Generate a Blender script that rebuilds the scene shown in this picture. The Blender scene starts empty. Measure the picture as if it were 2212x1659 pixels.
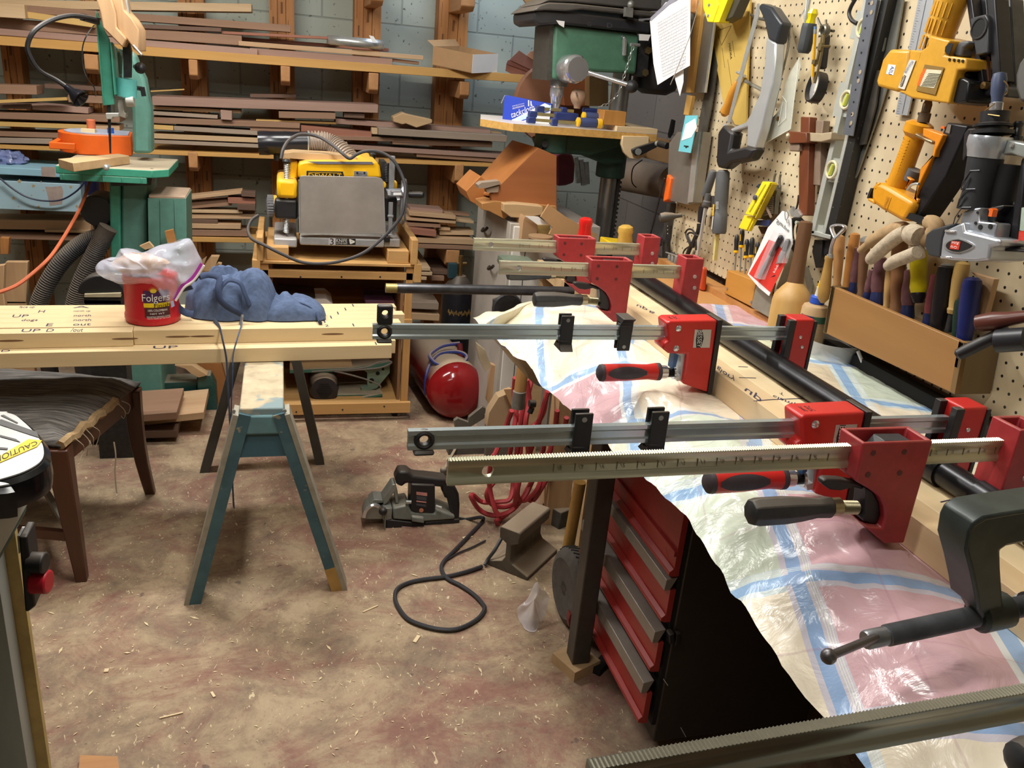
import bpy, bmesh, math, random
from mathutils import Vector as V, Matrix
random.seed(7)
R=math.radians
COL=bpy.context.scene.collection
# ---------------------------------------------------------------- camera frame
FOC=1789.0; CZ=1.45
_d=V((-.085,.932,.352)).normalized(); _y=V((-.25,-.364,.897)); _y=(_y-_d*_y.dot(_d)).normalized(); _x=_d.cross(_y)
CR=V((_x.x,_y.x,-_d.x)); CD=V((_x.y,_y.y,-_d.y)); CF=V((_x.z,_y.z,-_d.z))
CAM=V((0,0,CZ))
def ray(p): return CR*((p[0]-1106)/FOC)+CD*((p[1]-829.5)/FOC)+CF
def at(p,X=None,Y=None,Z=None):
    r=ray(p)
    if X is not None: t=X/r.x
    elif Y is not None: t=Y/r.y
    else: t=(Z-CZ)/r.z
    return CAM+r*t
def depth(p): return (p-CAM).dot(CF)
def K(ox,oy,s=3.95): return lambda x,y:(ox+x/s,oy+y/s)
P=lambda x,y:(x,y)
c1=K(0,0);c2=K(540,0);c3=K(1000,0);c4=K(1400,0);c5=K(1652,0);c6=K(0,380);c7=K(520,380);c8=K(980,380)
d1=K(1400,300);d2=K(1652,380);d3=K(1652,700);d4=K(1200,640);d5=K(780,600);d6=K(740,960);d7=K(300,700);d8=K(0,780,3.19)
e1=K(0,1239);e2=K(1180,1000);e3=K(1180,1239);e4=K(1652,1239);e5=K(1652,900)
# ---------------------------------------------------------------- materials
def lin(h):
    h=h.lstrip('#'); o=[]
    for i in (0,2,4):
        c=int(h[i:i+2],16)/255; o.append(c/12.92 if c<=.04045 else ((c+.055)/1.055)**2.4)
    return (*o,1)
_M={}
def mat(name,col,rough=.5,metal=0,var=.12,scale=25,bump=0,dust=0,wood=None,col2=None,alpha=1,trans=0,emit=0,stretch=None,spots=None,ior=None):
    if name in _M: return _M[name]
    m=bpy.data.materials.new(name); m.use_nodes=True; nt=m.node_tree; N=nt.nodes; L=nt.links
    b=N['Principled BSDF']; b.inputs['Roughness'].default_value=rough; b.inputs['Metallic'].default_value=metal
    tc=N.new('ShaderNodeTexCoord'); mp=N.new('ShaderNodeMapping'); L.new(tc.outputs['Object'],mp.inputs['Vector'])
    if stretch: mp.inputs['Scale'].default_value=stretch
    if wood: mp.inputs['Scale'].default_value={'X':(.06,1,1),'Y':(1,.06,1),'Z':(1,1,.06)}[wood]
    no=N.new('ShaderNodeTexNoise'); no.inputs['Scale'].default_value=scale; no.inputs['Detail'].default_value=6
    no.inputs['Roughness'].default_value=.62; L.new(mp.outputs[0],no.inputs['Vector'])
    rp=N.new('ShaderNodeValToRGB'); c=lin(col)
    a=lin(col2) if col2 else tuple(x*(1-var) for x in c[:3])+(1,)
    z=c if col2 else tuple(min(1,x*(1+var)) for x in c[:3])+(1,)
    rp.color_ramp.elements[0].position=.32; rp.color_ramp.elements[0].color=a
    rp.color_ramp.elements[1].position=.68; rp.color_ramp.elements[1].color=z
    L.new(no.outputs['Fac'],rp.inputs['Fac']); out=rp.outputs['Color']
    if spots:
        n2=N.new('ShaderNodeTexNoise'); n2.inputs['Scale'].default_value=spots[1]; n2.inputs['Detail'].default_value=3
        L.new(tc.outputs['Object'],n2.inputs['Vector'])
        r2=N.new('ShaderNodeValToRGB'); r2.color_ramp.elements[0].position=spots[2]; r2.color_ramp.elements[1].position=spots[2]+.05
        L.new(n2.outputs['Fac'],r2.inputs['Fac']); mx=N.new('ShaderNodeMix'); mx.data_type='RGBA'
        L.new(r2.outputs['Color'],mx.inputs[0]); L.new(out,mx.inputs[6]); mx.inputs[7].default_value=lin(spots[0]); out=mx.outputs[2]
    if dust:
        g=N.new('ShaderNodeNewGeometry'); s=N.new('ShaderNodeSeparateXYZ'); L.new(g.outputs['Normal'],s.inputs[0])
        r3=N.new('ShaderNodeMapRange'); r3.inputs[1].default_value=.35; r3.inputs[2].default_value=.9; r3.inputs[4].default_value=dust
        L.new(s.outputs['Z'],r3.inputs[0]); mx=N.new('ShaderNodeMix'); mx.data_type='RGBA'
        L.new(r3.outputs[0],mx.inputs[0]); L.new(out,mx.inputs[6]); mx.inputs[7].default_value=lin('#B49F86'); out=mx.outputs[2]
        mr=N.new('ShaderNodeMapRange'); mr.inputs[3].default_value=rough; mr.inputs[4].default_value=.9
        L.new(r3.outputs[0],mr.inputs[0]); L.new(mr.outputs[0],b.inputs['Roughness'])
    L.new(out,b.inputs['Base Color'])
    if bump:
        bp=N.new('ShaderNodeBump'); bp.inputs['Strength'].default_value=bump; bp.inputs['Distance'].default_value=.004
        L.new(no.outputs['Fac'],bp.inputs['Height']); L.new(bp.outputs[0],b.inputs['Normal'])
    if alpha<1: b.inputs['Alpha'].default_value=alpha
    if trans: b.inputs['Transmission Weight'].default_value=trans
    if ior: b.inputs['IOR'].default_value=ior
    if emit:
        L.new(out,b.inputs['Emission Color']); b.inputs['Emission Strength'].default_value=emit
    _M[name]=m; return m
# ---------------------------------------------------------------- mesh builder
class MB:
    def __init__(s): s.bm=bmesh.new(); s.m=0
    def mi(s,i): s.m=i; return s
    def f(s,vs):
        try:
            f=s.bm.faces.new(vs); f.material_index=s.m; return f
        except ValueError: return None
    def vs(s,pts): return [s.bm.verts.new(p) for p in pts]
    def prism(s,pts,vec):
        vec=V(vec); a=s.vs(pts); b=s.vs([V(p)+vec for p in pts]); n=len(a)
        s.f(a[::-1]); s.f(b)
        for i in range(n): s.f([a[i],a[(i+1)%n],b[(i+1)%n],b[i]])
        return s
    def slab(s,k,pts,th,X=None,Y=None,Z=None):
        q=[at(k(*p),X=X,Y=Y,Z=Z) for p in pts]
        v=(th,0,0) if X is not None else (0,th,0) if Y is not None else (0,0,-th)
        return s.prism(q,v)
    def sheet(s,pts): s.f(s.vs(pts)); return s
    def loft(s,rings,cap=True,closed=True):
        r=[s.vs(x) for x in rings]; n=len(r[0])
        for a,b in zip(r,r[1:]):
            for i in range(n if closed else n-1): s.f([a[i],a[(i+1)%n],b[(i+1)%n],b[i]])
        if cap: s.f(r[0][::-1]); s.f(r[-1])
        return s
    def box(s,c,size,rz=0,M=None):
        c=V(c); x,y,z=[t/2 for t in size]; M=M or Matrix.Rotation(rz,3,'Z')
        p=[c+M@V(q) for q in ((-x,-y,-z),(x,-y,-z),(x,y,-z),(-x,y,-z))]
        return s.prism(p,M@V((0,0,2*z)))
    def bx(s,x0,x1,y0,y1,z0,z1): return s.prism([V((x0,y0,z0)),V((x1,y0,z0)),V((x1,y1,z0)),V((x0,y1,z0))],(0,0,z1-z0))
    def beam(s,p,q,w,h,up=(0,0,1),w2=None,h2=None):
        p,q=V(p),V(q); d=(q-p).normalized(); sd=d.cross(V(up)).normalized(); u=sd.cross(d)
        w2=w if w2 is None else w2; h2=h if h2 is None else h2
        rr=[[c+sd*(a*ww/2)+u*(b*hh/2) for a,b in ((-1,-1),(1,-1),(1,1),(-1,1))] for c,ww,hh in ((p,w,h),(q,w2,h2))]
        return s.loft(rr)
    def tube(s,pts,r,n=8,cap=True,closed=False,flat=1,up=None):
        pts=[V(p) for p in pts]; m=len(pts); rings=[]; nrm=V(up) if up else None
        for i,p in enumerate(pts):
            if closed: t=(pts[(i+1)%m]-pts[i-1])
            else: t=pts[min(i+1,m-1)]-pts[max(i-1,0)]
            t.normalize()
            if nrm is None: nrm=t.orthogonal()
            nrm=(nrm-t*nrm.dot(t))
            nrm=nrm.normalized() if nrm.length>1e-6 else t.orthogonal().normalized()
            bn=t.cross(nrm); ri=r[i] if isinstance(r,(list,tuple)) else r
            rings.append([p+(nrm*math.cos(a)*flat+bn*math.sin(a))*ri for a in [2*math.pi*j/n for j in range(n)]])
        if closed: rings.append(rings[0])
        if closed:
            rv=[s.vs(x) for x in rings[:-1]]; rv.append(rv[0])
            for a,b in zip(rv,rv[1:]):
                for i in range(n): s.f([a[i],a[(i+1)%n],b[(i+1)%n],b[i]])
            return s
        return s.loft(rings,cap)
    def lathe(s,p,ax,prof,n=20):
        p=V(p); ax=V(ax).normalized(); o=ax.orthogonal().normalized(); b=ax.cross(o)
        return s.loft([[p+ax*h+(o*math.cos(a)+b*math.sin(a))*max(r,1e-4) for a in [2*math.pi*j/n for j in range(n)]] for r,h in prof])
    def cyl(s,p,q,r,r2=None,n=16):
        p,q=V(p),V(q); return s.lathe(p,q-p,[(r,0),(r if r2 is None else r2,(q-p).length)],n)
    def ball(s,c,r,sc=(1,1,1),n=14):
        c=V(c); k=n//2
        return s.loft([[c+V((math.sin(t)*math.cos(a)*sc[0],math.sin(t)*math.sin(a)*sc[1],math.cos(t)*sc[2]))*r for a in [2*math.pi*j/n for j in range(n)]] for t in [max(.02,min(math.pi-.02,math.pi*i/k)) for i in range(k+1)]])
    def grid(s,fn,nu,nv):
        g=[[s.bm.verts.new(fn(i/nu,j/nv)) for j in range(nv+1)] for i in range(nu+1)]
        for i in range(nu):
            for j in range(nv): s.f([g[i][j],g[i+1][j],g[i+1][j+1],g[i][j+1]])
        return s
    def text(s,t,quad,fn=None):
        cu=bpy.data.curves.new('t','FONT'); cu.body=t; cu.size=1; cu.resolution_u=3
        ob=bpy.data.objects.new('t',cu); me=ob.to_mesh()
        xs=[v.co.x for v in me.vertices]; ys=[v.co.y for v in me.vertices]
        if xs:
            x0,x1,y0,y1=min(xs),max(xs),min(ys),max(ys)
            if fn is None:
                q=[V(p) for p in quad]
                fn=lambda u,v:q[0]*(1-u)*(1-v)+q[1]*u*(1-v)+q[2]*u*v+q[3]*(1-u)*v
            vv=[s.bm.verts.new(fn((v.co.x-x0)/(x1-x0),(v.co.y-y0)/max(1e-6,y1-y0))) for v in me.vertices]
            for pl in me.polygons: s.f([vv[i] for i in pl.vertices])
        ob.to_mesh_clear(); bpy.data.objects.remove(ob); bpy.data.curves.remove(cu)
        return s
    def jitter(s,a,seed=1):
        rd=random.Random(seed)
        for v in s.bm.verts: v.co+=V((rd.uniform(-a,a),rd.uniform(-a,a),rd.uniform(-a,a)))
        return s
ORG={}
def thing(name,label,cat,loc=None,group=None):
    o=bpy.data.objects.new(name,None); COL.objects.link(o); o.empty_display_size=.05
    o.location=V(loc) if loc is not None else V((0,0,0)); ORG[o.name]=V(o.location)
    o['label']=label; o['category']=cat
    if group: o['group']=group
    return o
def obj(name,mb,m,parent=None,bev=0,smooth=True,kind=None,label=None,flat=False,seg=2,sub=0,solid=0):
    bm=mb.bm; bmesh.ops.remove_doubles(bm,verts=bm.verts,dist=1e-6)
    if not flat: bmesh.ops.recalc_face_normals(bm,faces=bm.faces)
    me=bpy.data.meshes.new(name); bm.to_mesh(me); bm.free()
    o=bpy.data.objects.new(name,me); COL.objects.link(o)
    for q in (m if isinstance(m,(list,tuple)) else [m]): me.materials.append(q)
    if parent is not None:
        org=ORG[parent.name]; o.parent=parent
    else:
        cs=[v.co for v in me.vertices]
        org=V((sum(c.x for c in cs)/len(cs),sum(c.y for c in cs)/len(cs),min(c.z for c in cs))); o.location=org
    ORG[o.name]=V(org); me.transform(Matrix.Translation(-org))
    if smooth:
        me.shade_smooth(); me.set_sharp_from_angle(angle=R(38))
    if sub:
        q=o.modifiers.new('s','SUBSURF'); q.levels=sub; q.render_levels=sub
    if solid:
        q=o.modifiers.new('t','SOLIDIFY'); q.thickness=solid; q.offset=0
    if bev:
        q=o.modifiers.new('b','BEVEL'); q.width=bev; q.segments=seg; q.limit_method='ANGLE'; q.angle_limit=R(35); q.harden_normals=False
    if kind: o['kind']=kind
    if label: o['label']=label
    return o
def solo(name,mb,m,label,cat,group=None,**k):
    kd=k.pop('kind',None)
    o=obj(name,mb,m,**k); o['label']=label; o['category']=cat
    if group: o['group']=group
    if kd: o['kind']=kd
    return o
def struct(name,mb,m,**k): return obj(name,mb,m,kind='structure',**k)
def copy_tree(o,loc,label=None,rz=None,parent=None,skip=()):
    c=o.copy(); COL.objects.link(c)
    if parent is None:
        c.location=loc
        if label: c['label']=label
        if rz is not None: c.rotation_euler.z=rz
    else: c.parent=parent
    for ch in list(o.children):
        if ch.name.split('.')[0] not in skip: copy_tree(ch,None,parent=c,skip=skip)
    return c
def smoothpts(pts,n=6,closed=False):
    pts=[V(p) for p in pts]; out=[]; m=len(pts)
    for i in range(m if closed else m-1):
        if closed: a,b,c,d=pts[i-1],pts[i],pts[(i+1)%m],pts[(i+2)%m]
        else: a,b,c,d=pts[max(i-1,0)],pts[i],pts[i+1],pts[min(i+2,m-1)]
        for j in range(n):
            t=j/n; out.append(.5*((2*b)+(c-a)*t+(2*a-5*b+4*c-d)*t*t+(3*b-a-3*c+d)*t**3))
    if not closed: out.append(pts[-1])
    return out
def rrect(w,h,r,n=4):
    o=[]
    for cx,cy,a0 in ((w/2-r,h/2-r,0),(-w/2+r,h/2-r,90),(-w/2+r,-h/2+r,180),(w/2-r,-h/2+r,270)):
        for i in range(n+1):
            a=R(a0+90*i/n); o.append((cx+r*math.cos(a),cy+r*math.sin(a)))
    return o
def noise3(x,y,z,s=1): 
    from mathutils import noise
    return noise.noise(V((x,y,z))*s)
def quadX(k,pts,X): return [at(k(*p),X=X) for p in pts]
def quadY(k,pts,Y): return [at(k(*p),Y=Y) for p in pts]
# ---------------------------------------------------------------- palette
steel=mat('bright_steel','#CBCFCD',.3,.7,.1,30)
dsteel=mat('dull_steel','#979894',.45,.6,.2,40)
chrome=mat('chrome','#D6D6D8',.16,.75,.03)
black=mat('black_plastic','#1C1C1F',.45,0,.15,dust=.12)
blackm=mat('black_metal','#333436',.42,.3,.3,60)
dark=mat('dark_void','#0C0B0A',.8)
rubber=mat('rubber','#242426',.75,0,.2)
white=mat('white_paper','#ECEBEA',.7,0,.02)
wlet=mat('white_lettering','#E8E6E0',.6,0,.02)
klet=mat('black_lettering','#1A1A1A',.6,0,.05)
ink=mat('pencil_ink','#3A3550',.8,0,.05)
red=mat('clamp_red','#A33034',.42,0,.12,60,bump=.05,dust=.12)
nred=mat('new_clamp_red','#C22722',.36,0,.05)
orangep=mat('orange_plastic','#E8661E',.4,0,.06)
yel=mat('machine_yellow','#F2B90F',.4,0,.06,dust=.2)
naily=mat('nailer_yellow','#D09A2E',.35,0,.08,40)
brightyel=mat('bright_yellow','#F5E12A',.45,0,.04)
green=mat('machine_green','#43927C',.42,0,.1,30,dust=.45); cgreen=mat('column_green','#5C8C80',.5,0,.12,20,dust=.4)
dgreen=mat('dark_machine_green','#1F4A45',.4,0,.15,30,dust=.5)
pgreen=mat('press_green','#4F7A63',.45,0,.12,30,dust=.4)
blue=mat('blue_plastic','#26356E',.42,0,.08)
maple=mat('maple','#E6CFA8',.55,0,0,18,wood='X',col2='#D6BC92')
mapley=mat('maple_along','#E8D3AE',.55,0,0,18,wood='Y',col2='#D8BF96')
plyw=mat('plywood','#C9A06A',.6,0,0,14,wood='X',col2='#B0854F')
oakw=mat('orange_wood','#C08A50',.55,0,0,16,wood='X',col2='#A56F3B')
tanw=mat('tan_wood','#C8A87E',.65,0,0,16,wood='X',col2='#AE8D65')
tanz=mat('tan_wood_upright','#C8A47A',.65,0,0,16,wood='Z',col2='#AB8660')
card=mat('cardboard','#B08A60',.85,0,.08,8)
beech=mat('handle_wood','#B98B55',.5,0,0,20,wood='Z',col2='#9C7040')
dbeech=mat('dark_handle_wood','#7A5738',.5,0,0,20,wood='Z',col2='#604028')
# ---------------------------------------------------------------- room shell
def floor_mat():
    m=bpy.data.materials.new('painted_concrete'); m.use_nodes=True; nt=m.node_tree; N=nt.nodes; L=nt.links; b=N['Principled BSDF']
    tc=N.new('ShaderNodeTexCoord')
    def noise(sc,det,ro,dist=0,st=None):
        n=N.new('ShaderNodeTexNoise'); n.inputs['Scale'].default_value=sc; n.inputs['Detail'].default_value=det; n.inputs['Roughness'].default_value=ro; n.inputs['Distortion'].default_value=dist
        if st:
            mp=N.new('ShaderNodeMapping'); mp.inputs['Scale'].default_value=st; L.new(tc.outputs['Object'],mp.inputs[0]); L.new(mp.outputs[0],n.inputs['Vector'])
        else: L.new(tc.outputs['Object'],n.inputs['Vector'])
        return n.outputs['Fac']
    def ramp(f,stops):
        r=N.new('ShaderNodeValToRGB'); e=r.color_ramp.elements
        while len(e)<len(stops): e.new(.5)
        for q,(p,c) in zip(e,stops): q.position=p; q.color=lin(c)
        L.new(f,r.inputs['Fac']); return r.outputs['Color']
    def mix(f,a,c):
        x=N.new('ShaderNodeMix'); x.data_type='RGBA'; L.new(f,x.inputs[0]); L.new(a,x.inputs[6])
        if isinstance(c,str): x.inputs[7].default_value=lin(c)
        else: L.new(c,x.inputs[7])
        return x.outputs[2]
    base=ramp(noise(7,9,.75,.4),[(.3,'#6E5C4D'),(.45,'#8F7A62'),(.55,'#A58F72'),(.7,'#B39E80')])
    redm=ramp(noise(2.6,12,.8,.8,(1,1.5,1)),[(.47,'#000000'),(.6,'#D0D0D0')])
    c=mix(redm,base,'#7B4440')
    fine=ramp(noise(60,4,.8),[(.56,'#000000'),(.66,'#B0B0B0')]); c=mix(fine,c,'#6A4A40')
    grey=ramp(noise(1.3,6,.7,.3),[(.54,'#000000'),(.7,'#909090')]); c=mix(grey,c,'#7A6E66')
    chip=ramp(noise(95,2,.5,1.2,(1,.45,1)),[(.69,'#000000'),(.72,'#E0E0E0')]); c=mix(chip,c,'#D9C8A4')
    spk=ramp(noise(28,2,.4),[(.74,'#000000'),(.77,'#C0C0C0')]); c=mix(spk,c,'#3A3232')
    L.new(c,b.inputs['Base Color']); b.inputs['Roughness'].default_value=.72
    bp=N.new('ShaderNodeBump'); bp.inputs['Strength'].default_value=.15; bp.inputs['Distance'].default_value=.004; L.new(chip,bp.inputs['Height']); L.new(bp.outputs[0],b.inputs['Normal'])
    return m
def block_mat(name,swap,c1_,c2_,mort):
    m=bpy.data.materials.new(name); m.use_nodes=True; nt=m.node_tree; N=nt.nodes; L=nt.links; b=N['Principled BSDF']
    g=N.new('ShaderNodeNewGeometry'); s=N.new('ShaderNodeSeparateXYZ'); L.new(g.outputs['Position'],s.inputs[0]); cb=N.new('ShaderNodeCombineXYZ')
    L.new(s.outputs[swap],cb.inputs[0]); L.new(s.outputs['Z'],cb.inputs[1])
    br=N.new('ShaderNodeTexBrick'); L.new(cb.outputs[0],br.inputs['Vector']); br.inputs['Scale'].default_value=1
    br.inputs['Brick Width'].default_value=.406; br.inputs['Row Height'].default_value=.203; br.inputs['Mortar Size'].default_value=.006
    br.inputs['Mortar Smooth'].default_value=.6; br.inputs['Color1'].default_value=lin(c1_); br.inputs['Color2'].default_value=lin(c2_); br.inputs['Mortar'].default_value=lin(mort)
    n=N.new('ShaderNodeTexNoise'); n.inputs['Scale'].default_value=55; n.inputs['Detail'].default_value=4; L.new(g.outputs['Position'],n.inputs['Vector'])
    r=N.new('ShaderNodeValToRGB'); r.color_ramp.elements[0].position=.66; r.color_ramp.elements[1].position=.72; L.new(n.outputs['Fac'],r.inputs['Fac'])
    x=N.new('ShaderNodeMix'); x.data_type='RGBA'; L.new(r.outputs['Color'],x.inputs[0]); L.new(br.outputs['Color'],x.inputs[6]); x.inputs[7].default_value=lin('#5E6058')
    L.new(x.outputs[2],b.inputs['Base Color']); b.inputs['Roughness'].default_value=.85
    bp=N.new('ShaderNodeBump'); bp.inputs['Strength'].default_value=.5; bp.inputs['Distance'].default_value=.006; bp.invert=True
    L.new(br.outputs['Fac'],bp.inputs['Height']); L.new(bp.outputs[0],b.inputs['Normal'])
    return m
WALLY=4.72; PX=1.26
struct('floor',MB().bx(-3.2,2.6,-1.7,WALLY+.1,-.1,0),floor_mat(),smooth=False)
blk=block_mat('painted_block','X','#A9AFA2','#9FA69B','#8D938A')
blk2=block_mat('bare_block','Y','#8F8378','#85796F','#756B62')
struct('wall_back',MB().bx(-3.2,2.0,WALLY,WALLY+.1,0,2.5),blk,smooth=False)
struct('wall_left',MB().bx(-3.3,-3.2,-1.7,WALLY,0,2.5),blk2,smooth=False)
struct('wall_front',MB().bx(-3.2,1.4,-1.8,-1.7,0,2.5),blk,smooth=False)
w=MB(); w.bx(1.32,1.42,-1.7,2.62,0,2.5); w.bx(1.42,2.0,2.52,2.62,0,2.5); w.bx(1.9,2.0,2.62,WALLY,0,2.5)
struct('wall_right',w,blk2,smooth=False)
struct('ceiling',MB().bx(-3.2,2.6,-1.7,WALLY+.1,2.45,2.55),mat('ceiling_paint','#C8C4BA',.9),smooth=False)
# ---------------------------------------------------------------- pegboard
def peg_mat():
    m=bpy.data.materials.new('pegboard_hardboard'); m.use_nodes=True; nt=m.node_tree; N=nt.nodes; L=nt.links; b=N['Principled BSDF']
    g=N.new('ShaderNodeNewGeometry'); s=N.new('ShaderNodeSeparateXYZ'); L.new(g.outputs['Position'],s.inputs[0])
    o0=at((1571.4,364.6),X=PX)
    def cell(out,off):
        a=N.new('ShaderNodeMath'); a.operation='SUBTRACT'; L.new(out,a.inputs[0]); a.inputs[1].default_value=off-10*.0254-.0127
        d=N.new('ShaderNodeMath'); d.operation='DIVIDE'; L.new(a.outputs[0],d.inputs[0]); d.inputs[1].default_value=.0254
        fr=N.new('ShaderNodeMath'); fr.operation='FRACT'; L.new(d.outputs[0],fr.inputs[0])
        c=N.new('ShaderNodeMath'); c.operation='SUBTRACT'; L.new(fr.outputs[0],c.inputs[0]); c.inputs[1].default_value=.5
        q=N.new('ShaderNodeMath'); q.operation='POWER'; L.new(c.outputs[0],q.inputs[0]); q.inputs[1].default_value=2; return q.outputs[0]
    ad=N.new('ShaderNodeMath'); L.new(cell(s.outputs['Y'],o0.y-60*.0254),ad.inputs[0]); L.new(cell(s.outputs['Z'],o0.z-60*.0254),ad.inputs[1])
    lt=N.new('ShaderNodeMath'); lt.operation='LESS_THAN'; L.new(ad.outputs[0],lt.inputs[0]); lt.inputs[1].default_value=.115**2
    n=N.new('ShaderNodeTexNoise'); n.inputs['Scale'].default_value=9; n.inputs['Detail'].default_value=6; L.new(g.outputs['Position'],n.inputs['Vector'])
    r=N.new('ShaderNodeValToRGB'); r.color_ramp.elements[0].position=.3; r.color_ramp.elements[0].color=lin('#BBA888'); r.color_ramp.elements[1].position=.65; r.color_ramp.elements[1].color=lin('#D3C3A2'); L.new(n.outputs['Fac'],r.inputs['Fac'])
    x=N.new('ShaderNodeMix'); x.data_type='RGBA'; L.new(lt.outputs[0],x.inputs[0]); L.new(r.outputs['Color'],x.inputs[6]); x.inputs[7].default_value=lin('#15110E')
    L.new(x.outputs[2],b.inputs['Base Color']); b.inputs['Roughness'].default_value=.55
    return m
pg=thing('pegboard','cream perforated hardboard panel covering the wall above the bench','pegboard',(PX,1,.93))
obj('perforated_panel',MB().bx(PX,PX+.006,-.2,2.56,.93,2.42),peg_mat(),pg,smooth=False)
fr=MB(); fr.bx(PX+.006,1.32,2.5,2.56,.93,2.42); fr.bx(PX+.006,1.32,-.2,2.5,.93,.96); obj('backing_strip',fr,oakw,pg)
# ---------------------------------------------------------------- lumber rack: uprights with arms
lvl=mat('laminated_veneer','#B5793F',.6,0,0,30,wood='Z',col2='#94602F')
armw=mat('arm_wood','#BC8A58',.6,0,0,16,wood='Y',col2='#A87548')
ply_line=mat('glue_line','#5A3A20',.8)
UY=4.60
ups=[(6,48,150),(184,216,140),(392,448,190),(583,637,165),(763,820,180),(940,1003,190)]
arms={0:[],1:[(180,214,116,161)],2:[(406.5,428,128,173),(406,428,328,372)],3:[(606,627,142,186)],4:[(797,817,157,204),(801,828,-40,12)],5:[(995,1013,176,215),(998,1025,-30,25),(984,1000,355,399),(965,991,540,576)]}
upl=['end upright of the lumber rack at the extreme left behind the lamp','laminated rack upright standing behind the band saw column','laminated rack upright just right of the band saw','laminated rack upright behind the tall end of the planer hose','laminated rack upright behind the planer crank wheel','laminated rack upright nearest the drill press']
for i,(x0,x1,y) in enumerate(ups):
    a=at((x0,y),Y=UY); b=at((x1,y),Y=UY); t=thing('rack_upright',upl[i],'rack upright',(a.x/2+b.x/2,UY,0),'uprights of the lumber rack')
    w=b.x-a.x; mb=MB()
    for k in range(3): mb.bx(a.x+w*k/3+.001,a.x+w*(k+1)/3-.001,UY+.004*(k%2),WALLY-.005,0,2.4)
    obj('post',mb,lvl,t)
    st=MB()
    for k in range(3):
        for zz in range(8):
            xc=a.x+w*(k+.5)/3; z0=.35+zz*.3+.07*k
            st.bx(xc-.004,xc+.004,UY-.0008,UY+.002,z0,z0+.05); st.bx(xc-.011,xc-.009,UY-.0008,UY+.002,z0+.08,z0+.2)
    obj('grade_stamp',st,mat('grade_ink','#6B4526',.8),t)
    for (p,q,yt,yb) in arms[i]:
        A=at((p,yt),Y=4.27); B=at((q,yb),Y=4.27); h=A.z-B.z
        mb=MB(); pts=[V((A.x,4.27,A.z)),V((A.x,UY+.05,A.z)),V((A.x,UY+.05,B.z)),V((A.x,4.30,B.z)),V((A.x,4.27,B.z+.02))]
        mb.prism(pts,(max(.03,B.x-A.x),0,0)); obj('arm',mb,armw,t,bev=.004)
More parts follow.
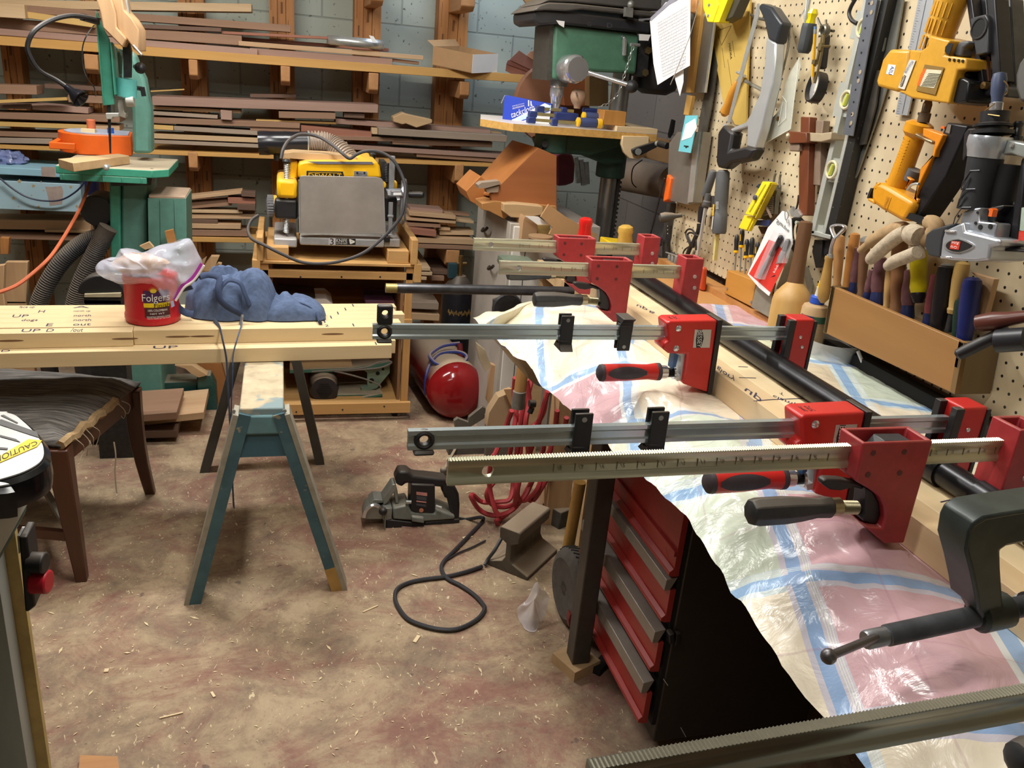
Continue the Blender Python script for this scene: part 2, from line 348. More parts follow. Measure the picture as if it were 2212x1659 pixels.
# ---------------------------------------------------------------- boards on the rack
BC={'mauve':('#A8897A','#917264'),'brown':('#9A7860','#7F604A'),'dark':('#6E5444','#584236'),'tan':('#C6A580','#B08C68'),'gold':('#CFA05C','#B98A48'),'yellow':('#CDA868','#B8924F'),'red':('#A46E58','#8A5846'),'grey':('#A08E7C','#897868'),'pale':('#C9AC88','#B3966F')}
BM={k:mat('board_'+k,a,.7,0,0,13,wood='X',col2=b,bump=.08) for k,(a,b) in BC.items()}
U='on the upper rack shelf'; M_='on the middle rack shelf'; L_='on the lower rack shelf'
boards=[ # x0,y0,x1,y1,thick px,colour,front Y,depth,label
(-40,74,1150,163,19,'gold',4.28,.30,'long golden plank forming the front of the upper rack shelf'),
(-40,58,556,106,14,'mauve',4.30,.16,'mauve plank lying directly on the golden plank, left half of the upper shelf'),
(-40,36,522,77,22,'brown',4.33,.16,'thick brown plank third in the upper shelf pile behind the band saw'),
(-40,4,52,10,30,'pale',4.25,.05,'short pale block end at the far left of the upper shelf'),
(53,24,203,46,14,'yellow',4.29,.10,'short yellow batten under the lamp neck mount '+U),
(53,11,628,54,16,'brown',4.35,.14,'brown plank second from the top '+U+' pile'),
(-40,-2,543,8,18,'pale',4.37,.16,'pale sawn plank topping the upper shelf pile'),
(300,52,478,60,9,'dark',4.32,.06,'short dark strip wedged in the pile right of the band saw fairing'),
(478,67,708,79,6,'red',4.34,.06,'thin reddish strip pointing at the coil of saw blade'),
(520,80,840,104,8,'red',4.42,.14,'dark red plank under the coil of band saw blade'),
(515,88,915,120,10,'tan',4.31,.09,'tan edged board ending just short of the open cardboard box'),
(540,103,848,126,16,'mauve',4.32,.16,'wide mauve plank beneath the tan edged board on the upper shelf'),
(848,126,905,133,7,'brown',4.33,.10,'small brown offcut lying beside the open cardboard box'),
(-30,182,78,185,20,'brown',4.30,.12,'brown board end at the far left of the middle shelf pile, top'),
(95,181,222,187,10,'dark',4.36,.10,'dark board behind the lamp head'),
(-30,222,66,224,12,'dark',4.30,.12,'dark board below the slanting yellow strip at far left'),
(68,224,190,233,13,'mauve',4.31,.12,'mauve board directly below the lamp head'),
(146,205,224,208,16,'brown',4.34,.12,'brown board between lamp head and blade guard'),
(-30,241,258,250,15,'brown',4.29,.16,'long brown board crossing behind the blade guide at left'),
(-30,262,190,270,10,'yellow',4.29,.16,'yellow batten level with the top of the orange drum'),
(192,267,258,271,12,'tan',4.31,.12,'tan board end behind the orange knob'),
(-30,283,128,288,11,'brown',4.29,.16,'brown board left of the orange drum'),
(-30,297,112,300,12,'grey',4.28,.18,'grey brown board touching the orange drum handle'),
(-30,311,1092,354,9,'gold',4.28,.32,'long orange plank forming the front of the middle rack shelf'),
(325,196,398,192,3,'yellow',4.34,.02,'thin pale stick lying loose '+M_),
(328,208,817,226,19,'mauve',4.30,.16,'big mauve plank topping the middle shelf pile right of the band saw'),
(540,203,640,204,8,'dark',4.42,.08,'dark curved scrap lying on the big mauve plank'),
(325,229,520,238,7,'tan',4.34,.10,'thin tan board just under the big mauve plank'),
(602,240,725,243,15,'brown',4.31,.10,'short brown board with a rounded end '+M_),
(743,243,788,245,11,'dark',4.32,.08,'small dark block beneath the big mauve plank end'),
(325,240,470,249,8,'grey',4.32,.12,'grey board left of the loose wooden cube'),
(325,254,648,266,12,'brown',4.29,.16,'long brown board in front of the loose wooden cube'),
(553,258,727,264,5,'yellow',4.34,.06,'thin yellow strip behind the planer hose'),
(725,256,1060,281,11,'mauve',4.34,.14,'mauve plank running behind the notched wooden block'),
(540,269,648,273,13,'brown',4.30,.12,'brown offcut above the black dust pipe'),
(650,271,803,286,20,'red',4.30,.14,'thick reddish board above the ribbed hose'),
(818,276,1096,293,15,'grey',4.25,.12,'weathered grey board below the notched wooden block'),
(803,276,818,277,14,'pale',4.31,.06,'tiny pale block end between two boards right of the hose'),
(1013,281,1084,286,6,'tan',4.38,.08,'small tan strip pointing at the drill press table'),
(325,269,374,272,10,'yellow',4.29,.08,'short yellow block just right of the band saw column'),
(375,272,560,283,10,'grey',4.29,.12,'grey board left of the black dust pipe'),
(665,291,890,299,9,'brown',4.29,.14,'brown board just above the corrugated hose'),
(848,300,1064,307,12,'brown',4.29,.16,'brown board second up from the orange plank, right half'),
(325,288,750,306,11,'pale',4.30,.14,'pale batten behind the black dust pipe'),
(325,302,560,312,8,'grey',4.29,.14,'grey strip resting on the orange plank beside the band saw'),
(755,313,1100,334,10,'mauve',4.29,.16,'mauve plank resting on the orange plank behind the planer'),
(900,331,1080,344,8,'brown',4.30,.10,'narrow brown board just left of the orange wooden jig'),
(406,424,523,411,8,'tan',4.28,.08,'slanting tan board on top of the offcuts left of the planer'),
(406,438,500,431,14,'brown',4.31,.10,'brown offcut under the slanting tan board'),
(521,413,552,415,12,'dark',4.27,.06,'dark square offcut nearest the planer dial, topmost'),
(492,426,552,428,14,'red',4.29,.08,'red brown offcut left of the planer dial'),
(512,441,552,443,13,'dark',4.27,.10,'dark offcut second above the tan strips by the planer'),
(406,454,524,456,6,'pale',4.29,.10,'thin pale strip in the offcuts left of the planer'),
(406,462,552,463,11,'tan',4.30,.12,'tan board mid way down the offcuts left of the planer'),
(406,474,470,475,8,'dark',4.29,.08,'short dark strip by the green motor housing'),
(406,483,520,485,11,'tan',4.28,.12,'tan batten second above the lower shelf plank'),
(406,496,535,498,14,'brown',4.28,.14,'streaky brown board on the lower shelf plank left of the planer'),
(406,512,560,515,11,'gold',4.27,.30,'plank of the lower rack shelf left of the planer'),
(-30,474,195,477,22,'tan',4.29,.16,'wide tan board under the star patterned box'),
(96,496,194,498,6,'pale',4.27,.10,'thin pale strip under the star patterned box'),
(-30,504,236,511,12,'brown',4.27,.30,'plank of the lower rack shelf under the star patterned box'),
(886,448,957,453,8,'mauve',4.34,.12,'mauve board topmost right of the planer crank wheel'),
(884,457,985,466,9,'tan',4.29,.12,'wavy edged board right of the planer crank wheel'),
(945,457,1015,463,5,'brown',4.40,.08,'thin brown strip behind the wavy edged board'),
(878,469,985,477,7,'tan',4.30,.12,'tan strip below the wavy edged board'),
(985,473,1024,478,6,'pale',4.32,.10,'pale strip touching the hooked grey cabinet'),
(860,480,952,485,8,'brown',4.30,.12,'brown board above the thick loose offcut'),
(864,490,943,499,14,'red',4.26,.12,'thick loose offcut lying on the lower shelf right of the planer'),
(948,491,973,492,7,'tan',4.32,.08,'small tan block right of the thick loose offcut'),
(950,498,1024,499,10,'pale',4.33,.12,'pale board on the lower shelf beside the hooked grey cabinet'),
(866,512,1024,518,12,'tan',4.27,.16,'tan plank forming the lower shelf right of the planer, upper one'),
(880,526,1024,531,10,'brown',4.27,.30,'brown plank forming the lower shelf right of the planer, lower one'),
(897,577,930,578,8,'pale',4.22,.5,'pale board end behind the planer cart, top of three'),
(897,587,934,588,8,'pale',4.22,.5,'pale board end behind the planer cart, middle of three'),
(897,597,922,598,8,'pale',4.22,.5,'pale board end behind the planer cart, lowest of three'),
(934,583,972,585,10,'dark',4.30,.3,'dark board end left of the black gas cylinder'),
(932,596,960,597,11,'brown',4.28,.3,'brown board end low beside the black gas cylinder'),
(880,652,948,655,16,'grey',4.24,.3,'grey plank end behind the cart leg under the long pipe'),
(880,676,950,680,15,'tan',4.24,.3,'tan plank end behind the cart leg, just left of the black cylinder'),
(884,742,930,744,22,'brown',4.24,.3,'brown plank end on the floor behind the red tank, upper'),
(884,772,926,774,22,'brown',4.22,.3,'brown plank end on the floor behind the red tank, middle'),
(884,800,926,802,20,'mauve',4.20,.3,'mauve plank end on the floor behind the red tank, lowest'),
]
for (x0,y0,x1,y1,th,cc,Y,dp,lb) in boards:
    a=at((x0,y0),Y=Y); b=at((x1,y1),Y=Y); h=th*depth((a+b)/2)/(FOC*1.06)
    mb=MB(); mb.prism([a,b,b-V((0,0,h)),a-V((0,0,h))],(0,dp,0))
    nm='shelf_plank' if 'forming the front' in lb or 'forming the lower' in lb or 'plank of the lower' in lb else 'board'
    solo(nm,mb,BM[cc],lb,'board',group='boards on the lumber rack',bev=.0015,seg=1)
# slanting yellow strip at left, notched block, cube, pale planks standing
a=at((0,219),Y=4.26); b=at((146,213),Y=4.26)
solo('batten',MB().beam(a,b,.03,.012),BM['yellow'],'slanting yellow strip across the boards left of the lamp head','board')
k2=c2
solo('notched_block',MB().slab(k2,[(1220,1000),(1310,960),(1345,975),(1555,1020),(1555,1050),(1420,1090),(1330,1055),(1300,1062),(1225,1040)],.09,Y=4.26),tanw,'tan wooden block with a notch lying on the middle shelf','block',bev=.003)
solo('wooden_cube',MB().slab(c1,[(1880,940),(1978,950),(1980,1027),(1885,1020)],.06,Y=4.27),BM['mauve'],'loose mauve wooden cube standing on the middle shelf','block',bev=.002)
# open cardboard tray with white end
A=at(c2(1560,555),Y=4.30); B=at(c2(1892,625),Y=4.22); Cc=at(c2(2105,615),Y=4.30)
t=thing('cardboard_tray','shallow open cardboard box with one white end on the upper shelf','box',A)
h=V((0,0,.085)); D=A+(Cc-B)
mb=MB(); 
for p,q in ((A,B),(Cc,D),(D,A)): mb.prism([p,q,q+h,p+h],((Cc-B).normalized()*.003 if (p-A).length<1e-6 and (q-B).length<1e-6 else (D-Cc).normalized()*.003))
mb.prism([A,B,Cc,D],(0,0,.003)); obj('tray',mb,card,t)
obj('white_end',MB().prism([B,Cc,Cc+h,B+h],(Cc-B).cross(V((0,0,1))).normalized()*.002),white,t,label='white end panel')
mb=MB(); mb.prism([A+h,D+h,D+h*1.35+V((-.02,.02,0)),A+h*1.3+V((-.03,.02,0))],(0,.003,0)); obj('flap',mb,card,t)
# coil of band saw blade with tag
ct=at((768,92),Y=4.36); t=thing('blade_coil','coiled band saw blade with a white tag on the upper shelf','saw blade',ct-V((0,0,.02)))
mb=MB(); rr=.135
for r_,z in ((rr,0),(rr-.006,.004),(rr-.012,-.003)):
    mb.loft([[ct+V((r_*math.cos(a),r_*.6*math.sin(a),z+dz)) for a in [2*math.pi*i/40 for i in range(40)]] for dz in (-.018,.018)],cap=False)
obj('blade',mb,steel,t,solid=.001); obj('tag',MB().slab(c2,[(1015,300),(1055,310),(1085,365),(1045,362)],.001,Y=4.27),white,t,label='small white tag')
# ---------------------------------------------------------------- band saw
BY=3.28
t=thing('band_saw','green floor standing band saw with a wooden fairing on its arm','band saw',at((260,380),Y=3.4)*1-V((0,0,0))); BS=t
ORG[t.name]=V((at((260,380),Y=3.4).x,3.4,0)); t.location=ORG[t.name]
ZT=at((230,368),Y=3.2).z
tb=[at(p,Z=ZT) for p in ((119,357),(340,357),(361,335))]
x0,x1=tb[0].x,tb[1].x; yf=tb[0].y
pts=[V((x0,yf,ZT)),V((x1,yf,ZT)),V((x1+.05,yf+.05,ZT)),V((x1+.05,yf+.36,ZT)),V((x0,yf+.36,ZT))]
obj('table',MB().prism(pts,(0,0,-.028)),mat('saw_table_green','#3F9A80',.4,0,.1,dust=.9),t,bev=.003)
mb=MB()
for i in range(5):
    xx=x0+.02+i*(x1-x0-.06)/4; mb.bx(xx,xx+.006,yf-.002,yf+.01,ZT-.05,ZT-.028)
mb.bx(x0+.01,x1-.02,yf,yf+.012,ZT-.05,ZT-.028); obj('fence_rail',mb,green,t,bev=.002)
mb=MB(); mb.slab(P,[(262,100),(290,118),(297,140),(312,170),(318,205),(325,232),(328,332),(287,332),(285,232),(262,215)],.09,Y=3.5); obj('column',mb,cgreen,t,bev=.012)
mb=MB(); mb.slab(P,[(262,375),(316,375),(318,700),(262,700)],.3,Y=3.42); z0=at((290,700),Y=3.42).z; a=at((237,500),Y=3.42).x; b=at((318,500),Y=3.42).x
mb.bx(a-.05,b+.02,3.4,3.85,0,z0+.02); obj('base_column',mb,cgreen,t,bev=.01)
mb=MB(); mb.slab(P,[(236,385),(259,385),(262,700),(240,700)],.2,Y=3.4); obj('lower_door',mb,green,t,bev=.006)
mb=MB(); mb.slab(P,[(319,428),(402,428),(404,570),(321,570)],.22,Y=3.36); mb.slab(P,[(345,431),(347,431),(349,568),(347,568)],.01,Y=3.355); mb.slab(P,[(376,431),(378,431),(382,568),(379,568)],.01,Y=3.355)
obj('motor_housing',mb,cgreen,t,bev=.006)
mb=MB(); a=at((322,440),Y=3.36); b=at((401,440),Y=3.36); mb.bx(a.x,b.x,3.36,3.58,a.z+.02,at((360,427),Y=3.36).z+.008); obj('housing_lid',mb,mat('dusty_lid','#B59B84',.9,0,.1),t,bev=.004)
mb=MB(); mb.slab(P,[(238,376),(262,376),(262,392),(316,392),(316,376),(330,378),(326,400),(240,402)],.1,Y=3.36); mb.cyl(at((328,372),Y=3.3),at((328,372),Y=3.4),.014); obj('trunnion',mb,blackm,t)
# arm fairing of wood
mb=MB(); mb.slab(P,[(205,-12),(238,-12),(250,30),(252,60),(273,84),(265,103),(240,78),(222,60),(216,25)],.14,Y=3.22)
mb.slab(P,[(238,-12),(262,-12),(268,22),(285,40),(300,64),(301,112),(290,108),(273,84),(262,75),(252,58),(250,28)],.16,Y=3.235); obj('wooden_fairing',mb,tanz,t,bev=.004)
mb=MB(); mb.slab(P,[(206,22),(222,60),(236,86),(247,226),(225,228),(212,60)],.012,Y=3.27); mb.slab(P,[(237,90),(241,95),(250,205),(246,206)],.05,Y=3.25); mb.slab(P,[(207,26),(212,60),(225,228),(222,228),(209,70)],.05,Y=3.26); obj('blade_guard',mb,green,t,bev=.002)
mb=MB(); mb.slab(P,[(242,95),(252,105),(258,175),(248,172)],.02,Y=3.34); mb.slab(P,[(255,105),(264,108),(262,160),(256,165)],.02,Y=3.36); obj('guide_plate',mb,mat('guide_grey_green','#6E8A78',.5,0,.15),t)
obj('guide_post',MB().slab(P,[(264,82),(275,78),(283,110),(282,168),(267,168)],.03,Y=3.3),blackm,t)
mb=MB(); a=at((273,170),Y=3.3); b=at((273,209),Y=3.3); mb.cyl(a,b,.034); obj('post_clamp',mb,mat('clamp_teal','#5FB4B0',.4,0,.1),t)
mb=MB(); mb.slab(c1,[(1005,845),(1050,845),(1060,960),(1075,965),(1070,1010),(1015,990),(1000,900)],.05,Y=3.29); mb.slab(c1,[(900,965),(1010,965),(1010,1000),(960,1000),(958,1018),(905,1018)],.03,Y=3.26); mb.cyl(at(c1(1075,865),Y=3.28),at(c1(1145,865),Y=3.28),.018); obj('blade_guide',mb,mat('guide_cast_grey','#A9A7A0',.5,.3,.1),t,bev=.002)
obj('blade',MB().slab(c1,[(912,895),(945,895),(950,1310),(934,1310)],.001,Y=3.285),mat('blade_steel','#3E3F42',.4,.7,.1),t)
obj('tension_rod',MB().cyl(at((270,-10),Y=3.3),at((277,32),Y=3.3),.007),steel,t)
mb=MB(); mb.cyl(at((292,144),Y=3.45),at((300,147),Y=3.4),.008); mb.ball(at((303,147),Y=3.4),.02); mb.cyl(at((296,190),Y=3.4),at((306,192),Y=3.34),.008); mb.beam(at((307,188),Y=3.33),at((311,208),Y=3.33),.014,.014,up=(0,1,0)); obj('knob',mb,black,t)
obj('lock_lever',MB().cyl(at(c1(1140,390),Y=3.2),at(c1(1210,470),Y=3.18),.004),chrome,t)
mb=MB(); q=at((229,362),Y=3.18); mb.ball(q,.011); mb.cyl(q,q+V((0,.05,0)),.006); obj('table_bolt',mb,steel,t)
# gooseneck lamp
pts=smoothpts([at((207,42),Y=3.24),at((185,37),Y=3.2),at((150,34),Y=3.15),at((110,44),Y=3.1),at((75,66),Y=3.06),at((60,95),Y=3.05),at((64,120),Y=3.05),at((85,152),Y=3.06),at((120,172),Y=3.08),at((147,190),Y=3.08)],5)
t=thing('gooseneck_lamp','black flexible lamp curving out from the band saw arm','lamp',pts[-1])
obj('flexible_neck',MB().tube(pts,.0075,8),black,t); a,b=at((146,190),Y=3.08),at((172,212),Y=3.06)
d=(b-a).normalized(); obj('lamp_head',MB().lathe(a-d*.01,d,[(.008,0),(.012,.012),(.014,.03),(.024,.045),(.03,.065),(.026,.066),(.012,.05)],16),mat('lamp_shell','#25252B',.2,.6,.1),t)
obj('mount',MB().beam(at((178,37),Y=3.2),at((210,46),Y=3.26),.02,.02),black,t)
solo('thin_wire',MB().tube(smoothpts([at((203,55),Y=3.24),at((188,75),Y=3.2),at((178,105),Y=3.2),at((180,145),Y=3.2),at((190,172),Y=3.2),at((203,188),Y=3.22),at((207,208),Y=3.22)],4),.002,5),black,'thin dark wire dangling beside the blade guard','wire')
# orange drum
zt=ZT+.001; C0=at((200,338),Z=zt+.0)
cx=at((203,338),Y=C0.y).x; o=[]
base=at((200,336),Z=ZT+.002); cyy=base.y+.13
lft=at(c1(510,1230),Y=cyy).x; rgt=at(c1(1122,1230),Y=base.y+.05).x; rad=.12
for i in range(17):
    a=R(60+180*i/16+30); o.append(V((lft+rad+rad*math.cos(a),cyy+rad*math.sin(a),ZT+.002)))
o+= [V((rgt,base.y+.05,ZT+.002)),V((rgt-.02,base.y+.22,ZT+.002))]
hh=at(c1(800,1155),Y=base.y).z-ZT-.002
t=thing('orange_drum','orange painted drum shaped box with a side handle on the band saw table','box',(lft+rad,cyy,ZT+.002))
obj('body',MB().prism(o,(0,0,hh)),orangep,t,bev=.003)
obj('top_plate',MB().prism([p*1+V((0,0,hh)) + (V((lft+rad+.06,cyy,0))-V((p.x,p.y,0)))*.12 for p in o],(0,0,.003)),mat('dusty_grey_plate','#9AA0B0',.7,0,.2),t)
cz=ZT+.002+hh+.003
mb=MB(); q=at(c1(790,1105),Y=cyy); mb.cyl(V((q.x,cyy-.02,cz)),V((q.x,cyy-.02,cz+.045)),.0155,.0165); obj('knob',mb,mat('terracotta_knob','#C86A45',.5,0,.1),t,bev=.002,label='terracotta knob')
mb=MB(); mb.box((q.x-.005,cyy-.05,cz+.006),(.05,.03,.012)); obj('wooden_pad',mb,maple,t)
q=at(c1(960,1110),Y=cyy); obj('blue_button',MB().cyl(V((q.x,cyy-.04,cz)),V((q.x,cyy-.04,cz+.02)),.012),mat('blue_button','#2F62C8',.4),t,label='blue button')
hp=[at(c1(x,y),Y=base.y-.0) for x,y in ((645,1225),(505,1225),(425,1225))]
mb=MB(); zc=at(c1(560,1245),Y=base.y).z; mb.beam((hp[2].x,base.y-.005,zc),(hp[0].x,base.y-.005,zc),.02,.024); mb.beam((hp[2].x+.01,base.y-.01,zc),(hp[2].x+.02,cyy+.02,zc+.01),.02,.024); mb.beam((hp[2].x+.02,cyy+.02,zc+.01),(lft+.02,cyy+.02,zc+.01),.02,.024)
obj('handle',mb,orangep,t,bev=.003)
mb=MB(); z1=ZT+.001; A=[at(c1(*p),Z=z1+.03) for p in ((495,1355),(622,1390),(1105,1328),(1010,1310))]
mb.prism([V((p.x,p.y,z1)) for p in A],(0,0,.03)); solo('offcut_board',mb,tanw,'tan offcut board lying on the band saw table below the drum','board',bev=.002)
# dust hoses and port
hose=mat('black_corrugated_hose','#3A3A3C',.55,0,.15,dust=.35)
for k,(pp,lb) in enumerate([([(880,520),(760,545),(640,620),(520,740),(420,890),(350,1040),(320,1160)],'black corrugated dust hose curving out left below the band saw table'),([(925,440),(890,500),(840,600),(770,740),(700,890),(650,1040),(630,1160)],'black corrugated dust hose running closest to the band saw column')]):
    pts=smoothpts([at(c6(x,y),Y=3.45-.1*k) for x,y in pp],26); pts.append(V((pts[-1].x,pts[-1].y+.1,.05)))
    rr=[.031+.003*math.sin(i*2.1) for i in range(len(pts))]
    solo('dust_hose',MB().tube(pts,rr,14),hose,lb,'hose',group='dust hoses of the band saw')
q=at(c6(825,300),Y=3.42); solo('dust_port',MB().cyl(q,q+V((.0,.14,.0)),.058).cyl(q+V((.01,.05,-.02)),q+V((.03,.1,-.12)),.05),black,'black round dust port clamped left of the band saw base','dust port',bev=.004)
pts=smoothpts([at(c6(x,y),Y=Y) for x,y,Y in ((770,20,3.5),(740,130,3.4),(690,260,3.3),(610,410,3.2),(520,560,3.1),(420,700,3.0),(280,830,2.95),(130,940,2.9),(-60,1010,2.85))],6)
solo('orange_cord',MB().tube(pts,.006,7),mat('orange_cord','#C0603A',.6,0,.1),'orange power cord swooping down to the left of the band saw','cord')
# star patterned box
SB=4.17
t=thing('star_box','pale blue gift box with gold stars and a taped lid under the upper boards','box',at((85,460),Y=SB))
bl=mat('pale_blue_card','#9DB9C4',.7,0,.05,8)
a=at((-40,388),Y=SB); b=at((179,459),Y=SB); obj('box_body',MB().bx(a.x,b.x,SB,SB+.28,b.z,a.z),bl,t,bev=.003)
a2=at((-40,359),Y=SB-.015); b2=at((182,386),Y=SB-.015); obj('lid',MB().bx(a2.x,b2.x,SB-.015,SB+.3,b2.z,a2.z),mat('blue_lid_card','#8DB6C8',.65,0,.05,8),t,bev=.003)
mb=MB()
for sx,sy,r in ((165,45,22),(285,85,20),(115,190,20),(605,95,18),(655,260,16),(50,65,9),(350,50,9),(270,165,9),(130,130,8),(370,125,9),(160,260,8),(660,110,0),(330,262,16)):
    if r:
        pts=[]
        for i in range(10):
            rr=r if i%2==0 else r*.45; an=math.pi/2+i*math.pi/5; pts.append((sx+rr*math.cos(an),sy-rr*math.sin(an)))
        mb.slab(c6,pts,.0012,Y=SB-.0007)
obj('star_print',mb,mat('gold_print','#A8946A',.6),t)
mb=MB(); mb.slab(c6,[(385,90),(440,95),(525,85),(540,130),(530,240),(425,255),(410,180)],.0012,Y=SB-.001); mb.slab(c1,[(350,1425),(470,1425),(475,1512),(355,1505)],.0012,Y=SB-.0157); obj('tape_patch',mb,mat('brown_tape','#A4938A',.5,0,.15),t)
solo('blue_cord',MB().tube(smoothpts([at(c6(x,y),Y=SB-.03) for x,y in ((0,20),(110,110),(230,180),(370,212),(520,205),(640,140),(715,60),(700,20),(690,-10))],5),.004,6),mat('navy_cord','#1D2440',.5),'dark blue cord hanging in a loop across the star patterned box','cord')
def crumple(cx,cy,cz,rx,ry,rz,seed,n=18,k=3.2,a=.3):
    mb=MB()
    def fn(u,v):
        th=u*2*math.pi; ph=max(.03,min(math.pi-.03,v*math.pi)); x,y,z=math.sin(ph)*math.cos(th),math.sin(ph)*math.sin(th),math.cos(ph)
        q=1+a*noise3(x*k+seed,y*k,z*k)+a*.5*noise3(x*k*2.6,y*k*2.6+seed,z*k*2.6)
        return V((cx+rx*x*q,cy+ry*y*q,cz+rz*z*q))
    return mb.grid(fn,n*2,n)
q=at((14,344),Y=4.3); solo('crumpled_bag',crumple(q.x,q.y,q.z,.075,.06,.045,3),mat('blue_grey_plastic','#6C77A0',.3,0,.3),'crumpled blue plastic bag on the star patterned box lid','bag')
solo('blue_carton',MB().slab(c6,[(722,40),(820,40),(820,170),(722,160)],.08,Y=3.9),mat('deep_blue_card','#27306E',.6),'narrow deep blue carton end right of the star patterned box','box')
# standing planks on the floor at left
for i,(pp,Y,m,lb) in enumerate([([(45,735),(235,735),(225,1090),(35,1090)],3.5,tanz,'wide tan plank standing upright at the left behind the maple boards'),([(-40,770),(35,760),(30,1010),(-50,1010)],3.4,tanz,'tan plank standing upright at the far left edge'),([(0,525),(75,530),(72,670),(0,670)],3.9,lvl,'brown block hanging below the lower shelf at the far left')]):
    mb=MB(); mb.slab(c6,pp,.03,Y=Y)
    if i<2:
        q=at(c6(*pp[3]),Y=Y); w=at(c6(*pp[2]),Y=Y).x; mb.bx(q.x,w,Y,Y+.03,0,q.z+.01)
    solo('standing_plank',mb,m,lb,'board',bev=.002)
mb=MB()
for i,(pp,m) in enumerate([([(1725,790),(1800,690),(1870,690),(1800,850),(1720,870)],0),([(1810,800),(1860,750),(1890,755),(1885,860),(1800,880)],0),([(1610,920),(1720,730),(1760,700),(1700,860),(1650,1020)],0)]):
    mb=MB(); mb.slab(c6,pp,.04,Y=3.6+.05*i); a=at(c6(*pp[-1]),Y=3.6+.05*i); b=at(c6(*pp[-2]),Y=3.6+.05*i); mb.bx(min(a.x,b.x),max(a.x,b.x)+.01,3.6+.05*i,3.64+.05*i,0,max(a.z,b.z)+.02)
    solo('standing_offcut',mb,tanz,['square cut stick leaning behind the apron, largest','square cut stick behind the apron, right of the largest','dusty stick leaning between coffee can and apron'][i],'board')
solo('leaning_stick',MB().slab(c6,[(1405,475),(1475,458),(1505,570),(1430,575)],.02,Y=3.3),oakw,'short orange wood stick poking up behind the plastic bag','board')
solo('wood_scrap',MB().slab(c6,[(1190,600),(1270,565),(1310,610),(1240,630)],.02,Y=3.2),tanw,'brown scrap poking out above the plastic bag, left','board')
# small chop saw like shape behind the can
mb=MB(); q=at(c6(870,1010),Y=3.0); r0=.075
t=thing('circular_guard','dusty black round saw guard behind the coffee can','saw guard',q)
mb.prism([q+V((r0*math.cos(a),0,r0*.9*math.sin(a)-.0)) for a in [math.pi*i/18 for i in range(19)]],(0,.06,0)); obj('guard_shell',mb,black,t,bev=.006)
mb=MB(); mb.slab(c6,[(720,1010),(1030,1000),(1030,1035),(720,1035)],.04,Y=2.99); obj('pale_fence',mb,mat('cream_strip','#B3A88A',.6),t)
mb=MB(); mb.slab(c6,[(715,1040),(1040,1036),(1040,1090),(720,1090)],.1,Y=3.0); a=at(c6(720,1085),Y=3.0); b=at(c6(1030,1085),Y=3.0); mb.bx(a.x,b.x,3.0,3.1,0,a.z+.01); obj('stand',mb,blackm,t)
# ---------------------------------------------------------------- planer cart
CY=3.30; cw=mat('cart_pine','#C99F66',.6,0,0,14,wood='X',col2='#B5874E'); cwz=mat('cart_pine_upright','#C4955C',.6,0,0,14,wood='Z',col2='#AC7F49'); cply=mat('cart_side','#9A7350',.65,0,0,9,wood='Z',col2='#84603F')
p4=K(590,320,6.506)
def bY(mb,k,x0,y0,x1,y1,Y,dp):
    a=at(k(x0,y0),Y=Y); b=at(k(x1,y1),Y=Y); return mb.bx(min(a.x,b.x),max(a.x,b.x),Y,Y+dp,min(a.z,b.z),max(a.z,b.z))
a=at((563,590),Y=CY); b=at((893,590),Y=CY); XL,XR=a.x,b.x; DP=.55
t=thing('planer_cart','wooden rolling cart carrying the yellow planer','cart',((XL+XR)/2,CY,0)); CT=t
zt=at(c7(800,735),Y=CY).z; zl=at(c7(800,760),Y=CY).z
obj('top_board',MB().bx(XL-.02,XR+.02,CY-.01,CY+DP+.02,zl,zt),cw,t,bev=.002)
mb=MB(); bY(mb,c7,180,798,1480,893,CY,.02); obj('front_rail',mb,cw,t,bev=.002)
zr=at(c7(800,765),Y=CY).z; zb=at((700,890),Y=CY).z; zb2=at((870,880),Y=CY).z
for x0,x1 in ((XL,XL+.03),(XR-.03,XR)):
    for y in (CY,CY+DP-.03): obj('corner_post',MB().bx(x0,x1,y,y+.03,zb2+.02,zl),cwz,t,bev=.002)
mb=MB(); z0=at((880,868),Y=CY).z; z1=at((880,888),Y=CY).z
obj('bottom_shelf',MB().bx(XL,XR,CY+.02,CY+DP,z0-.02,z0-.002),cw,t,bev=.002)
obj('bottom_rail',MB().bx(XL-.02,XR+.01,CY-.02,CY,z1,z0+.005),cw,t,bev=.002)
zm=at((893,690),Y=CY).z
obj('middle_shelf',MB().bx(XL,XR,CY+.02,CY+DP,zm-.04,zm-.01),cw,t,bev=.002)
obj('middle_rail',MB().bx(XL,XR+.003,CY-.01,CY+.018,zm-.06,zm+.002),cw,t,bev=.002)
for x in (XL+.031,XR-.045): obj('side_panel',MB().bx(x,x+.012,CY+.03,CY+DP-.03,z0,zl),cply,t)
obj('back_panel',MB().bx(XL,XR,CY+DP,CY+DP+.01,z0,zl),cply,t)
mb=MB()
for x0,x1 in ((XL-.03,XL),(XR,XR+.03)): mb.bx(x0,x1,CY-.02,CY+DP,zl-.06,zt+.005)
obj('end_lip',mb,cw,t,bev=.002)
hz=at(c7(1470,600),Y=CY).z
obj('top_cleat',MB().bx(XR-.015,XR+.012,CY-.02,CY+.42,zt,hz+.03),cw,t,bev=.003); obj('top_cleat',MB().bx(XL-.012,XL+.012,CY-.02,CY+.42,zt,hz+.02),cw,t,bev=.003)
mb=MB()
for x in (200,510,860,1190):
    q=at(c7(x,862 if x>300 else 830),Y=CY); mb.cyl(q+V((0,.003,0)),q-V((0,.001,0)),.004,n=8)
for x in (640,740,830):
    q=at((x,890 if x<700 else 885 if x<800 else 878),Y=CY-.02); mb.cyl(q+V((0,.003,0)),q-V((0,.001,0)),.004,n=8)
obj('screw_head',mb,blackm,t)
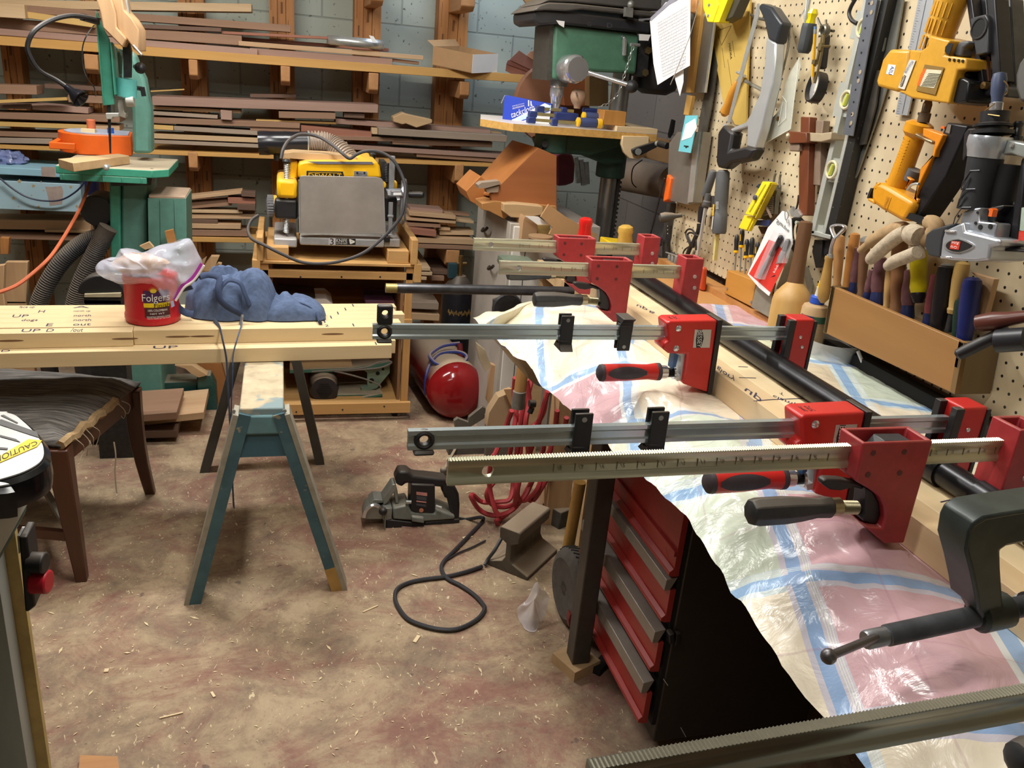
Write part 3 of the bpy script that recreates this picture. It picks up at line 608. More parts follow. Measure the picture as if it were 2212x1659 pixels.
for x in (XL+.05,XR-.05):
    for y in (CY+.05,CY+DP-.06):
        w=MB().cyl((x-.012,y,.028),(x+.012,y,.028),.028,n=18); c=obj('caster',w,rubber,t); obj('fork',MB().prism([V((x-.02,y-.02,.06)),V((x+.02,y-.02,.06)),V((x+.02,y+.02,.06)),V((x-.02,y+.02,.06))],(0,0,max(.005,z1-.06+.005))).bx(x-.018,x-.014,y-.012,y+.012,.025,.062).bx(x+.014,x+.018,y-.012,y+.012,.025,.062),dsteel,c)
# blocks under the planer
zp=at(p4(900,1400),Y=CY+.02).z
for i,(x0,x1) in enumerate(((c7(220,0)[0],c7(410,0)[0]),(c7(1255,0)[0],c7(1435,0)[0]))):
    a=at((x0,550),Y=CY+.0).x; b=at((x1,550),Y=CY).x
    solo('riser_block',MB().bx(a,b,CY,CY+.4,zt,zp),cw,['pine riser block under the left end of the planer base','pine riser block under the right end of the planer base'][i],'block',bev=.003)
# ---------------------------------------------------------------- planer
PY=CY+.03; PB=zp
t=thing('planer','yellow and black benchtop thickness planer with a raised grey metal tray','planer',(at((725,520),Y=PY).x,PY+.2,PB)); PL=t
basem=mat('cast_base','#A9ABAE',.45,.3,.08,40,dust=.35)
mb=MB(); bY(mb,p4,375,1245,1560,1400,PY,.4); bY(mb,p4,10,1265,335,1400,PY+.01,.35); bY(mb,p4,1560,1270,1785,1400,PY+.01,.35)
bb=MB(); bb.bm=mb.bm; obj('base',mb,basem,t,bev=.006)
mb=MB(); mb.slab(p4,[(372,430),(385,395),(420,388),(1440,405),(1520,425),(1550,460),(1572,1200),(380,1198)],.006,Y=PY-.01); obj('infeed_tray',mb,mat('dusty_sheet_metal','#A39C96',.4,.45,.14,7,bump=.03),t,bev=.001)
mb=MB(); mb.slab(p4,[(358,455),(368,455),(380,1198),(368,1198)],.03,Y=PY-.012); mb.slab(p4,[(1545,470),(1555,470),(1582,1200),(1570,1200)],.03,Y=PY-.012); mb.slab(p4,[(380,1200),(1572,1205),(1572,1218),(380,1214)],.004,Y=PY-.012); obj('tray_edge',mb,steel,t)
mb=MB(); prof=[(350,420),(350,240),(380,205),(460,185),(1380,178),(1460,190),(1500,250),(1525,420)]
mb.slab(p4,prof,.3,Y=PY+.03); obj('hood',mb,yel,t,bev=.008)
mb=MB(); mb.slab(p4,[(880,185),(1040,140),(1230,105),(1290,150),(1460,185)],.12,Y=PY+.15); obj('rear_hood',mb,yel,t,bev=.004)
mb=MB(); mb.slab(p4,[(475,188),(1390,192),(1415,228),(620,222)],.002,Y=PY+.026); obj('top_label',mb,mat('grey_label','#6B6A78',.5),t)
mb=MB(); mb.slab(p4,[(470,320),(980,330),(1000,400),(470,400)],.003,Y=PY+.025)
dw=obj('name_plate',mb,black,t)
mb=MB(); mb.slab(p4,[(495,340),(955,348),(955,354),(495,346)],.001,Y=PY+.0235); mb.text('DEWALT',quadY(p4,[(497,412),(965,420),(965,362),(497,354)],PY+.0235)); obj('lettering',mb,yel,dw)
mb=MB(); mb.slab(p4,[(1140,322),(1320,328),(1330,398),(1138,394)],.003,Y=PY+.026); lp=obj('lock_plate',mb,mat('grey_plate','#8C8C90',.4,.3,.1),t)
mb=MB()
for x in (1183,1283): q=at(p4(x,347),Y=PY+.0255); mb.cyl(q,q-V((0,.002,0)),.004,n=10)
mb.text('LOCK',quadY(p4,[(1200,372),(1260,374),(1260,350),(1200,348)],PY+.0255)); obj('plate_marks',mb,black,lp)
mb=MB(); bY(mb,p4,48,435,345,720,PY+.02,.3); obj('motor_cover',mb,yel,t,bev=.015)
mb=MB(); bY(mb,p4,20,715,350,1005,PY+.03,.3); obj('carriage_end',mb,black,t,bev=.01)
mb=MB(); mb.slab(p4,[(240,200),(345,180),(350,430),(240,430)],.2,Y=PY+.1); obj('hood_cheek',mb,yel,t,bev=.006)
# dial at left
a=at((597,450),Y=PY+.05); b=at((572,448),Y=PY+.05); r=.042
mb=MB(); mb.lathe((a.x+.02,PY+.1,a.z),(-1,-.15,0),[(r*.8,0),(r,.01),(r,.02)],24); obj('dial_hub',mb,black,t)
obj('dial_ring',MB().lathe((a.x,PY+.1,a.z),(-1,-.15,0),[(r*1.02,0),(r*1.02,.012)],24),yel,t)
mb=MB()
for i in range(24):
    an=2*math.pi*i/24; c=V((a.x-.022,PY+.097,a.z))+V((0,math.cos(an),math.sin(an)))*r*.96; mb.box(c,(.024,.006,.006))
mb.lathe((a.x-.012,PY+.1,a.z),(-1,-.15,0),[(r*.93,0),(r*.93,.02),(r*.7,.024)],24); obj('dial_grip',mb,mat('grip_grey','#8B8B90',.4,.3,.1),t)
# columns and springs
def spring(mb,x,y0,y1,k,Y,r):
    A=at(k(x,y0),Y=Y); B=at(k(x,y1),Y=Y); n=int(abs(A.z-B.z)/.006)
    pts=[V((A.x+r*math.cos(i*.7),Y+r*math.sin(i*.7),A.z+(B.z-A.z)*i/(n*9))) for i in range(n*9+1)]
    return mb.tube(pts,.0018,5)
mb=MB(); mb.cyl(at(p4(190,1200),Y=PY+.05),at(p4(200,200),Y=PY+.05),.007); spring(mb,195,210,430,p4,PY+.05,.0115); spring(mb,180,1005,1180,p4,PY+.05,.011); obj('spring_column',mb,steel,t)
mb=MB(); q=at(p4(190,190),Y=PY+.05); mb.lathe(q-V((0,0,.006)),(0,0,1),[(.014,0),(.017,.008),(.01,.016)]); q=at(p4(55,65),Y=PY+.25); mb.lathe(q,(0,0,1),[(.014,-.03),(.014,0),(.017,.005),(.01,.012)]); q=at(p4(1395,105),Y=PY+.2); mb.lathe(q,(0,0,1),[(.012,-.02),(.012,0),(.016,.006),(.01,.012)]); obj('column_cap',mb,blackm,t)
mb=MB(); mb.cyl(at(p4(1600,470),Y=PY+.06),at(p4(1600,215),Y=PY+.06),.007); spring(mb,1600,215,470,p4,PY+.06,.008); bY(mb,p4,1520,190,1585,470,PY+.1,.1); obj('lead_screw',mb,blackm,t)
mb=MB(); bY(mb,p4,1640,120,1700,600,PY+.02,.012); bY(mb,p4,1630,110,1715,160,PY+.015,.02); obj('scale_bar',mb,mat('galvanized','#A9ADB2',.4,.6,.08),t,bev=.001)
mb=MB(); mb.slab(p4,[(1590,585),(1810,580),(1835,680),(1620,680)],.03,Y=PY-.02); gl=obj('gauge_bracket',mb,mat('gauge_grey','#7C8088',.4,.2,.1),t,bev=.002)
mb=MB(); mb.slab(p4,[(1660,600),(1790,598),(1795,606),(1663,608)],.001,Y=PY-.0208); mb.slab(p4,[(1690,625),(1800,624),(1805,660),(1690,662)],.001,Y=PY-.0208)
for i in range(4): mb.slab(p4,[(1610,598+i*17),(1650,597+i*17),(1652,604+i*17),(1612,605+i*17)],.001,Y=PY-.0208)
obj('gauge_marks',mb,white,gl)
mb=MB(); bY(mb,p4,1570,680,1735,1040,PY+.03,.15); obj('right_housing',mb,black,t,bev=.01)
mb=MB(); bY(mb,p4,1625,760,1680,945,PY+.0,.01); bY(mb,p4,1610,940,1690,975,PY-.003,.01); bY(mb,p4,1622,975,1670,1215,PY+.0,.008); bY(mb,p4,1600,1210,1690,1230,PY-.002,.02); obj('depth_scale',mb,mat('galvanized','#A9ADB2',.4,.6,.08),t,bev=.001)
mb=MB(); bY(mb,p4,1565,1240,1645,1330,PY-.003,.02); obj('stop_knob',mb,black,t,bev=.004)
mb=MB(); bY(mb,p4,1550,485,1590,560,PY+.02,.05); bY(mb,p4,1700,470,1745,580,PY+.08,.05); obj('yellow_boss',mb,yel,t,bev=.006)
# crank wheel
q=at(p4(1835,755),Y=PY+.07); rw=.082; cen=V((q.x,PY+.08,q.z)); axd=V((1,-.18,0)).normalized()
o1=axd.cross(V((0,0,1))); 
mb=MB(); mb.tube([cen+(o1*math.cos(a)+V((0,0,1))*math.sin(a))*rw for a in [2*math.pi*i/32 for i in range(32)]],.011,8,closed=True)
for i in range(3):
    an=2*math.pi*i/3+.5; mb.beam(cen,cen+(o1*math.cos(an)+V((0,0,1))*math.sin(an))*rw,.02,.008,up=axd)
mb.cyl(cen-axd*.03,cen+axd*.012,.018); wh=obj('crank_wheel',mb,mat('cast_aluminium','#B9BCC2',.3,.8,.08),t)
ha=at(p4(1915,655),Y=PY+.03); hb=at(p4(2112,658),Y=PY+.0)
obj('crank_handle',MB().lathe(ha,hb-ha,[(.012,0),(.0135,.03),(.0135,(hb-ha).length-.01),(.01,(hb-ha).length)],14),black,wh)
# base sticker
st=MB(); st.slab(p4,[(778,1262),(875,1264),(875,1362),(778,1360)],.0008,Y=PY-.001); s1=obj('sticker',st,mat('sticker_white','#C9C9CC',.5),t)
mb=MB(); mb.text('3',quadY(p4,[(798,1358),(852,1360),(852,1270),(798,1268)],PY-.0018)); mb.slab(p4,[(880,1270),(1160,1274),(1158,1358),(880,1358)],.0008,Y=PY-.0012); obj('sticker_print',mb,klet,s1)
mb=MB(); mb.text('KNIFE',quadY(p4,[(888,1322),(1042,1322),(1042,1278),(888,1276)],PY-.0024)); mb.text('CUTTER HEAD',quadY(p4,[(888,1350),(1042,1350),(1042,1330),(888,1330)],PY-.0024))
mb.slab(p4,[(1066,1285),(1080,1276),(1148,1308),(1146,1326),(1090,1350),(1078,1342)],.0004,Y=PY-.0022); obj('sticker_lettering',mb,wlet,s1)
mb=MB(); q=at(p4(1105,1310),Y=PY-.0023); mb.cyl(q,q-V((0,.0004,0)),.0015,n=8); obj('sticker_dot',mb,klet,s1)
# scraps on top
mb=MB(); mb.slab(p4,[(125,80),(280,62),(1030,105),(1180,135),(1150,180),(640,178),(130,135)],.12,Y=PY+.08); solo('offcut_panel',mb,tanw,'thin tan panel offcut lying on top of the planer','board')
# duct and hose
ya=PY+.24; A=at((558,309),Y=ya); B=at((668,309),Y=ya)
t=thing('dust_pipe','smooth black dust pipe joined to a ribbed hose above the planer','dust pipe',A)
mb=MB(); L=(B-A).length; mb.lathe(A,(B-A),[(.036,0),(.046,0),(.047,L*.2),(.046,L*.22),(.046,L*.5),(.047,L*.52),(.045,L*.7),(.045,L),(.04,L)],24); obj('pipe',mb,mat('pipe_black','#1B1B20',.25,0,.1),t)
pts=smoothpts([at((664,309),Y=ya),at((690,307),Y=ya),at((715,314),Y=ya),at((738,330),Y=ya-.03),at((758,350),Y=ya-.06)],22)
obj('ribbed_hose',MB().tube(pts,[.041+.0035*(1 if i%4<2 else -1) for i in range(len(pts))],18),mat('smoky_hose','#9A8B7E',.3,0,.12,dust=.4),t)
mb=MB(); mb.tube([B+V((-.004,0,0))+V((0,math.cos(a),math.sin(a)))*.047 for a in [2*math.pi*i/24 for i in range(24)]],.003,6,closed=True); obj('hose_clamp',mb,steel,t)
# planer cord
pc=[(c2(265,1355),.0),(c2(285,1270),.02),(c2(340,1190),.06),(c2(440,1145),.1),(c2(580,1165),.1),(c2(700,1235),.05),(c2(790,1310),.0),(c2(850,1352),-.01),(c2(905,1320),-.01),(c2(975,1292),-.01),(c2(1060,1288),-.01),(c2(1150,1315),-.01),(c2(1225,1370),-.02),(c2(1290,1480),-.03),(c2(1325,1600),-.05),(c7(1395,230),-.08),(c7(1375,330),-.09),(c7(1310,425),-.09),(c7(1200,540),-.09),(c7(1050,655),-.1),(c7(880,720),-.1),(c7(700,748),-.1),(c7(520,735),-.1),(c7(350,665),-.1),(c7(200,590),-.08),(c7(95,535),-.02),(c7(62,460),.05),(c7(90,380),.08),(c7(150,335),.1)]
solo('planer_cord',MB().tube(smoothpts([at(p,Y=PY+d) for p,d in pc],6),.0065,8),mat('grey_black_cord','#35353A',.6,0,.1,dust=.2),'dark power cord looping over and in front of the planer','cord')
# things in the cart
t=thing('jointer_machine','dusty green benchtop machine with a round black motor on the cart bottom shelf','machine',(at((700,870),Y=CY+.15).x,CY+.2,z0))
gz=mat('jointer_green','#3E6B5B',.5,0,.15,dust=.85)
q=at((700,838),Y=CY+.08); r=.062
mb=MB(); mb.lathe((q.x,CY+.06,q.z),(0,1,0),[(.04,-.012),(.056,-.008),(r,.02),(r,.16)],24); mo=obj('motor',mb,mat('motor_black','#2A2528',.45,0,.2,dust=.7),t)
mb=MB()
for i in range(7): mb.box((q.x,CY+.0475,q.z-.03+i*.01),(.07-abs(i-3)*.012,.004,.003))
obj('vent_slots',mb,dark,mo)
z3=K(400,760,4.424)
mb=MB(); mb.slab(z3,[(1440,490),(1885,400),(1885,450),(1440,520)],.03,Y=CY+.06); a=at(z3(1440,500),Y=CY+.06); b=at(z3(1885,430),Y=CY+.06); mb.prism([a,b,b+V((0,.3,.012)),a+V((0,.3,.012))],(0,0,.004)); mb.bx(a.x,b.x,CY+.08,CY+.3,z0,z0+.004); obj('base_plate',mb,gz,t)
mb=MB(); mb.slab(z3,[(1000,175),(1590,155),(1960,95),(1960,130),(1600,185),(1000,205)],.12,Y=CY+.1); obj('upper_bed',mb,gz,t)
mb=MB(); mb.slab(z3,[(1000,110),(1180,100),(1590,95),(1600,150),(1000,165)],.08,Y=CY+.12); obj('wood_pad',mb,tanw,t)
mb=MB(); mb.slab(z3,[(1700,170),(1790,110),(1955,110),(1955,200),(1830,350),(1690,385),(1680,340),(1740,330),(1740,200)],.02,Y=CY+.13); br=obj('bracket',mb,mat('bracket_grey_green','#7E9480',.5,0,.12),t)
mb=MB()
for x,y,rr in ((1840,205,.009),(1780,275,.0115),(1890,165,.006)): w=at(z3(x,y),Y=CY+.129); mb.cyl(w,w-V((0,.001,0)),rr,n=14)
obj('bracket_hole',mb,dark,br)
solo('jointer_cord',MB().tube(smoothpts([at(z3(x,y),Y=CY+.05) for x,y in ((1210,190),(1400,175),(1600,165),(1750,140),(1850,100),(1950,90),(1970,105),(1900,140),(1800,160),(1500,180),(1420,182),(1560,215),(1720,260),(1820,300),(1860,320),(1868,345))],4),.004,6),mat('dusty_cord','#6E665E',.7,0,.1),'dusty cord draped over the green machine on the cart','cord')
for i,(pp,m,lb) in enumerate([([(505,1050),(730,1050),(790,1100),(560,1100)],white,'loose white papers on the cart middle shelf behind the apron'),([(1060,1060),(1310,1065),(1330,1110),(1070,1110)],mat('red_blue_box','#6E3A48',.5,0,0,3,col2='#3A4270'),'flat red and blue box on the right of the cart middle shelf'),([(310,1010),(640,1040),(600,1070),(400,1075)],black,'dark tangled tool on the left of the cart middle shelf')]):
    mb=MB(); mb.slab(c7,pp,.18,Y=CY+.1); solo(['papers','flat_box','dark_tool'][i],mb,m,lb,['papers','box','tool'][i],bev=.003)
# orange brown storage unit left of the cart, seen under the boards
t=thing('tool_stand','orange brown wooden stand with dark green machine under the boards at left','stand',(at((470,860),Y=3.5).x,3.5,0))
mb=MB(); mb.slab(z3,[(110,110),(345,110),(395,300),(415,740),(330,720),(310,500),(275,250)],.04,Y=3.5); q=at(z3(330,720),Y=3.5); obj('side_board',mb,mat('orange_ply','#B07645',.6,0,0,12,wood='Z',col2='#94602F'),t)
mb=MB(); mb.slab(z3,[(-300,760),(415,715),(415,745),(-300,800)],.35,Y=3.48); a=at(z3(0,790),Y=3.5); mb.bx(at(z3(-300,790),Y=3.5).x,at(z3(410,790),Y=3.5).x,3.5,3.8,0,a.z); obj('base_board',mb,oakw,t)
mb=MB(); mb.slab(z3,[(110,250),(180,220),(240,225),(290,320),(305,560),(280,660),(150,670),(135,560),(120,400)],.1,Y=3.44); mb.slab(z3,[(-380,300),(120,280),(120,400),(-380,410)],.1,Y=3.46); gp=obj('green_casting',mb,dgreen,t,bev=.004)
mb=MB()
for x,y in ((170,455),(175,505),(180,640)): w=at(z3(x,y),Y=3.439); mb.cyl(w,w-V((0,.001,0)),.008,n=10)
obj('casting_hole',mb,dark,gp)
mb=MB(); mb.slab(z3,[(-100,130),(60,130),(210,225),(130,245),(60,210),(0,160)],.05,Y=3.42); obj('brace',mb,tanw,t)
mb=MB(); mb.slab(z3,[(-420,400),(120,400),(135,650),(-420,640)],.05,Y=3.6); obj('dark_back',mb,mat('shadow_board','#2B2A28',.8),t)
# low boards stacked under the chair's far leg
for i,(x0,y0,x1,y1,th,cc,lb) in enumerate([(205,903,382,890,18,'brown','brown board on the floor under the stand, topmost'),(180,935,382,930,16,'dark','dark board on the floor under the stand, second'),(170,958,372,954,14,'dark','dark board on the floor under the stand, third'),(160,978,280,974,14,'dark','dark short board on the floor under the stand, lowest'),(300,905,440,890,12,'tan','tan board on the floor pointing from the stand to the sawhorse')]):
    Y=3.1+.02*i; a=at((x0,y0),Y=Y); b=at((x1,y1),Y=Y); h=.03
    mb=MB(); mb.prism([a,b,b-V((0,0,h)),a-V((0,0,h))],(0,.25,0)); solo('floor_board',mb,BM[cc],lb,'board',group='boards on the floor at left',bev=.002)
# ---------------------------------------------------------------- sawhorse
SZ=.59; t=thing('sawhorse','worn blue painted wooden sawhorse carrying the maple boards','sawhorse',(-.06,2.5,0))
paint=mat('blue_green_paint','#466A74',.6,0,0,12,wood='Y',col2='#35545E',spots=('#8B8470',40,.66)); wornt=mat('worn_top','#B9A98C',.75,0,.2,22,spots=('#7C8E90',9,.52)); edge=mat('pale_edge','#9A9484',.7,0,.15,30)
a=at((520,872),Y=2.05).x; b=at((613,872),Y=2.05).x; a-=.004
obj('beam',MB().bx(a,b,2.05,2.98,SZ-.04,SZ-.002),[wornt],t,bev=.004)
obj('beam_skirt',MB().bx(a+.012,b-.012,2.06,2.97,SZ-.1,SZ-.04),paint,t)
feet=[((405,1293),(515,885)),((744,1262),(615,880)),((443,1015),(512,800)),((691,998),(620,790))]
tops=[2.07,2.07,2.93,2.93]
for i,(f,tp) in enumerate(feet):
    F=at(f,Z=0.0); s=-1 if i%2==0 else 1; T=V(((a if s<0 else b)+s*.008,tops[i],SZ-.015))
    d=(T-F).normalized(); w=.03; wp=.014; m=MB()
    up=V((0,1,0))
    if i<2:
        m.mi(0).beam(F-V((s*.022,0,0)),T-V((s*.022,0,0)),.03,.062,up=up,w2=.03); m.mi(1).beam(F,T,.013,.064,up=up)  # blue leg with a thin paler strip along its outer side
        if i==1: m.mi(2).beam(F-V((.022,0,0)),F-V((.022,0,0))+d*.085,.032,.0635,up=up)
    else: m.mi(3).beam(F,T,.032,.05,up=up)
    # flatten feet on the floor
    for v in m.bm.verts:
        if v.co.z<.03: v.co-=d*(v.co.z/d.z)
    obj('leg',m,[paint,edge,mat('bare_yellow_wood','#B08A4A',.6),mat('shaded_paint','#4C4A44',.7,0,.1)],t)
z1=at((560,985),Y=2.055).z; x0=at((488,985),Y=2.055).x; x1=at((640,985),Y=2.055).x
obj('gusset',MB().prism([V((a-.006,2.055,SZ-.05)),V((b+.006,2.055,SZ-.05)),V((x1,2.05,z1)),V((x0,2.05,z1))],(0,.018,0)),mat('blue_ply','#3F6473',.55,0,0,14,wood='X',col2='#335562'),t)
obj('beam_end',MB().bx(a+.004,b-.004,2.043,2.055,SZ-.075,SZ-.02),mat('pale_blue_paint','#5E8288',.6,0,.12,20),t,bev=.006)
mb=MB()
for x,y in ((505,888),(615,887),(508,933),(622,915),(633,955),(497,975)): q=at((x,y),Y=2.05); mb.cyl(q,q-V((0,.004,0)),.005,n=8)
obj('screw_head',mb,dsteel,t)
obj('rear_gusset',MB().prism([V((a-.006,2.94,SZ-.05)),V((b+.006,2.94,SZ-.05)),V((x1,2.94,z1)),V((x0,2.94,z1))],(0,.018,0)),paint,t)
# ---------------------------------------------------------------- maple boards
ang=R(4.0); bd=V((math.cos(ang),math.sin(ang),0)); bn=V((-math.sin(ang),math.cos(ang),0)); T0=.0435
F0=at((846,774),Z=SZ); F0=V((F0.x,F0.y,0))
def mboard(x0,x1,row,layer,lb,w=T0,off=0,slots=(),texts=()):
    o=F0+bn*(row*(T0+.001)+off)+V((0,0,SZ+layer*(T0+.0005)))
    A=o+bd*x0; B=o+bd*x1; mb=MB(); mb.prism([A,B,B+bn*w,A+bn*w],(0,0,T0))
    cen=(A+B)/2; tt=thing('maple_board',lb,'board',cen,'maple boards on the sawhorse')
    tt.rotation_euler.z=0; obj('stock',mb,mapm,tt,bev=.0015)
    if slots:
        m=MB()
        for sx in slots:
            c=o+bd*sx-bn*.0003+V((0,0,T0*.52)); m.prism([c+bd*(.034*math.cos(q))+V((0,0,.0028*math.sin(q))) for q in [2*math.pi*i/16 for i in range(16)]],bn*.003)
        obj('biscuit_slot',m,mat('slot_brown','#6A4A2E',.8),tt)
    if texts:
        m=MB()
        for s,sx,l,v0,v1 in texts:
            c=o+V((0,0,T0+.0006)); m.text(s,[c+bd*sx+bn*v0,c+bd*(sx+l)+bn*v0,c+bd*(sx+l)+bn*v1,c+bd*sx+bn*v1])
        obj('pencil_mark',m,ink,tt)
mapm=mat('maple_rot','#DCC49A',.55,0,0,16,wood='X',col2='#CDB285')
LX=-1.5
def bxx(p,z): # distance along board direction of a pixel at height z on the front line
    q=at(p,Z=z); return (q-F0).dot(bd)
zU=SZ+2*T0
mboard(LX,0,0,0,'maple board jutting out in front at the bottom of the stack',texts=(('UP',bxx((330,755),SZ+T0),.065,.012,.036),('I',bxx((812,745),SZ+T0),.004,.004,.03),('D',bxx((-2,766),SZ+T0),.02,.012,.03)))
for r_ in range(1,7): mboard(LX,[.02,-.01,.03,0,.02,.01][r_-1],r_,0,'lower layer maple board, %s from the front'%['second','third','fourth','fifth','sixth','seventh'][r_-1])
xs=bxx((287,712),zU)
mboard(LX,xs,1,1,'front maple board of the top layer, left of the coffee can',off=-.008,slots=(bxx((25,730),zU-.02),bxx((272,724),zU-.02)),texts=(('UP',bxx((48,713),zU),.045,.01,.036),('D',bxx((102,712),zU),.018,.01,.036),('/out',bxx((155,711),zU),.03,.006,.04)))
mboard(xs+.001,bxx((809,698),zU),1,1,'front maple board of the top layer under the blue apron strap',off=.003,slots=(bxx((385,724),zU-.02),bxx((437,724),zU-.02),bxx((717,717),zU-.02)),texts=(('2',bxx((700,700),zU),.012,.01,.03),('1',bxx((760,699),zU),.004,.008,.036)))
rows=[(bxx((862,690),zU),'E',103,'out'),(bxx((835,683),zU),'dogs',48,'north'),(bxx((869,672),zU),'UP',28,'north'),(bxx((850,665),zU),'H',85,'north up'),(bxx((854,660),zU),'face up',45,'A')]
for i,(xe,tx,px,t2) in enumerate(rows):
    y=[698,691,682,671,660][i]
    mboard(LX,xe,2+i,1,'top layer maple board, %s from the front'%['second','third','fourth','fifth','farthest back'][i],texts=((tx,bxx((px,y),zU),.04 if len(tx)>1 else .016,.008,.034),(t2,bxx((160,y),zU),.045,.01,.03),('1',bxx((700+15*i,y-2),zU),.004,.006,.036)))
# ---------------------------------------------------------------- coffee can
ZC_=zU+.001; q=at((322,706),Z=ZC_); cr=.0765; cc=V((q.x+.002,q.y+cr*.96,ZC_))
t=thing('coffee_can','red plastic coffee can with a printed label standing on the maple boards','can',cc); CAN=t
canm=mat('can_red','#C2202A',.38,0,.04)
obj('can_body',MB().lathe(cc,(0,0,1),[(cr*.9,0),(cr*.97,.003),(cr,.012),(cr,.022),(cr*.965,.03),(cr*.955,.11),(cr*.97,.125),(cr*.97,.135),(cr*.93,.14),(cr*.9,.14)],40),canm,t)
th0=math.atan2(CAM.y-cc.y,CAM.x-cc.x)
f5=K(260,610,15.8)
def can(u,v,r=.0008):  # u,v from label pixels: angle from horizontal offset, height from vertical
    x=(u-870)/930; h=(1480-v)/1480*.146-.002
    a_=th0+math.asin(max(-.98,min(.98,x))); rr=cr*.962+r
    return V((cc.x+rr*math.cos(a_),cc.y+rr*math.sin(a_),cc.z+h+.004))
def canpatch(mb,u0,u1,v0,v1,r,n=10): mb.grid(lambda a,b:can(u0+(u1-u0)*a,v0+(v1-v0)*b,r),n,2)
def cantext(mb,s,u0,u1,v0,v1,r): mb.text(s,None,lambda a,b:can(u0+(u1-u0)*a,v0+(v1-v0)*b,r))
def patch(nm,m,*rs,txt=()):
    mb=MB()
    for r_ in rs: canpatch(mb,*r_)
    for r_ in txt: cantext(mb,*r_)
    obj(nm,mb,m,t,flat=True)
patch('label_sky',mat('label_purple','#4A2452',.5,0,.3,40),(600,1440,420,790,.0012))
patch('label_band',mat('label_yellow','#E8C81E',.45,0,.1,60),(585,1455,790,920,.0014))
patch('label_panel',mat('label_brown','#4A2326',.5,0,.1),(610,1440,925,1290,.0013))
mb=MB()
for i in range(15):
    a1=math.pi*(i+.5)/15; mb.f(mb.vs([can(930+60*math.cos(a1-.07),430-55*math.sin(a1-.07),.0019),can(930+60*math.cos(a1+.07),430-55*math.sin(a1+.07),.0019),can(930+185*math.cos(a1),430-150*math.sin(a1),.0019)]))
mb.f(mb.vs([can(930+105*math.cos(a1),430-(62 if math.sin(a1)>0 else 60)*math.sin(a1),.0021) for a1 in [2*math.pi*i/20 for i in range(20)]])); obj('label_sun',mb,mat('label_sun','#F2CF3A',.5),t,flat=True)
patch('label_name',wlet,txt=(('Folgers',555,1440,810,520,.0026),('100% COLOMBIAN',715,1340,1040,975,.0026),('NET WT',780,1250,1130,1085,.0026),('MOUNTAIN GROWN COFFEE',665,1430,1225,1180,.0026),('HELPS MAKE UP TO CUPS',680,1430,1270,1235,.0026)))
patch('label_script',klet,txt=(('Finish',930,1440,925,800,.003),))
# ---------------------------------------------------------------- plastic bag heap on the can
bagm=mat('clear_bag','#E4E8F8',.12,0,.03,30,alpha=.4)
bm_=bagm.node_tree; 
Z0=cc.z+.142
t=thing('plastic_bag','crumpled clear zip bag with purple seal draped over the coffee can','bag',(cc.x,cc.y,Z0))
outl=[(815,780),(870,718),(960,727),(1012,640),(1052,620),(1190,660),(1330,600),(1480,570),(1622,532),(1690,660),(1725,745),(1640,880),(1560,930),(1490,1055),(1440,1075),(1380,1000),(1280,930),(1020,905),(850,850)]
O=[at(c6(*p),Y=cc.y-.03) for p in outl]; ctr=V((cc.x+.01,cc.y-.03,Z0+.03))
mb=MB(); n=len(outl)*3; ring=smoothpts(O,3,closed=True)
def bagpt(u,v,sd):
    i=u*len(ring); a_=ring[int(i)%len(ring)]; b_=ring[(int(i)+1)%len(ring)]; p=a_.lerp(b_,i-int(i)); q=ctr.lerp(p,v)
    dome=(1-v*v)**.5; nz=noise3(q.x*22,q.z*22,sd)*.03+noise3(q.x*55,q.z*55,sd+3)*.012
    return q+V((0,sd*(.075*dome)+nz*(1-.3*v),0))
mb.grid(lambda u,v:bagpt(u,max(.001,v),-1),90,16); mb.grid(lambda u,v:bagpt(u,max(.001,v),1),90,10)
obj('film',mb,bagm,t)
q=at(c6(1200,755),Y=cc.y-.04); mb=MB(); mb.grid(lambda u,v:V((q.x+.075*math.sin(math.pi*v)*math.cos(2*math.pi*u)*(1+.25*noise3(math.cos(u*6.28)*2,v*4,1)),q.y+.035*math.sin(math.pi*v)*math.sin(2*math.pi*u),q.z+.028*math.cos(math.pi*v)*(1+.4*noise3(math.cos(u*6.28)*3,v*5,math.sin(u*6.28)*3)))),24,12)
obj('beige_lump',mb,mat('beige_filler','#D2B193',.85,0,.12,40),t,label='beige lump inside the bag')
mb=MB(); pp=[at(c6(x,y),Y=cc.y-.06) for x,y in ((1722,748),(1640,872),(1560,930),(1520,985),(1480,1050))]; mb.tube(smoothpts(pp,5),.005,6,flat=.4,up=(0,1,0)); obj('zip_seal',mb,mat('purple_seal','#B43AA8',.4),t,label='purple zip seal')
mb=MB(); mb.tube(smoothpts([p+V((.006,-.004,-.004)) for p in pp],5),.0035,6); obj('white_edge',mb,wlet,t)
mb=MB(); mb.slab(c6,[(1455,1075),(1480,1065),(1490,1110),(1462,1125)],.002,Y=cc.y-.075); obj('slider',mb,mat('slider_blue','#A8B8E0',.4),t)
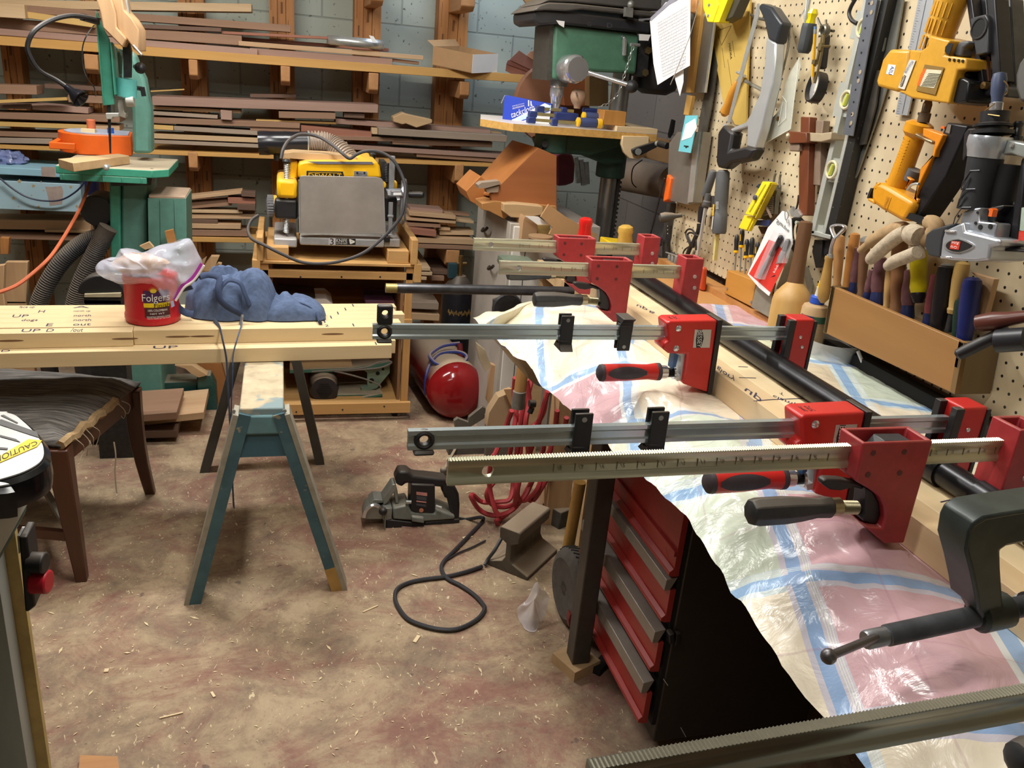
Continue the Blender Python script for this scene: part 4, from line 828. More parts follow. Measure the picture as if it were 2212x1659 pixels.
# ---------------------------------------------------------------- denim apron
den=mat('denim','#50607F',.9,0,.25,45,bump=.3,stretch=(1,3,1)); dend=mat('denim_dark','#34415E',.9,0,.2,40)
za=zU+.001; q=at((520,690),Z=za)
t=thing('denim_apron','crumpled blue denim apron with straps heaped on the maple boards','apron',(q.x,q.y+.1,za))
def lump(cx,cy,rx,ry,hz,seed,rot=0,n=40,amp=.35,pw=.5):
    mb=MB(); c_,s_=math.cos(rot),math.sin(rot)
    def fn(u,v):
        th=2*math.pi*u; r_=max(.002,v); x,y=rx*r_*math.cos(th),ry*r_*math.sin(th)
        h=hz*max(0,1-r_**2.2)**pw
        w_=noise3(x*9,y*9,seed+4)*.05; f=1.9*min(1,abs(noise3((x+w_)*19+seed,(y-w_)*13,seed))*2.2)+.5*abs(noise3(x*52,y*52+seed,seed))
        h=h*(1.18-amp+amp*.42*f)+.003
        k=1+.14*noise3(math.cos(th)*1.7+seed,math.sin(th)*1.7,seed)
        return V((cx+(x*c_-y*s_)*k,cy+(x*s_+y*c_)*k,za+h))
    return mb.grid(fn,n*2,n//2)
m1=at((470,692),Z=za); m2=at((615,692),Z=za)
obj('main_heap',lump(m1.x+.015,m1.y+.085,.115,.1,.125,2.3,0,48,.3,.42),den,t)
obj('bib_fold',lump(m1.x+.10,m1.y+.075,.085,.09,.13,5.1,.4,40,.22,.6),den,t)
obj('skirt',lump(m2.x-.0,m2.y+.055,.135,.075,.062,8.7,-.12,44,.3,.55),den,t)
obj('hem',MB().tube(smoothpts([at((625,655),Z=za+.05)+V((0,.02,0)),at((660,662),Z=za+.04),at((683,678),Z=za+.02),at((692,698),Z=za+.006)],5),.011,8,flat=.5),dend,t)
mb=MB(); mb.tube(smoothpts([at(c6(x,y),Y=m1.y+Yo) for x,y,Yo in ((1700,860,.0),(1780,845,.02),(1870,870,.0),(1860,960,-.02),(1880,1060,-.03),(1960,1130,-.03),(2060,1180,-.02))],5),.010,8,flat=.45)
mb.tube(smoothpts([at(c6(x,y),Y=m1.y+Yo) for x,y,Yo in ((1860,1000,-.02),(1900,930,-.01),(1960,890,.0),(2050,920,.0),(2090,1010,-.01),(2130,1100,-.01))],5),.009,8,flat=.5)
mb.tube(smoothpts([at(c6(x,y),Y=m1.y+Yo) for x,y,Yo in ((1640,950,.0),(1540,980,.0),(1495,1040,.0),(1520,1120,.0),(1590,1170,-.0),(1650,1180,.0))],5),.011,8,flat=.35); obj('fold_strap',mb,dend,t)
qb=at(c6(2068,1185),Y=m1.y-.035); mb=MB(); mb.tube([qb,at(c6(2066,1215),Y=m1.y-.04),at(c6(2050,1265),Y=m1.y-.04)],.004,8); obj('strap_clip',mb,chrome,t)
mb=MB(); mb.ball(at((533,607),Y=m1.y+.045),.014,(1.3,.6,.6)); obj('red_patch',mb,mat('red_stain','#B02A38',.8,0,.2),t,label='red stain')
sa=[((462,690),0,zU+.004),((470,706),0,zU+.005)]
mb=MB(); pts=[at((462,693),Z=zU+.006),at((474,707),Z=zU+.004)]; yb=(pts[-1]).y; pts+=[at((481,735),Y=2.375),at((489,775),Y=2.36),at((492,830),Y=2.34),at((496,900),Y=2.33),at((500,990),Y=2.33),at((502,1040),Y=2.33),at((505,1096),Y=2.33)]
mb.tube(smoothpts(pts,6),.0105,8,flat=.18,up=(0,1,0)); obj('long_strap',mb,den,t)
mb=MB(); pts=[at((521,698),Z=zU+.006),at((521,704),Z=zU+.004),at((513,730),Y=2.385),at((504,765),Y=2.37),at((502,810),Y=2.35),at((500,870),Y=2.34),at((499,930),Y=2.335)]
mb.tube(smoothpts(pts,6),.0065,8,flat=.3,up=(0,1,0)); obj('short_strap',mb,den,t)
# ---------------------------------------------------------------- chair
t=thing('upholstered_stool','old wooden stool with a torn striped grey seat','stool',(-.75,2.45,0))
N0=V((-.565,2.2,0)); Fv=V((-.445,2.69,0)); sd=(Fv-N0); lft=V((-sd.y,sd.x,0)).normalized()*.47
mah=mat('mahogany','#55301F',.35,0,0,14,wood='Z',col2='#3E2216'); H=.405
nf=at((178,1252),Z=0); ff=at((325,1064),Z=0)
nt_=V((nf.x-.03,nf.y+.03,H)); ft_=V((ff.x-.02,ff.y-.06,H)); sd=ft_-nt_; lft=V((-sd.y,sd.x,0)).normalized()*.46
def sleg(f,tp,w1,w2,curve=0):
    pts=[V(f).lerp(V(tp),k/6) for k in range(7)]; dirv=(V(tp)-V(f)); 
    if curve: pts=[p+(sd.normalized())*(-curve)*math.sin(math.pi*k/6) for k,p in enumerate(pts)]
    return MB().loft([[p+V((a_*w,b_*w,0)) for a_,b_ in ((-1,-1),(1,-1),(1,1),(-1,1))] for k,p in enumerate(pts) for w in [(w2+(w1-w2)*k/6)/2]])
obj('leg',sleg(nf,nt_,.06,.03),mah,t,bev=.004); obj('leg',sleg(ff,ft_,.05,.032,.02),mah,t,bev=.004)
obj('leg',sleg(nf+lft,nt_+lft,.06,.03),mah,t,bev=.004); obj('leg',sleg(ff+lft,ft_+lft,.05,.032,.02),mah,t,bev=.004)
for A_,B_ in ((nt_,ft_),(nt_+lft,ft_+lft),(nt_,nt_+lft),(ft_,ft_+lft)): obj('apron_rail',MB().beam(A_-V((0,0,.025)),B_-V((0,0,.025)),.022,.065),mah,t,bev=.003)
obj('stretcher',MB().beam(nf.lerp(nt_,.34),(nf+lft).lerp(nt_+lft,.34),.018,.028),mah,t); 
obj('stretcher',MB().beam(nf.lerp(nt_,.3)+lft*.0,ff.lerp(ft_,.3)+lft*.9,.016,.02),mat('grey_stick','#8C877C',.7),t)
stm=mat('striped_fabric','#85807A',.9,0,0,9,col2='#2E2C2B',stretch=(1.2,14,1),bump=.2)
cr_=[nt_+V((.012,-.02,0)),ft_+V((.02,.03,0)),ft_+lft+V((-.02,.03,0)),nt_+lft+V((-.02,-.02,0))]
def seatpt(u,v):
    p=cr_[0].lerp(cr_[3],u).lerp(cr_[1].lerp(cr_[2],u),v); e=min(u,1-u,v,1-v); return p+V((0,0,.008+.035*(1-(1-min(1,e*5))**2)+.004*noise3(p.x*12,p.y*12,1)))
obj('seat_cushion',MB().grid(seatpt,24,24),stm,t,solid=.012)
obj('torn_edge',MB().tube([cr_[0].lerp(cr_[1],k/20)+V((.004*math.sin(k*2.3),0,.012+.004*math.sin(k*1.7))) for k in range(14)],[.014+.004*math.sin(k*3.1) for k in range(14)],6),mat('frayed_stuffing','#A08560',.95,0,.3,50),t,label='frayed tan edge')
mb=MB(); pz=at((246,955),Y=2.42); mb.tube(smoothpts([pz,at((250,985),Y=2.42),at((248,1020),Y=2.42),at((252,1065),Y=2.42)],4),.0022,5)
rd=random.Random(4)
for i in range(6):
    p=cr_[0].lerp(cr_[1],.05+.75*rd.random())+V((.012,0,.01)); mb.tube(smoothpts([p,p+V((.02,rd.uniform(-.02,.02),-.02)),p+V((.012,rd.uniform(-.03,.03),-.05)),p+V((.004,.01,-.03-.05*rd.random()))],3),.001,4)
obj('loose_thread',mb,mat('thread','#B0A48C',.9),t)
obj('hanging_cloth',MB().slab(d8,[(190,745),(290,700),(280,900),(260,925),(190,915)],.004,Y=2.12),mat('brown_canvas','#8A6F55',.9,0,.15),t)
# ---------------------------------------------------------------- green machine at the left edge
t=thing('green_machine','green machine with a caution label and push buttons at the left edge','machine',(-.75,1.25,0))
zt=.86; rim=[at(p,Z=zt) for p in ((-60,890),(25,892),(60,912),(92,945),(106,972),(101,1000),(62,1025),(0,1045),(-60,1062))]
rim+= [V((-.95,rim[-1].y,zt)),V((-.95,rim[0].y,zt))]
cen=sum(rim,V())/len(rim); sm=smoothpts(rim,5,closed=True)
mb=MB(); mb.loft([[p+V((0,0,-.045)) for p in sm],[p.lerp(cen,-.015)+V((0,0,-.03)) for p in sm],[p.lerp(cen,-.01)+V((0,0,-.006)) for p in sm],[p.lerp(cen,.03) for p in sm]])
top=obj('cover_rim',mb,mat('glossy_black','#101214',.15,0,.1),t)
mb=MB(); mb.prism([p.lerp(cen,.05)+V((0,0,.001)) for p in sm],(0,0,.002)); pl=obj('cover_plate',mb,mat('brushed_plate','#C3C2BE',.35,.5,.08,40),t)
mb=MB(); 
for pp in ([(5,376),(25,371),(125,425),(118,430)],[(0,405),(10,403),(255,490),(268,528),(150,490),(0,440)],[(0,510),(110,538),(140,560),(0,522)],[(-60,590),(55,600),(50,612),(-60,605)]): mb.prism([at(d8(*p),Z=zt+.0035) for p in pp],(0,0,.0006))
obj('vent_slot',mb,mat('slot_grey','#4A4846',.5),pl)
mb=MB(); mb.prism([at(d8(*p),Z=zt+.0037) for p in ((195,540),(290,548),(255,590),(0,700),(-80,738),(-80,640),(0,655))],(0,0,.0006)); cl=obj('caution_label',mb,mat('caution_yellow','#F0C815',.5,0,.03),pl)
mb=MB(); mb.text('CAUTION',[at(d8(*p),Z=zt+.0048) for p in ((250,548),(-40,662),(-38,706),(262,572))]); obj('caution_lettering',mb,klet,cl)
mb=MB(); mb.loft([[V((x,y,z)) for x,y in ((-.95,1.02),(-.43,1.02),(-.40,1.06),(-.40,1.36),(-.95,1.36))] for z in (.73,.815)]); obj('dusty_neck',mb,mat('dusty_cast','#A3A79F',.6,.1,.12,10),t,bev=.01)
zz0=at((30,1073),Y=1.36).z; zz1=at((30,1114),Y=1.36).z; xr=at((57,1090),Y=1.36).x
obj('green_band',MB().bx(-.95,xr,1.0,1.37,zz1,zz0),dgreen,t,bev=.012)
xb=at((60,1300),Y=1.4).x
obj('cabinet_body',MB().bx(-1.0,xb-.11,.95,1.34,0,zz1-.001),mat('cabinet_green','#35625C',.25,0,.25,6,dust=.5),t,bev=.03,seg=4)
obj('side_plate',MB().bx(-1.0,xb-.02,1.34,1.385,0,zz1),mat('grey_blue_plate','#A9AFAC',.45,.3,.15,8,stretch=(1,1,.2)),t)
obj('edge_strip',MB().bx(-1.0,xb,1.386,1.40,0,zz1-.02),mat('tan_strip','#B39C62',.6,0,.15),t)
mb=MB(); mb.slab(P,[(40,1160),(58,1160),(77,1310),(62,1322),(54,1322)],.05,Y=1.30); sb=obj('switch_box',mb,black,t,bev=.004)
mb=MB(); a=at((60,1215),Y=1.31); mb.cyl(a,a+V((.028,-.005,0)),.018); obj('black_button',mb,black,sb,bev=.003)
mb=MB(); a=at((68,1256),Y=1.31); mb.cyl(a,a+V((.028,-.005,0)),.02); obj('red_button',mb,mat('button_red','#B0182A',.4),sb,bev=.003,label='red stop button')
obj('switch_bracket',MB().slab(d8,[(118,1205),(178,1205),(185,1280),(128,1330)],.03,Y=1.32),dsteel,t)
# ---------------------------------------------------------------- compressor tank
tc=at((989,850),Y=3.27); r=.128; tc.z=r+.002
t=thing('air_tank','dark red air tank with a dusty top lying on the floor behind the bench','tank',(tc.x,tc.y+.25,0))
tankm=mat('tank_red','#6E1417',.16,0,.15,8,dust=1.0); ax=V((-.10,1,0)).normalized()
tankc=mat('tank_cap_red','#7E1518',.14,0,.12,8)
obj('end_cap',MB().lathe(tc,ax,[(.02,-.055),(.05,-.052),(.085,-.04),(.11,-.02),(.124,.01),(r,.04)],40),tankc,t)
obj('shell',MB().lathe(tc,ax,[(r,.0401),(r,.52),(.11,.58),(.05,.61)],40),tankm,t)
obj('foot',MB().bx(tc.x-.08,tc.x+.08,tc.y+.1,tc.y+.13,0,.03),blackm,t)
mb=MB(); q=at(d5(850,600),Y=3.5); mb.cyl(at(d5(855,700),Y=3.42),at(d5(840,560),Y=3.44),.013); mb.cyl(at(d5(855,730),Y=3.42),at(d5(855,640),Y=3.42),.02); obj('valve',mb,mat('valve_red','#6A1B22',.5),t)
bh=[(d5(840,560),3.46),(d5(700,580),3.44),(d5(600,640),3.4),(d5(590,680),3.37),(d5(640,730),3.35),(d5(740,752),3.34),(d5(850,730),3.35),(d5(900,690),3.38),(d5(880,650),3.4),(d5(800,630),3.42),(d5(680,645),3.43),(d5(610,700),3.4),(d5(565,800),3.36),(d5(550,920),3.34),(d5(560,1000),3.33)]
solo('air_hose',MB().tube(smoothpts([at(p,Y=y) for p,y in bh],5),.0085,8),mat('air_hose_blue','#2A3A86',.4,0,.15,dust=.7),'blue air hose looped on top of the red tank','hose')
# black gas cylinder
q=at((989,660),Y=3.95); r=.083
t=thing('gas_cylinder','black upright gas cylinder with gold script behind the red tank','gas cylinder',(q.x,3.95,0))
zs=at((989,612),Y=3.95).z
obj('cylinder_body',MB().lathe((q.x,3.95,0),(0,0,1),[(r*.9,0),(r,.02),(r,zs-.05),(r*.85,zs-.01),(r*.45,zs+.03),(.03,zs+.04)],32),mat('cylinder_black','#26262A',.35,.2,.3,20,dust=.6),t)
mb=MB(); mb.cyl((q.x,3.95,zs+.04),(q.x,3.95,zs+.14),.012); mb.cyl((q.x-.02,3.95,zs+.1),(q.x+.03,3.95,zs+.1),.009); obj('valve',mb,mat('brass','#9A7A4A',.35,.8,.2),t)
obj('valve_guard',MB().bx(q.x-.06,q.x-.02,3.93,3.97,zs+.03,zs+.1),mat('teal_dark','#23424A',.5),t)
mb=MB(); zz7=at((989,677),Y=3.87).z; mb.tube([V((q.x+.062*math.sin(s_),3.95-(r+.0005)*math.cos(math.asin(.062/r*math.sin(s_))),zz7+.012*math.sin(k_*1.9)+.006*math.sin(k_*.7))) for k_ in range(60) for s_ in [(k_/59-.5)*2.6]],.0018,5); obj('script',mb,mat('gold_script','#A8844A',.5),t,flat=True)
# ---------------------------------------------------------------- red extension cords under the bench
k5=K(900,740,3.95)
rc=mat('red_cord','#A8353A',.5,0,.12); paths=[
 [(840,300),(830,450),(850,600),(920,720),(1010,700),(1080,600),(1110,450),(1130,300)],
 [(870,320),(850,600),(820,800),(780,1000),(690,1150),(600,1280),(640,1380),(760,1400),(900,1340),(980,1200),(1060,1000),(1100,800)],
 [(960,320),(900,600),(860,900),(830,1150),(800,1330),(700,1360),(560,1360),(480,1300),(470,1330),(540,1430),(660,1475),(800,1440),(900,1330),(1000,1150),(1150,900),(1200,700)],
 [(985,300),(940,500),(900,750),(880,1000),(850,1250),(830,1400),(720,1500),(680,1520),(700,1560)],
 [(1120,420),(1060,620),(980,900),(900,1100),(860,1280),(900,1350),(1020,1280),(1130,1100),(1200,900),(1260,640)],
 [(1200,580),(1170,800),(1100,1050),(1030,1250),(960,1330),(1000,1340),(1090,1200),(1180,1000),(1250,800),(1280,640)],
 [(810,580),(760,720),(680,930),(640,1000),(620,1200),(660,1400),(700,1480)],
 [(940,320),(960,500),(930,700),(950,900),(970,1000)]]
t=thing('extension_cord','bundle of red extension cord looped down from under the bench','cord',at(k5(850,1400),Y=2.35))
for i,p in enumerate(paths):
    obj('cord_loop',MB().tube(smoothpts([at(k5(x,y),Y=2.42-.012*i+.02*math.sin(j*2+i)) for j,(x,y) in enumerate(p)],5),.0085,7),rc,t)
for i,(p0,p1,r_,m,lb) in enumerate([((910,190),(870,500),.017,beech,'brown wooden broom handle end hanging in front of the red cords'),((1395,1190),(1345,1900),.017,mat('yellowed_wood','#A87F3E',.5,0,.12,20),'yellowish wooden handle standing beside the grey cabinet post')]):
    a=at(k5(*p0),Y=2.1 if i==0 else 1.95); b=at(k5(*p1),Y=2.08 if i==0 else 1.95)
    if i==1: b.z=.0; b.x=a.x-.02
    mb=MB().cyl(b,a,r_); 
    tt=solo('wooden_handle',mb,m,lb,'handle')
    if i==0: obj('ferrule',MB().cyl(b-V((0,0,.02)),b+V((0,0,.03)),.019),dsteel,tt)
solo('black_plug',MB().cyl(at(k5(960,520),Y=2.3),at(k5(1012,522),Y=2.3),.012).cyl(at(k5(965,600),Y=2.3),at(k5(985,555),Y=2.3),.009),black,'black cord plug among the red cord loops','plug')
# boards and box under the bench far end
solo('leaning_plank',MB().slab(k5,[(640,190),(830,240),(820,420),(740,400),(640,560),(600,500)],.03,Y=3.0),tanz,'tan plank standing between red tank and cords','board')
mb=MB(); mb.slab(k5,[(620,600),(700,470),(820,420),(830,620),(740,740),(600,720)],.05,Y=2.62); solo('brown_carton',mb,mat('kraft','#A68A68',.85,0,.1,9),'dusty brown carton on the floor behind the red cords','box')
mb=MB(); mb.slab(k5,[(745,400),(830,395),(830,560),(800,530)],.01,Y=2.6); solo('card_flap',mb,card,'loose cardboard piece leaning on the brown carton','cardboard')
solo('bench_post_far',MB().bx(.86,.94,2.36,2.44,0,.86),tanz,'tan wooden post under the far end of the bench','post')
# angle brackets near the tank
mb=MB(); mb.slab(k5,[(318,670),(350,645),(440,680),(445,640),(560,545),(590,560),(590,640),(470,715),(440,735),(330,740)],.02,Y=2.95); a=at(k5(330,740),Y=2.95); b=at(k5(470,715),Y=2.95); mb.bx(a.x,b.x,2.95,2.97,0,a.z+.005)
solo('angle_bracket',mb,mat('grey_bracket','#6A665E',.5,.5,.15,dust=.3),'bent grey metal bracket on the floor in front of the red tank','bracket',bev=.002)
mb=MB(); mb.slab(k5,[(600,655),(650,620),(710,640),(690,690),(640,695)],.05,Y=2.9); a=at(k5(610,690),Y=2.9); mb.bx(a.x,a.x+.09,2.9,2.95,0,max(.01,a.z+.01)); solo('hollow_block',mb,mat('grey_brown_block','#5E564C',.7),'small dark block on the floor right of the bent bracket','block')
mb=MB(); a=at(k5(270,960),Z=.0); mb.bx(a.x,a.x+.2,a.y,a.y+.12,0,.05); mb.ball(at(k5(230,1090),Z=.02),.014); mb.beam(at(k5(235,1085),Z=.02),a+V((.03,.0,.03)),.01,.01); solo('dark_clamp_base',mb,mat('dusty_dark','#4A4640',.7,0,.2,dust=.6),'dusty dark tool base on the floor behind the plate joiner','tool')
# ---------------------------------------------------------------- railroad rail
q0=at((1048,1218),Z=0); q1=at((1139,1255),Z=0); wv=(q1-q0); W=wv.length; wv.normalize(); lv=V((-wv.y,wv.x,0)); 
Hh=.152; prof=[(0,0),(1,0),(1,.012),(.62,.035),(.56,.05),(.56,.10),(.72,.112),(.74,.145),(.70,.152),(.30,.152),(.26,.145),(.28,.112),(.44,.10),(.44,.05),(.38,.035),(0,.012)]
mb=MB(); mb.prism([q0+wv*(u*W)+V((0,0,h*1.0)) for u,h in prof],lv*.2)
solo('steel_rail',mb,mat('rusty_steel','#5C554B',.55,.35,.25,25,bump=.15,dust=.65),'short length of railroad rail standing on the floor by the tyre','rail',bev=.003)
solo('floor_block',MB().box(at((1215,1105),Z=.03),(.12,.09,.07),.5),mat('dusty_dark','#4A4640',.7),'dark dusty block on the floor behind the steel rail','block',bev=.004)
# ---------------------------------------------------------------- plate joiner
jy=2.40; g_=mat('joiner_grey','#7D837C',.45,.2,.12,dust=.3); t=thing('plate_joiner','black and grey electric plate joiner standing on the floor','power tool',at((860,1145),Z=0))
a=at(d6(370,715),Z=0)
def js(mb,pp,th,dy=0): return mb.slab(d6,pp,th,Y=jy+dy)
mb=MB(); js(mb,[(370,640),(700,680),(700,762),(370,712)],.075); q=at(d6(370,712),Y=jy); w=at(d6(700,762),Y=jy); obj('base',mb,black,t,bev=.003)
mb=MB(); js(mb,[(505,700),(695,712),(695,755),(505,742)],.001,-.001); obj('base_label',mb,mat('pinkish_label','#B0908A',.5),t)
mb=MB(); js(mb,[(430,545),(560,515),(590,580),(790,590),(800,555),(960,610),(960,640),(700,660),(430,640)],.09,.0); js(mb,[(590,615),(698,628),(700,680),(590,665)],.07,-.012); obj('body',mb,g_,t,bev=.006)
mb=MB(); js(mb,[(700,665),(940,640),(1000,640),(1000,670),(900,700),(700,735)],.07,.005); obj('tail_housing',mb,black,t,bev=.004)
mb=MB(); pts=[(270+95*math.cos(q_),640-130*math.sin(q_)) for q_ in [math.pi*i/14 for i in range(15)]]; js(mb,pts,.06,.01); js(mb,[(345,545),(425,545),(420,640),(345,650)],.08,.0); mb.bx(at(d6(355,640),Y=jy).x,at(d6(368,640),Y=jy).x,jy-.01,jy+.08,0,at(d6(360,560),Y=jy).z); obj('fence',mb,mat('cast_grey','#8D8F88',.4,.4,.12),t,bev=.004)
obj('blade_guard_arc',MB().tube([at(d6(270+88*math.cos(q_),640-122*math.sin(q_)),Y=jy-.002) for q_ in [math.pi*(.35+.6*i/14) for i in range(15)]],.006,6),chrome,t)
mb=MB(); js(mb,[(340,470),(425,345),(455,340),(470,400),(480,500),(455,505),(440,410),(380,500),(350,520)],.05,.02); js(mb,[(270,470),(345,475),(345,500),(230,505)],.06,.02); obj('frame_bracket',mb,mat('cast_grey','#8D8F88',.4,.4,.12),t,bev=.002)
q=at(d6(345,570),Y=jy-.01); obj('knob',MB().ball(q,.014).cyl(q,q+V((0,.03,0)),.006),black,t)
mb=MB(); js(mb,[(585,340),(790,350),(790,575),(770,590),(620,585),(580,560)],.075,.0); mo=obj('motor_housing',mb,black,t,bev=.008)
mb=MB(); js(mb,[(630,405),(722,415),(722,442),(630,430)],.001,-.001); js(mb,[(630,480),(715,490),(715,500),(630,490)],.001,-.001); obj('label_strip',mb,mat('pink_strip','#C98A80',.5),mo)
mb=MB(); js(mb,[(632,440),(716,450),(716,480),(632,470)],.001,-.001); js(mb,[(630,505),(712,515),(712,535),(630,520)],.001,-.001); obj('label_grey',mb,mat('label_grey','#4A4A50',.5),mo)
q=at(d6(672,562),Y=jy-.001); obj('round_badge',MB().cyl(q,q-V((0,.001,0)),.0075,n=18),mat('orange_badge','#C9805C',.5),mo)
mb=MB(); js(mb,[(450,300),(480,230),(560,230),(600,268),(780,285),(900,300),(900,375),(780,365),(590,340),(540,335),(510,370),(455,345)],.055,.01); obj('top_handle',mb,black,t,bev=.01)
mb=MB(); js(mb,[(850,330),(950,350),(995,430),(1003,520),(998,660),(960,680),(940,640),(905,500),(880,430),(845,410)],.05,.01); obj('rear_handle',mb,black,t,bev=.01)
obj('trigger',MB().slab(d6,[(845,390),(885,400),(900,460),(870,450)],.02,Y=jy+.02),blackm,t)
obj('lever',MB().cyl(at(d6(795,525),Y=jy-.005),at(d6(845,540),Y=jy-.01),.005).cyl(at(d6(540,490),Y=jy),at(d6(585,492),Y=jy),.006),steel,t)
cpts=[(at(d6(1000,635),Y=jy+.03),0)]
fl=[(1180,622),(1197,650),(1110,745),(960,900),(870,990),(843,1060),(890,1140),(1010,1205),(1120,1280),(1195,1360),(1210,1410),(1150,1490),(1010,1565),(880,1582),(720,1555),(560,1490),(470,1380),(447,1300),(470,1230),(560,1180),(700,1150),(880,1128),(1060,1085),(1190,1040)]
pts=[at(d6(1000,635),Y=jy+.03),at(d6(1060,640),Y=jy+.03)]+[at(d6(x,y),Z=.008 if i else .03) for i,(x,y) in enumerate(fl)]
solo('joiner_cord',MB().tube(smoothpts(pts,6),.0062,8),mat('black_cord','#2E2E32',.5,0,.1),'black power cord looping over the floor from the plate joiner','cord')
solo('cord_tail',MB().tube(smoothpts([at(d6(x,y),Z=z) for x,y,z in ((1215,1030,.008),(1240,980,.02),(1300,900,.05),(1385,750,.09))],5),.0055,8).tube(smoothpts([at(d6(x,y),Z=.006) for x,y in ((880,990),(980,930),(1100,880),(1220,820))],4),.003,6),mat('black_cord','#2E2E32',.5),'dark cord end rising behind the steel rail','cord')
# plastic scrap on the floor
oo=[at(d6(x,y),Z=z) for x,y,z in ((1500,1500,.0),(1490,1400,.03),(1560,1340,.05),(1640,1210,.09),(1690,1235,.09),(1765,1300,.06),(1720,1460,.03),(1690,1510,.01),(1640,1605,.0),(1560,1585,.0))]
ring=smoothpts(oo,4,closed=True); cen=sum(oo,V())/len(oo)+V((0,0,.03))
def scrap(u,v):
    i=u*len(ring); p=ring[int(i)%len(ring)].lerp(ring[(int(i)+1)%len(ring)],i-int(i)); q=cen.lerp(p,max(.01,v)); q.z=max(.002,q.z+noise3(q.x*40,q.y*40,3)*.02); return q
solo('plastic_scrap',MB().grid(scrap,50,10),mat('milky_plastic','#E0D8DA',.2,0,.05,alpha=.55),'crumpled piece of clear plastic on the floor beside the tyre','plastic sheet')
# wood shavings
rd=random.Random(11); mb=MB()
for i in range(1500):
    x=rd.uniform(-.9,.75); y=rd.uniform(.75,3.0); s=rd.uniform(.0012,.0035)*(1 if rd.random()<.95 else 2); a_=rd.uniform(0,6.28); l=s*rd.uniform(1,2.6)
    c,n_=math.cos(a_),math.sin(a_); z=.0015
    mb.f(mb.vs([V((x+c*l,y+n_*l,z)),V((x-n_*s*.5,y+c*s*.5,z+.001)),V((x-c*l,y-n_*l,z)),V((x+n_*s*.5,y-c*s*.5,z+.0015*rd.random()))]))
o=solo('wood_shavings',mb,mat('shavings','#D8C49A',.8,0,.15,30),'scattered pale wood shavings and chips across the floor','shavings',flat=True); o['kind']='stuff'
mb=MB()
for i,(x,y,w,l,a_) in enumerate([(1010,1160,.012,.035,.3),(800,1315,.004,.05,.5),(230,1448,.012,.01,0),(370,1545,.004,.05,.2),(900,1380,.01,.03,1),(460,1500,.006,.02,2)]):
    q=at((x,y),Z=.002); mb.box(q,(l,w,.002),a_)
o=solo('wood_chips',mb,maple,'larger pale wood slivers lying on the floor near the cable loop','wood chips'); o['kind']='stuff'
solo('floor_offcut',MB().prism([at((x,y),Z=.0) for x,y in ((170,1690),(175,1645),(255,1648),(262,1690))],(0,0,.018)),oakw,'orange wood scrap on the floor at the bottom edge of view','board')
# ---------------------------------------------------------------- wheel of the hand truck
wc=at((1226,1255),X=.775); wc=V((.775,1.84,.113)); rw=.113
t=thing('tyre_wheel','dusty pneumatic tyre wheel standing beside the red tool cabinet','wheel',(wc.x,wc.y,0))
axw=V((1,.05,0)).normalized()
obj('tyre',MB().lathe(wc-axw*.03,axw,[(.075,0),(.085,-.003),(.103,.004),(rw,.018),(rw,.042),(.103,.056),(.085,.062),(.07,.06)],48),mat('dusty_rubber','#55504A',.85,0,.2,40),t)
mb=MB()
for i in range(40):
    a0=2*math.pi*i/40
    for s in (0,1):
        p=lambda an,xx: wc+axw*(xx-.0)+V((-axw.y*math.cos(an),math.cos(an),math.sin(an)))*(rw+.001)
        mb.beam(p(a0+s*.078,-.014 if s==0 else .0),p(a0+.078+s*.078,.0 if s==0 else .014),.004,.004,up=V((0,math.cos(a0),math.sin(a0))))
obj('tread',mb,mat('tread_rubber','#3A3632',.9),t)
obj('rim_disc',MB().lathe(wc-axw*.018,axw,[(.078,0),(.06,.012),(.03,.008),(.02,-.012),(.008,-.012)],32),mat('dusty_rim','#7A7266',.6,.2,.15),t)
solo('axle_bracket',MB().slab(e2,[(205,1290),(230,1300),(225,1380),(215,1410),(195,1400),(190,1340)],.02,Y=1.76),mat('dull_red_metal','#7A3430',.5),'small dull red metal bracket by the tyre and cabinet post','bracket')
# ---------------------------------------------------------------- red tool cabinet
XF=.80; Y0=1.34; Y1=1.84
t=thing('tool_cabinet','red and brown steel tool cabinet with four drawers under the bench','cabinet',(1.02,1.59,0))
ztop=.865; zb=at((1412,1600),X=XF).z
body=mat('cabinet_brown','#37302B',.42,.2,.1,30,spots=('#7E776E',120,.77))
obj('cabinet_shell',MB().bx(XF+.012,1.22,Y0,Y1,.03,ztop),body,t,bev=.003)
def zz(k,x,y): return at(k(x,y),X=XF).z
h1t,h1b=zz(e2,1133,1000),zz(e2,1112,1100); l1=zz(e2,1062,1372); h2t,h2b=zz(e2,1050,1440),zz(e2,1018,1528); l2=zz(e3,990,858); h3t,h3b=zz(e3,968,925),zz(e3,925,985); l3=zz(e3,898,1272)
dred=mat('drawer_red','#9E2F2B',.32,0,.08,20); dgrip=mat('drawer_grip','#9A938A',.4,.5,.08)
D=[(ztop,h1t+.004,None,0),(h1t,l1,h1b,.0),(h2t,l2,h2b,.006),(h3t,l3,h3b,.012)]
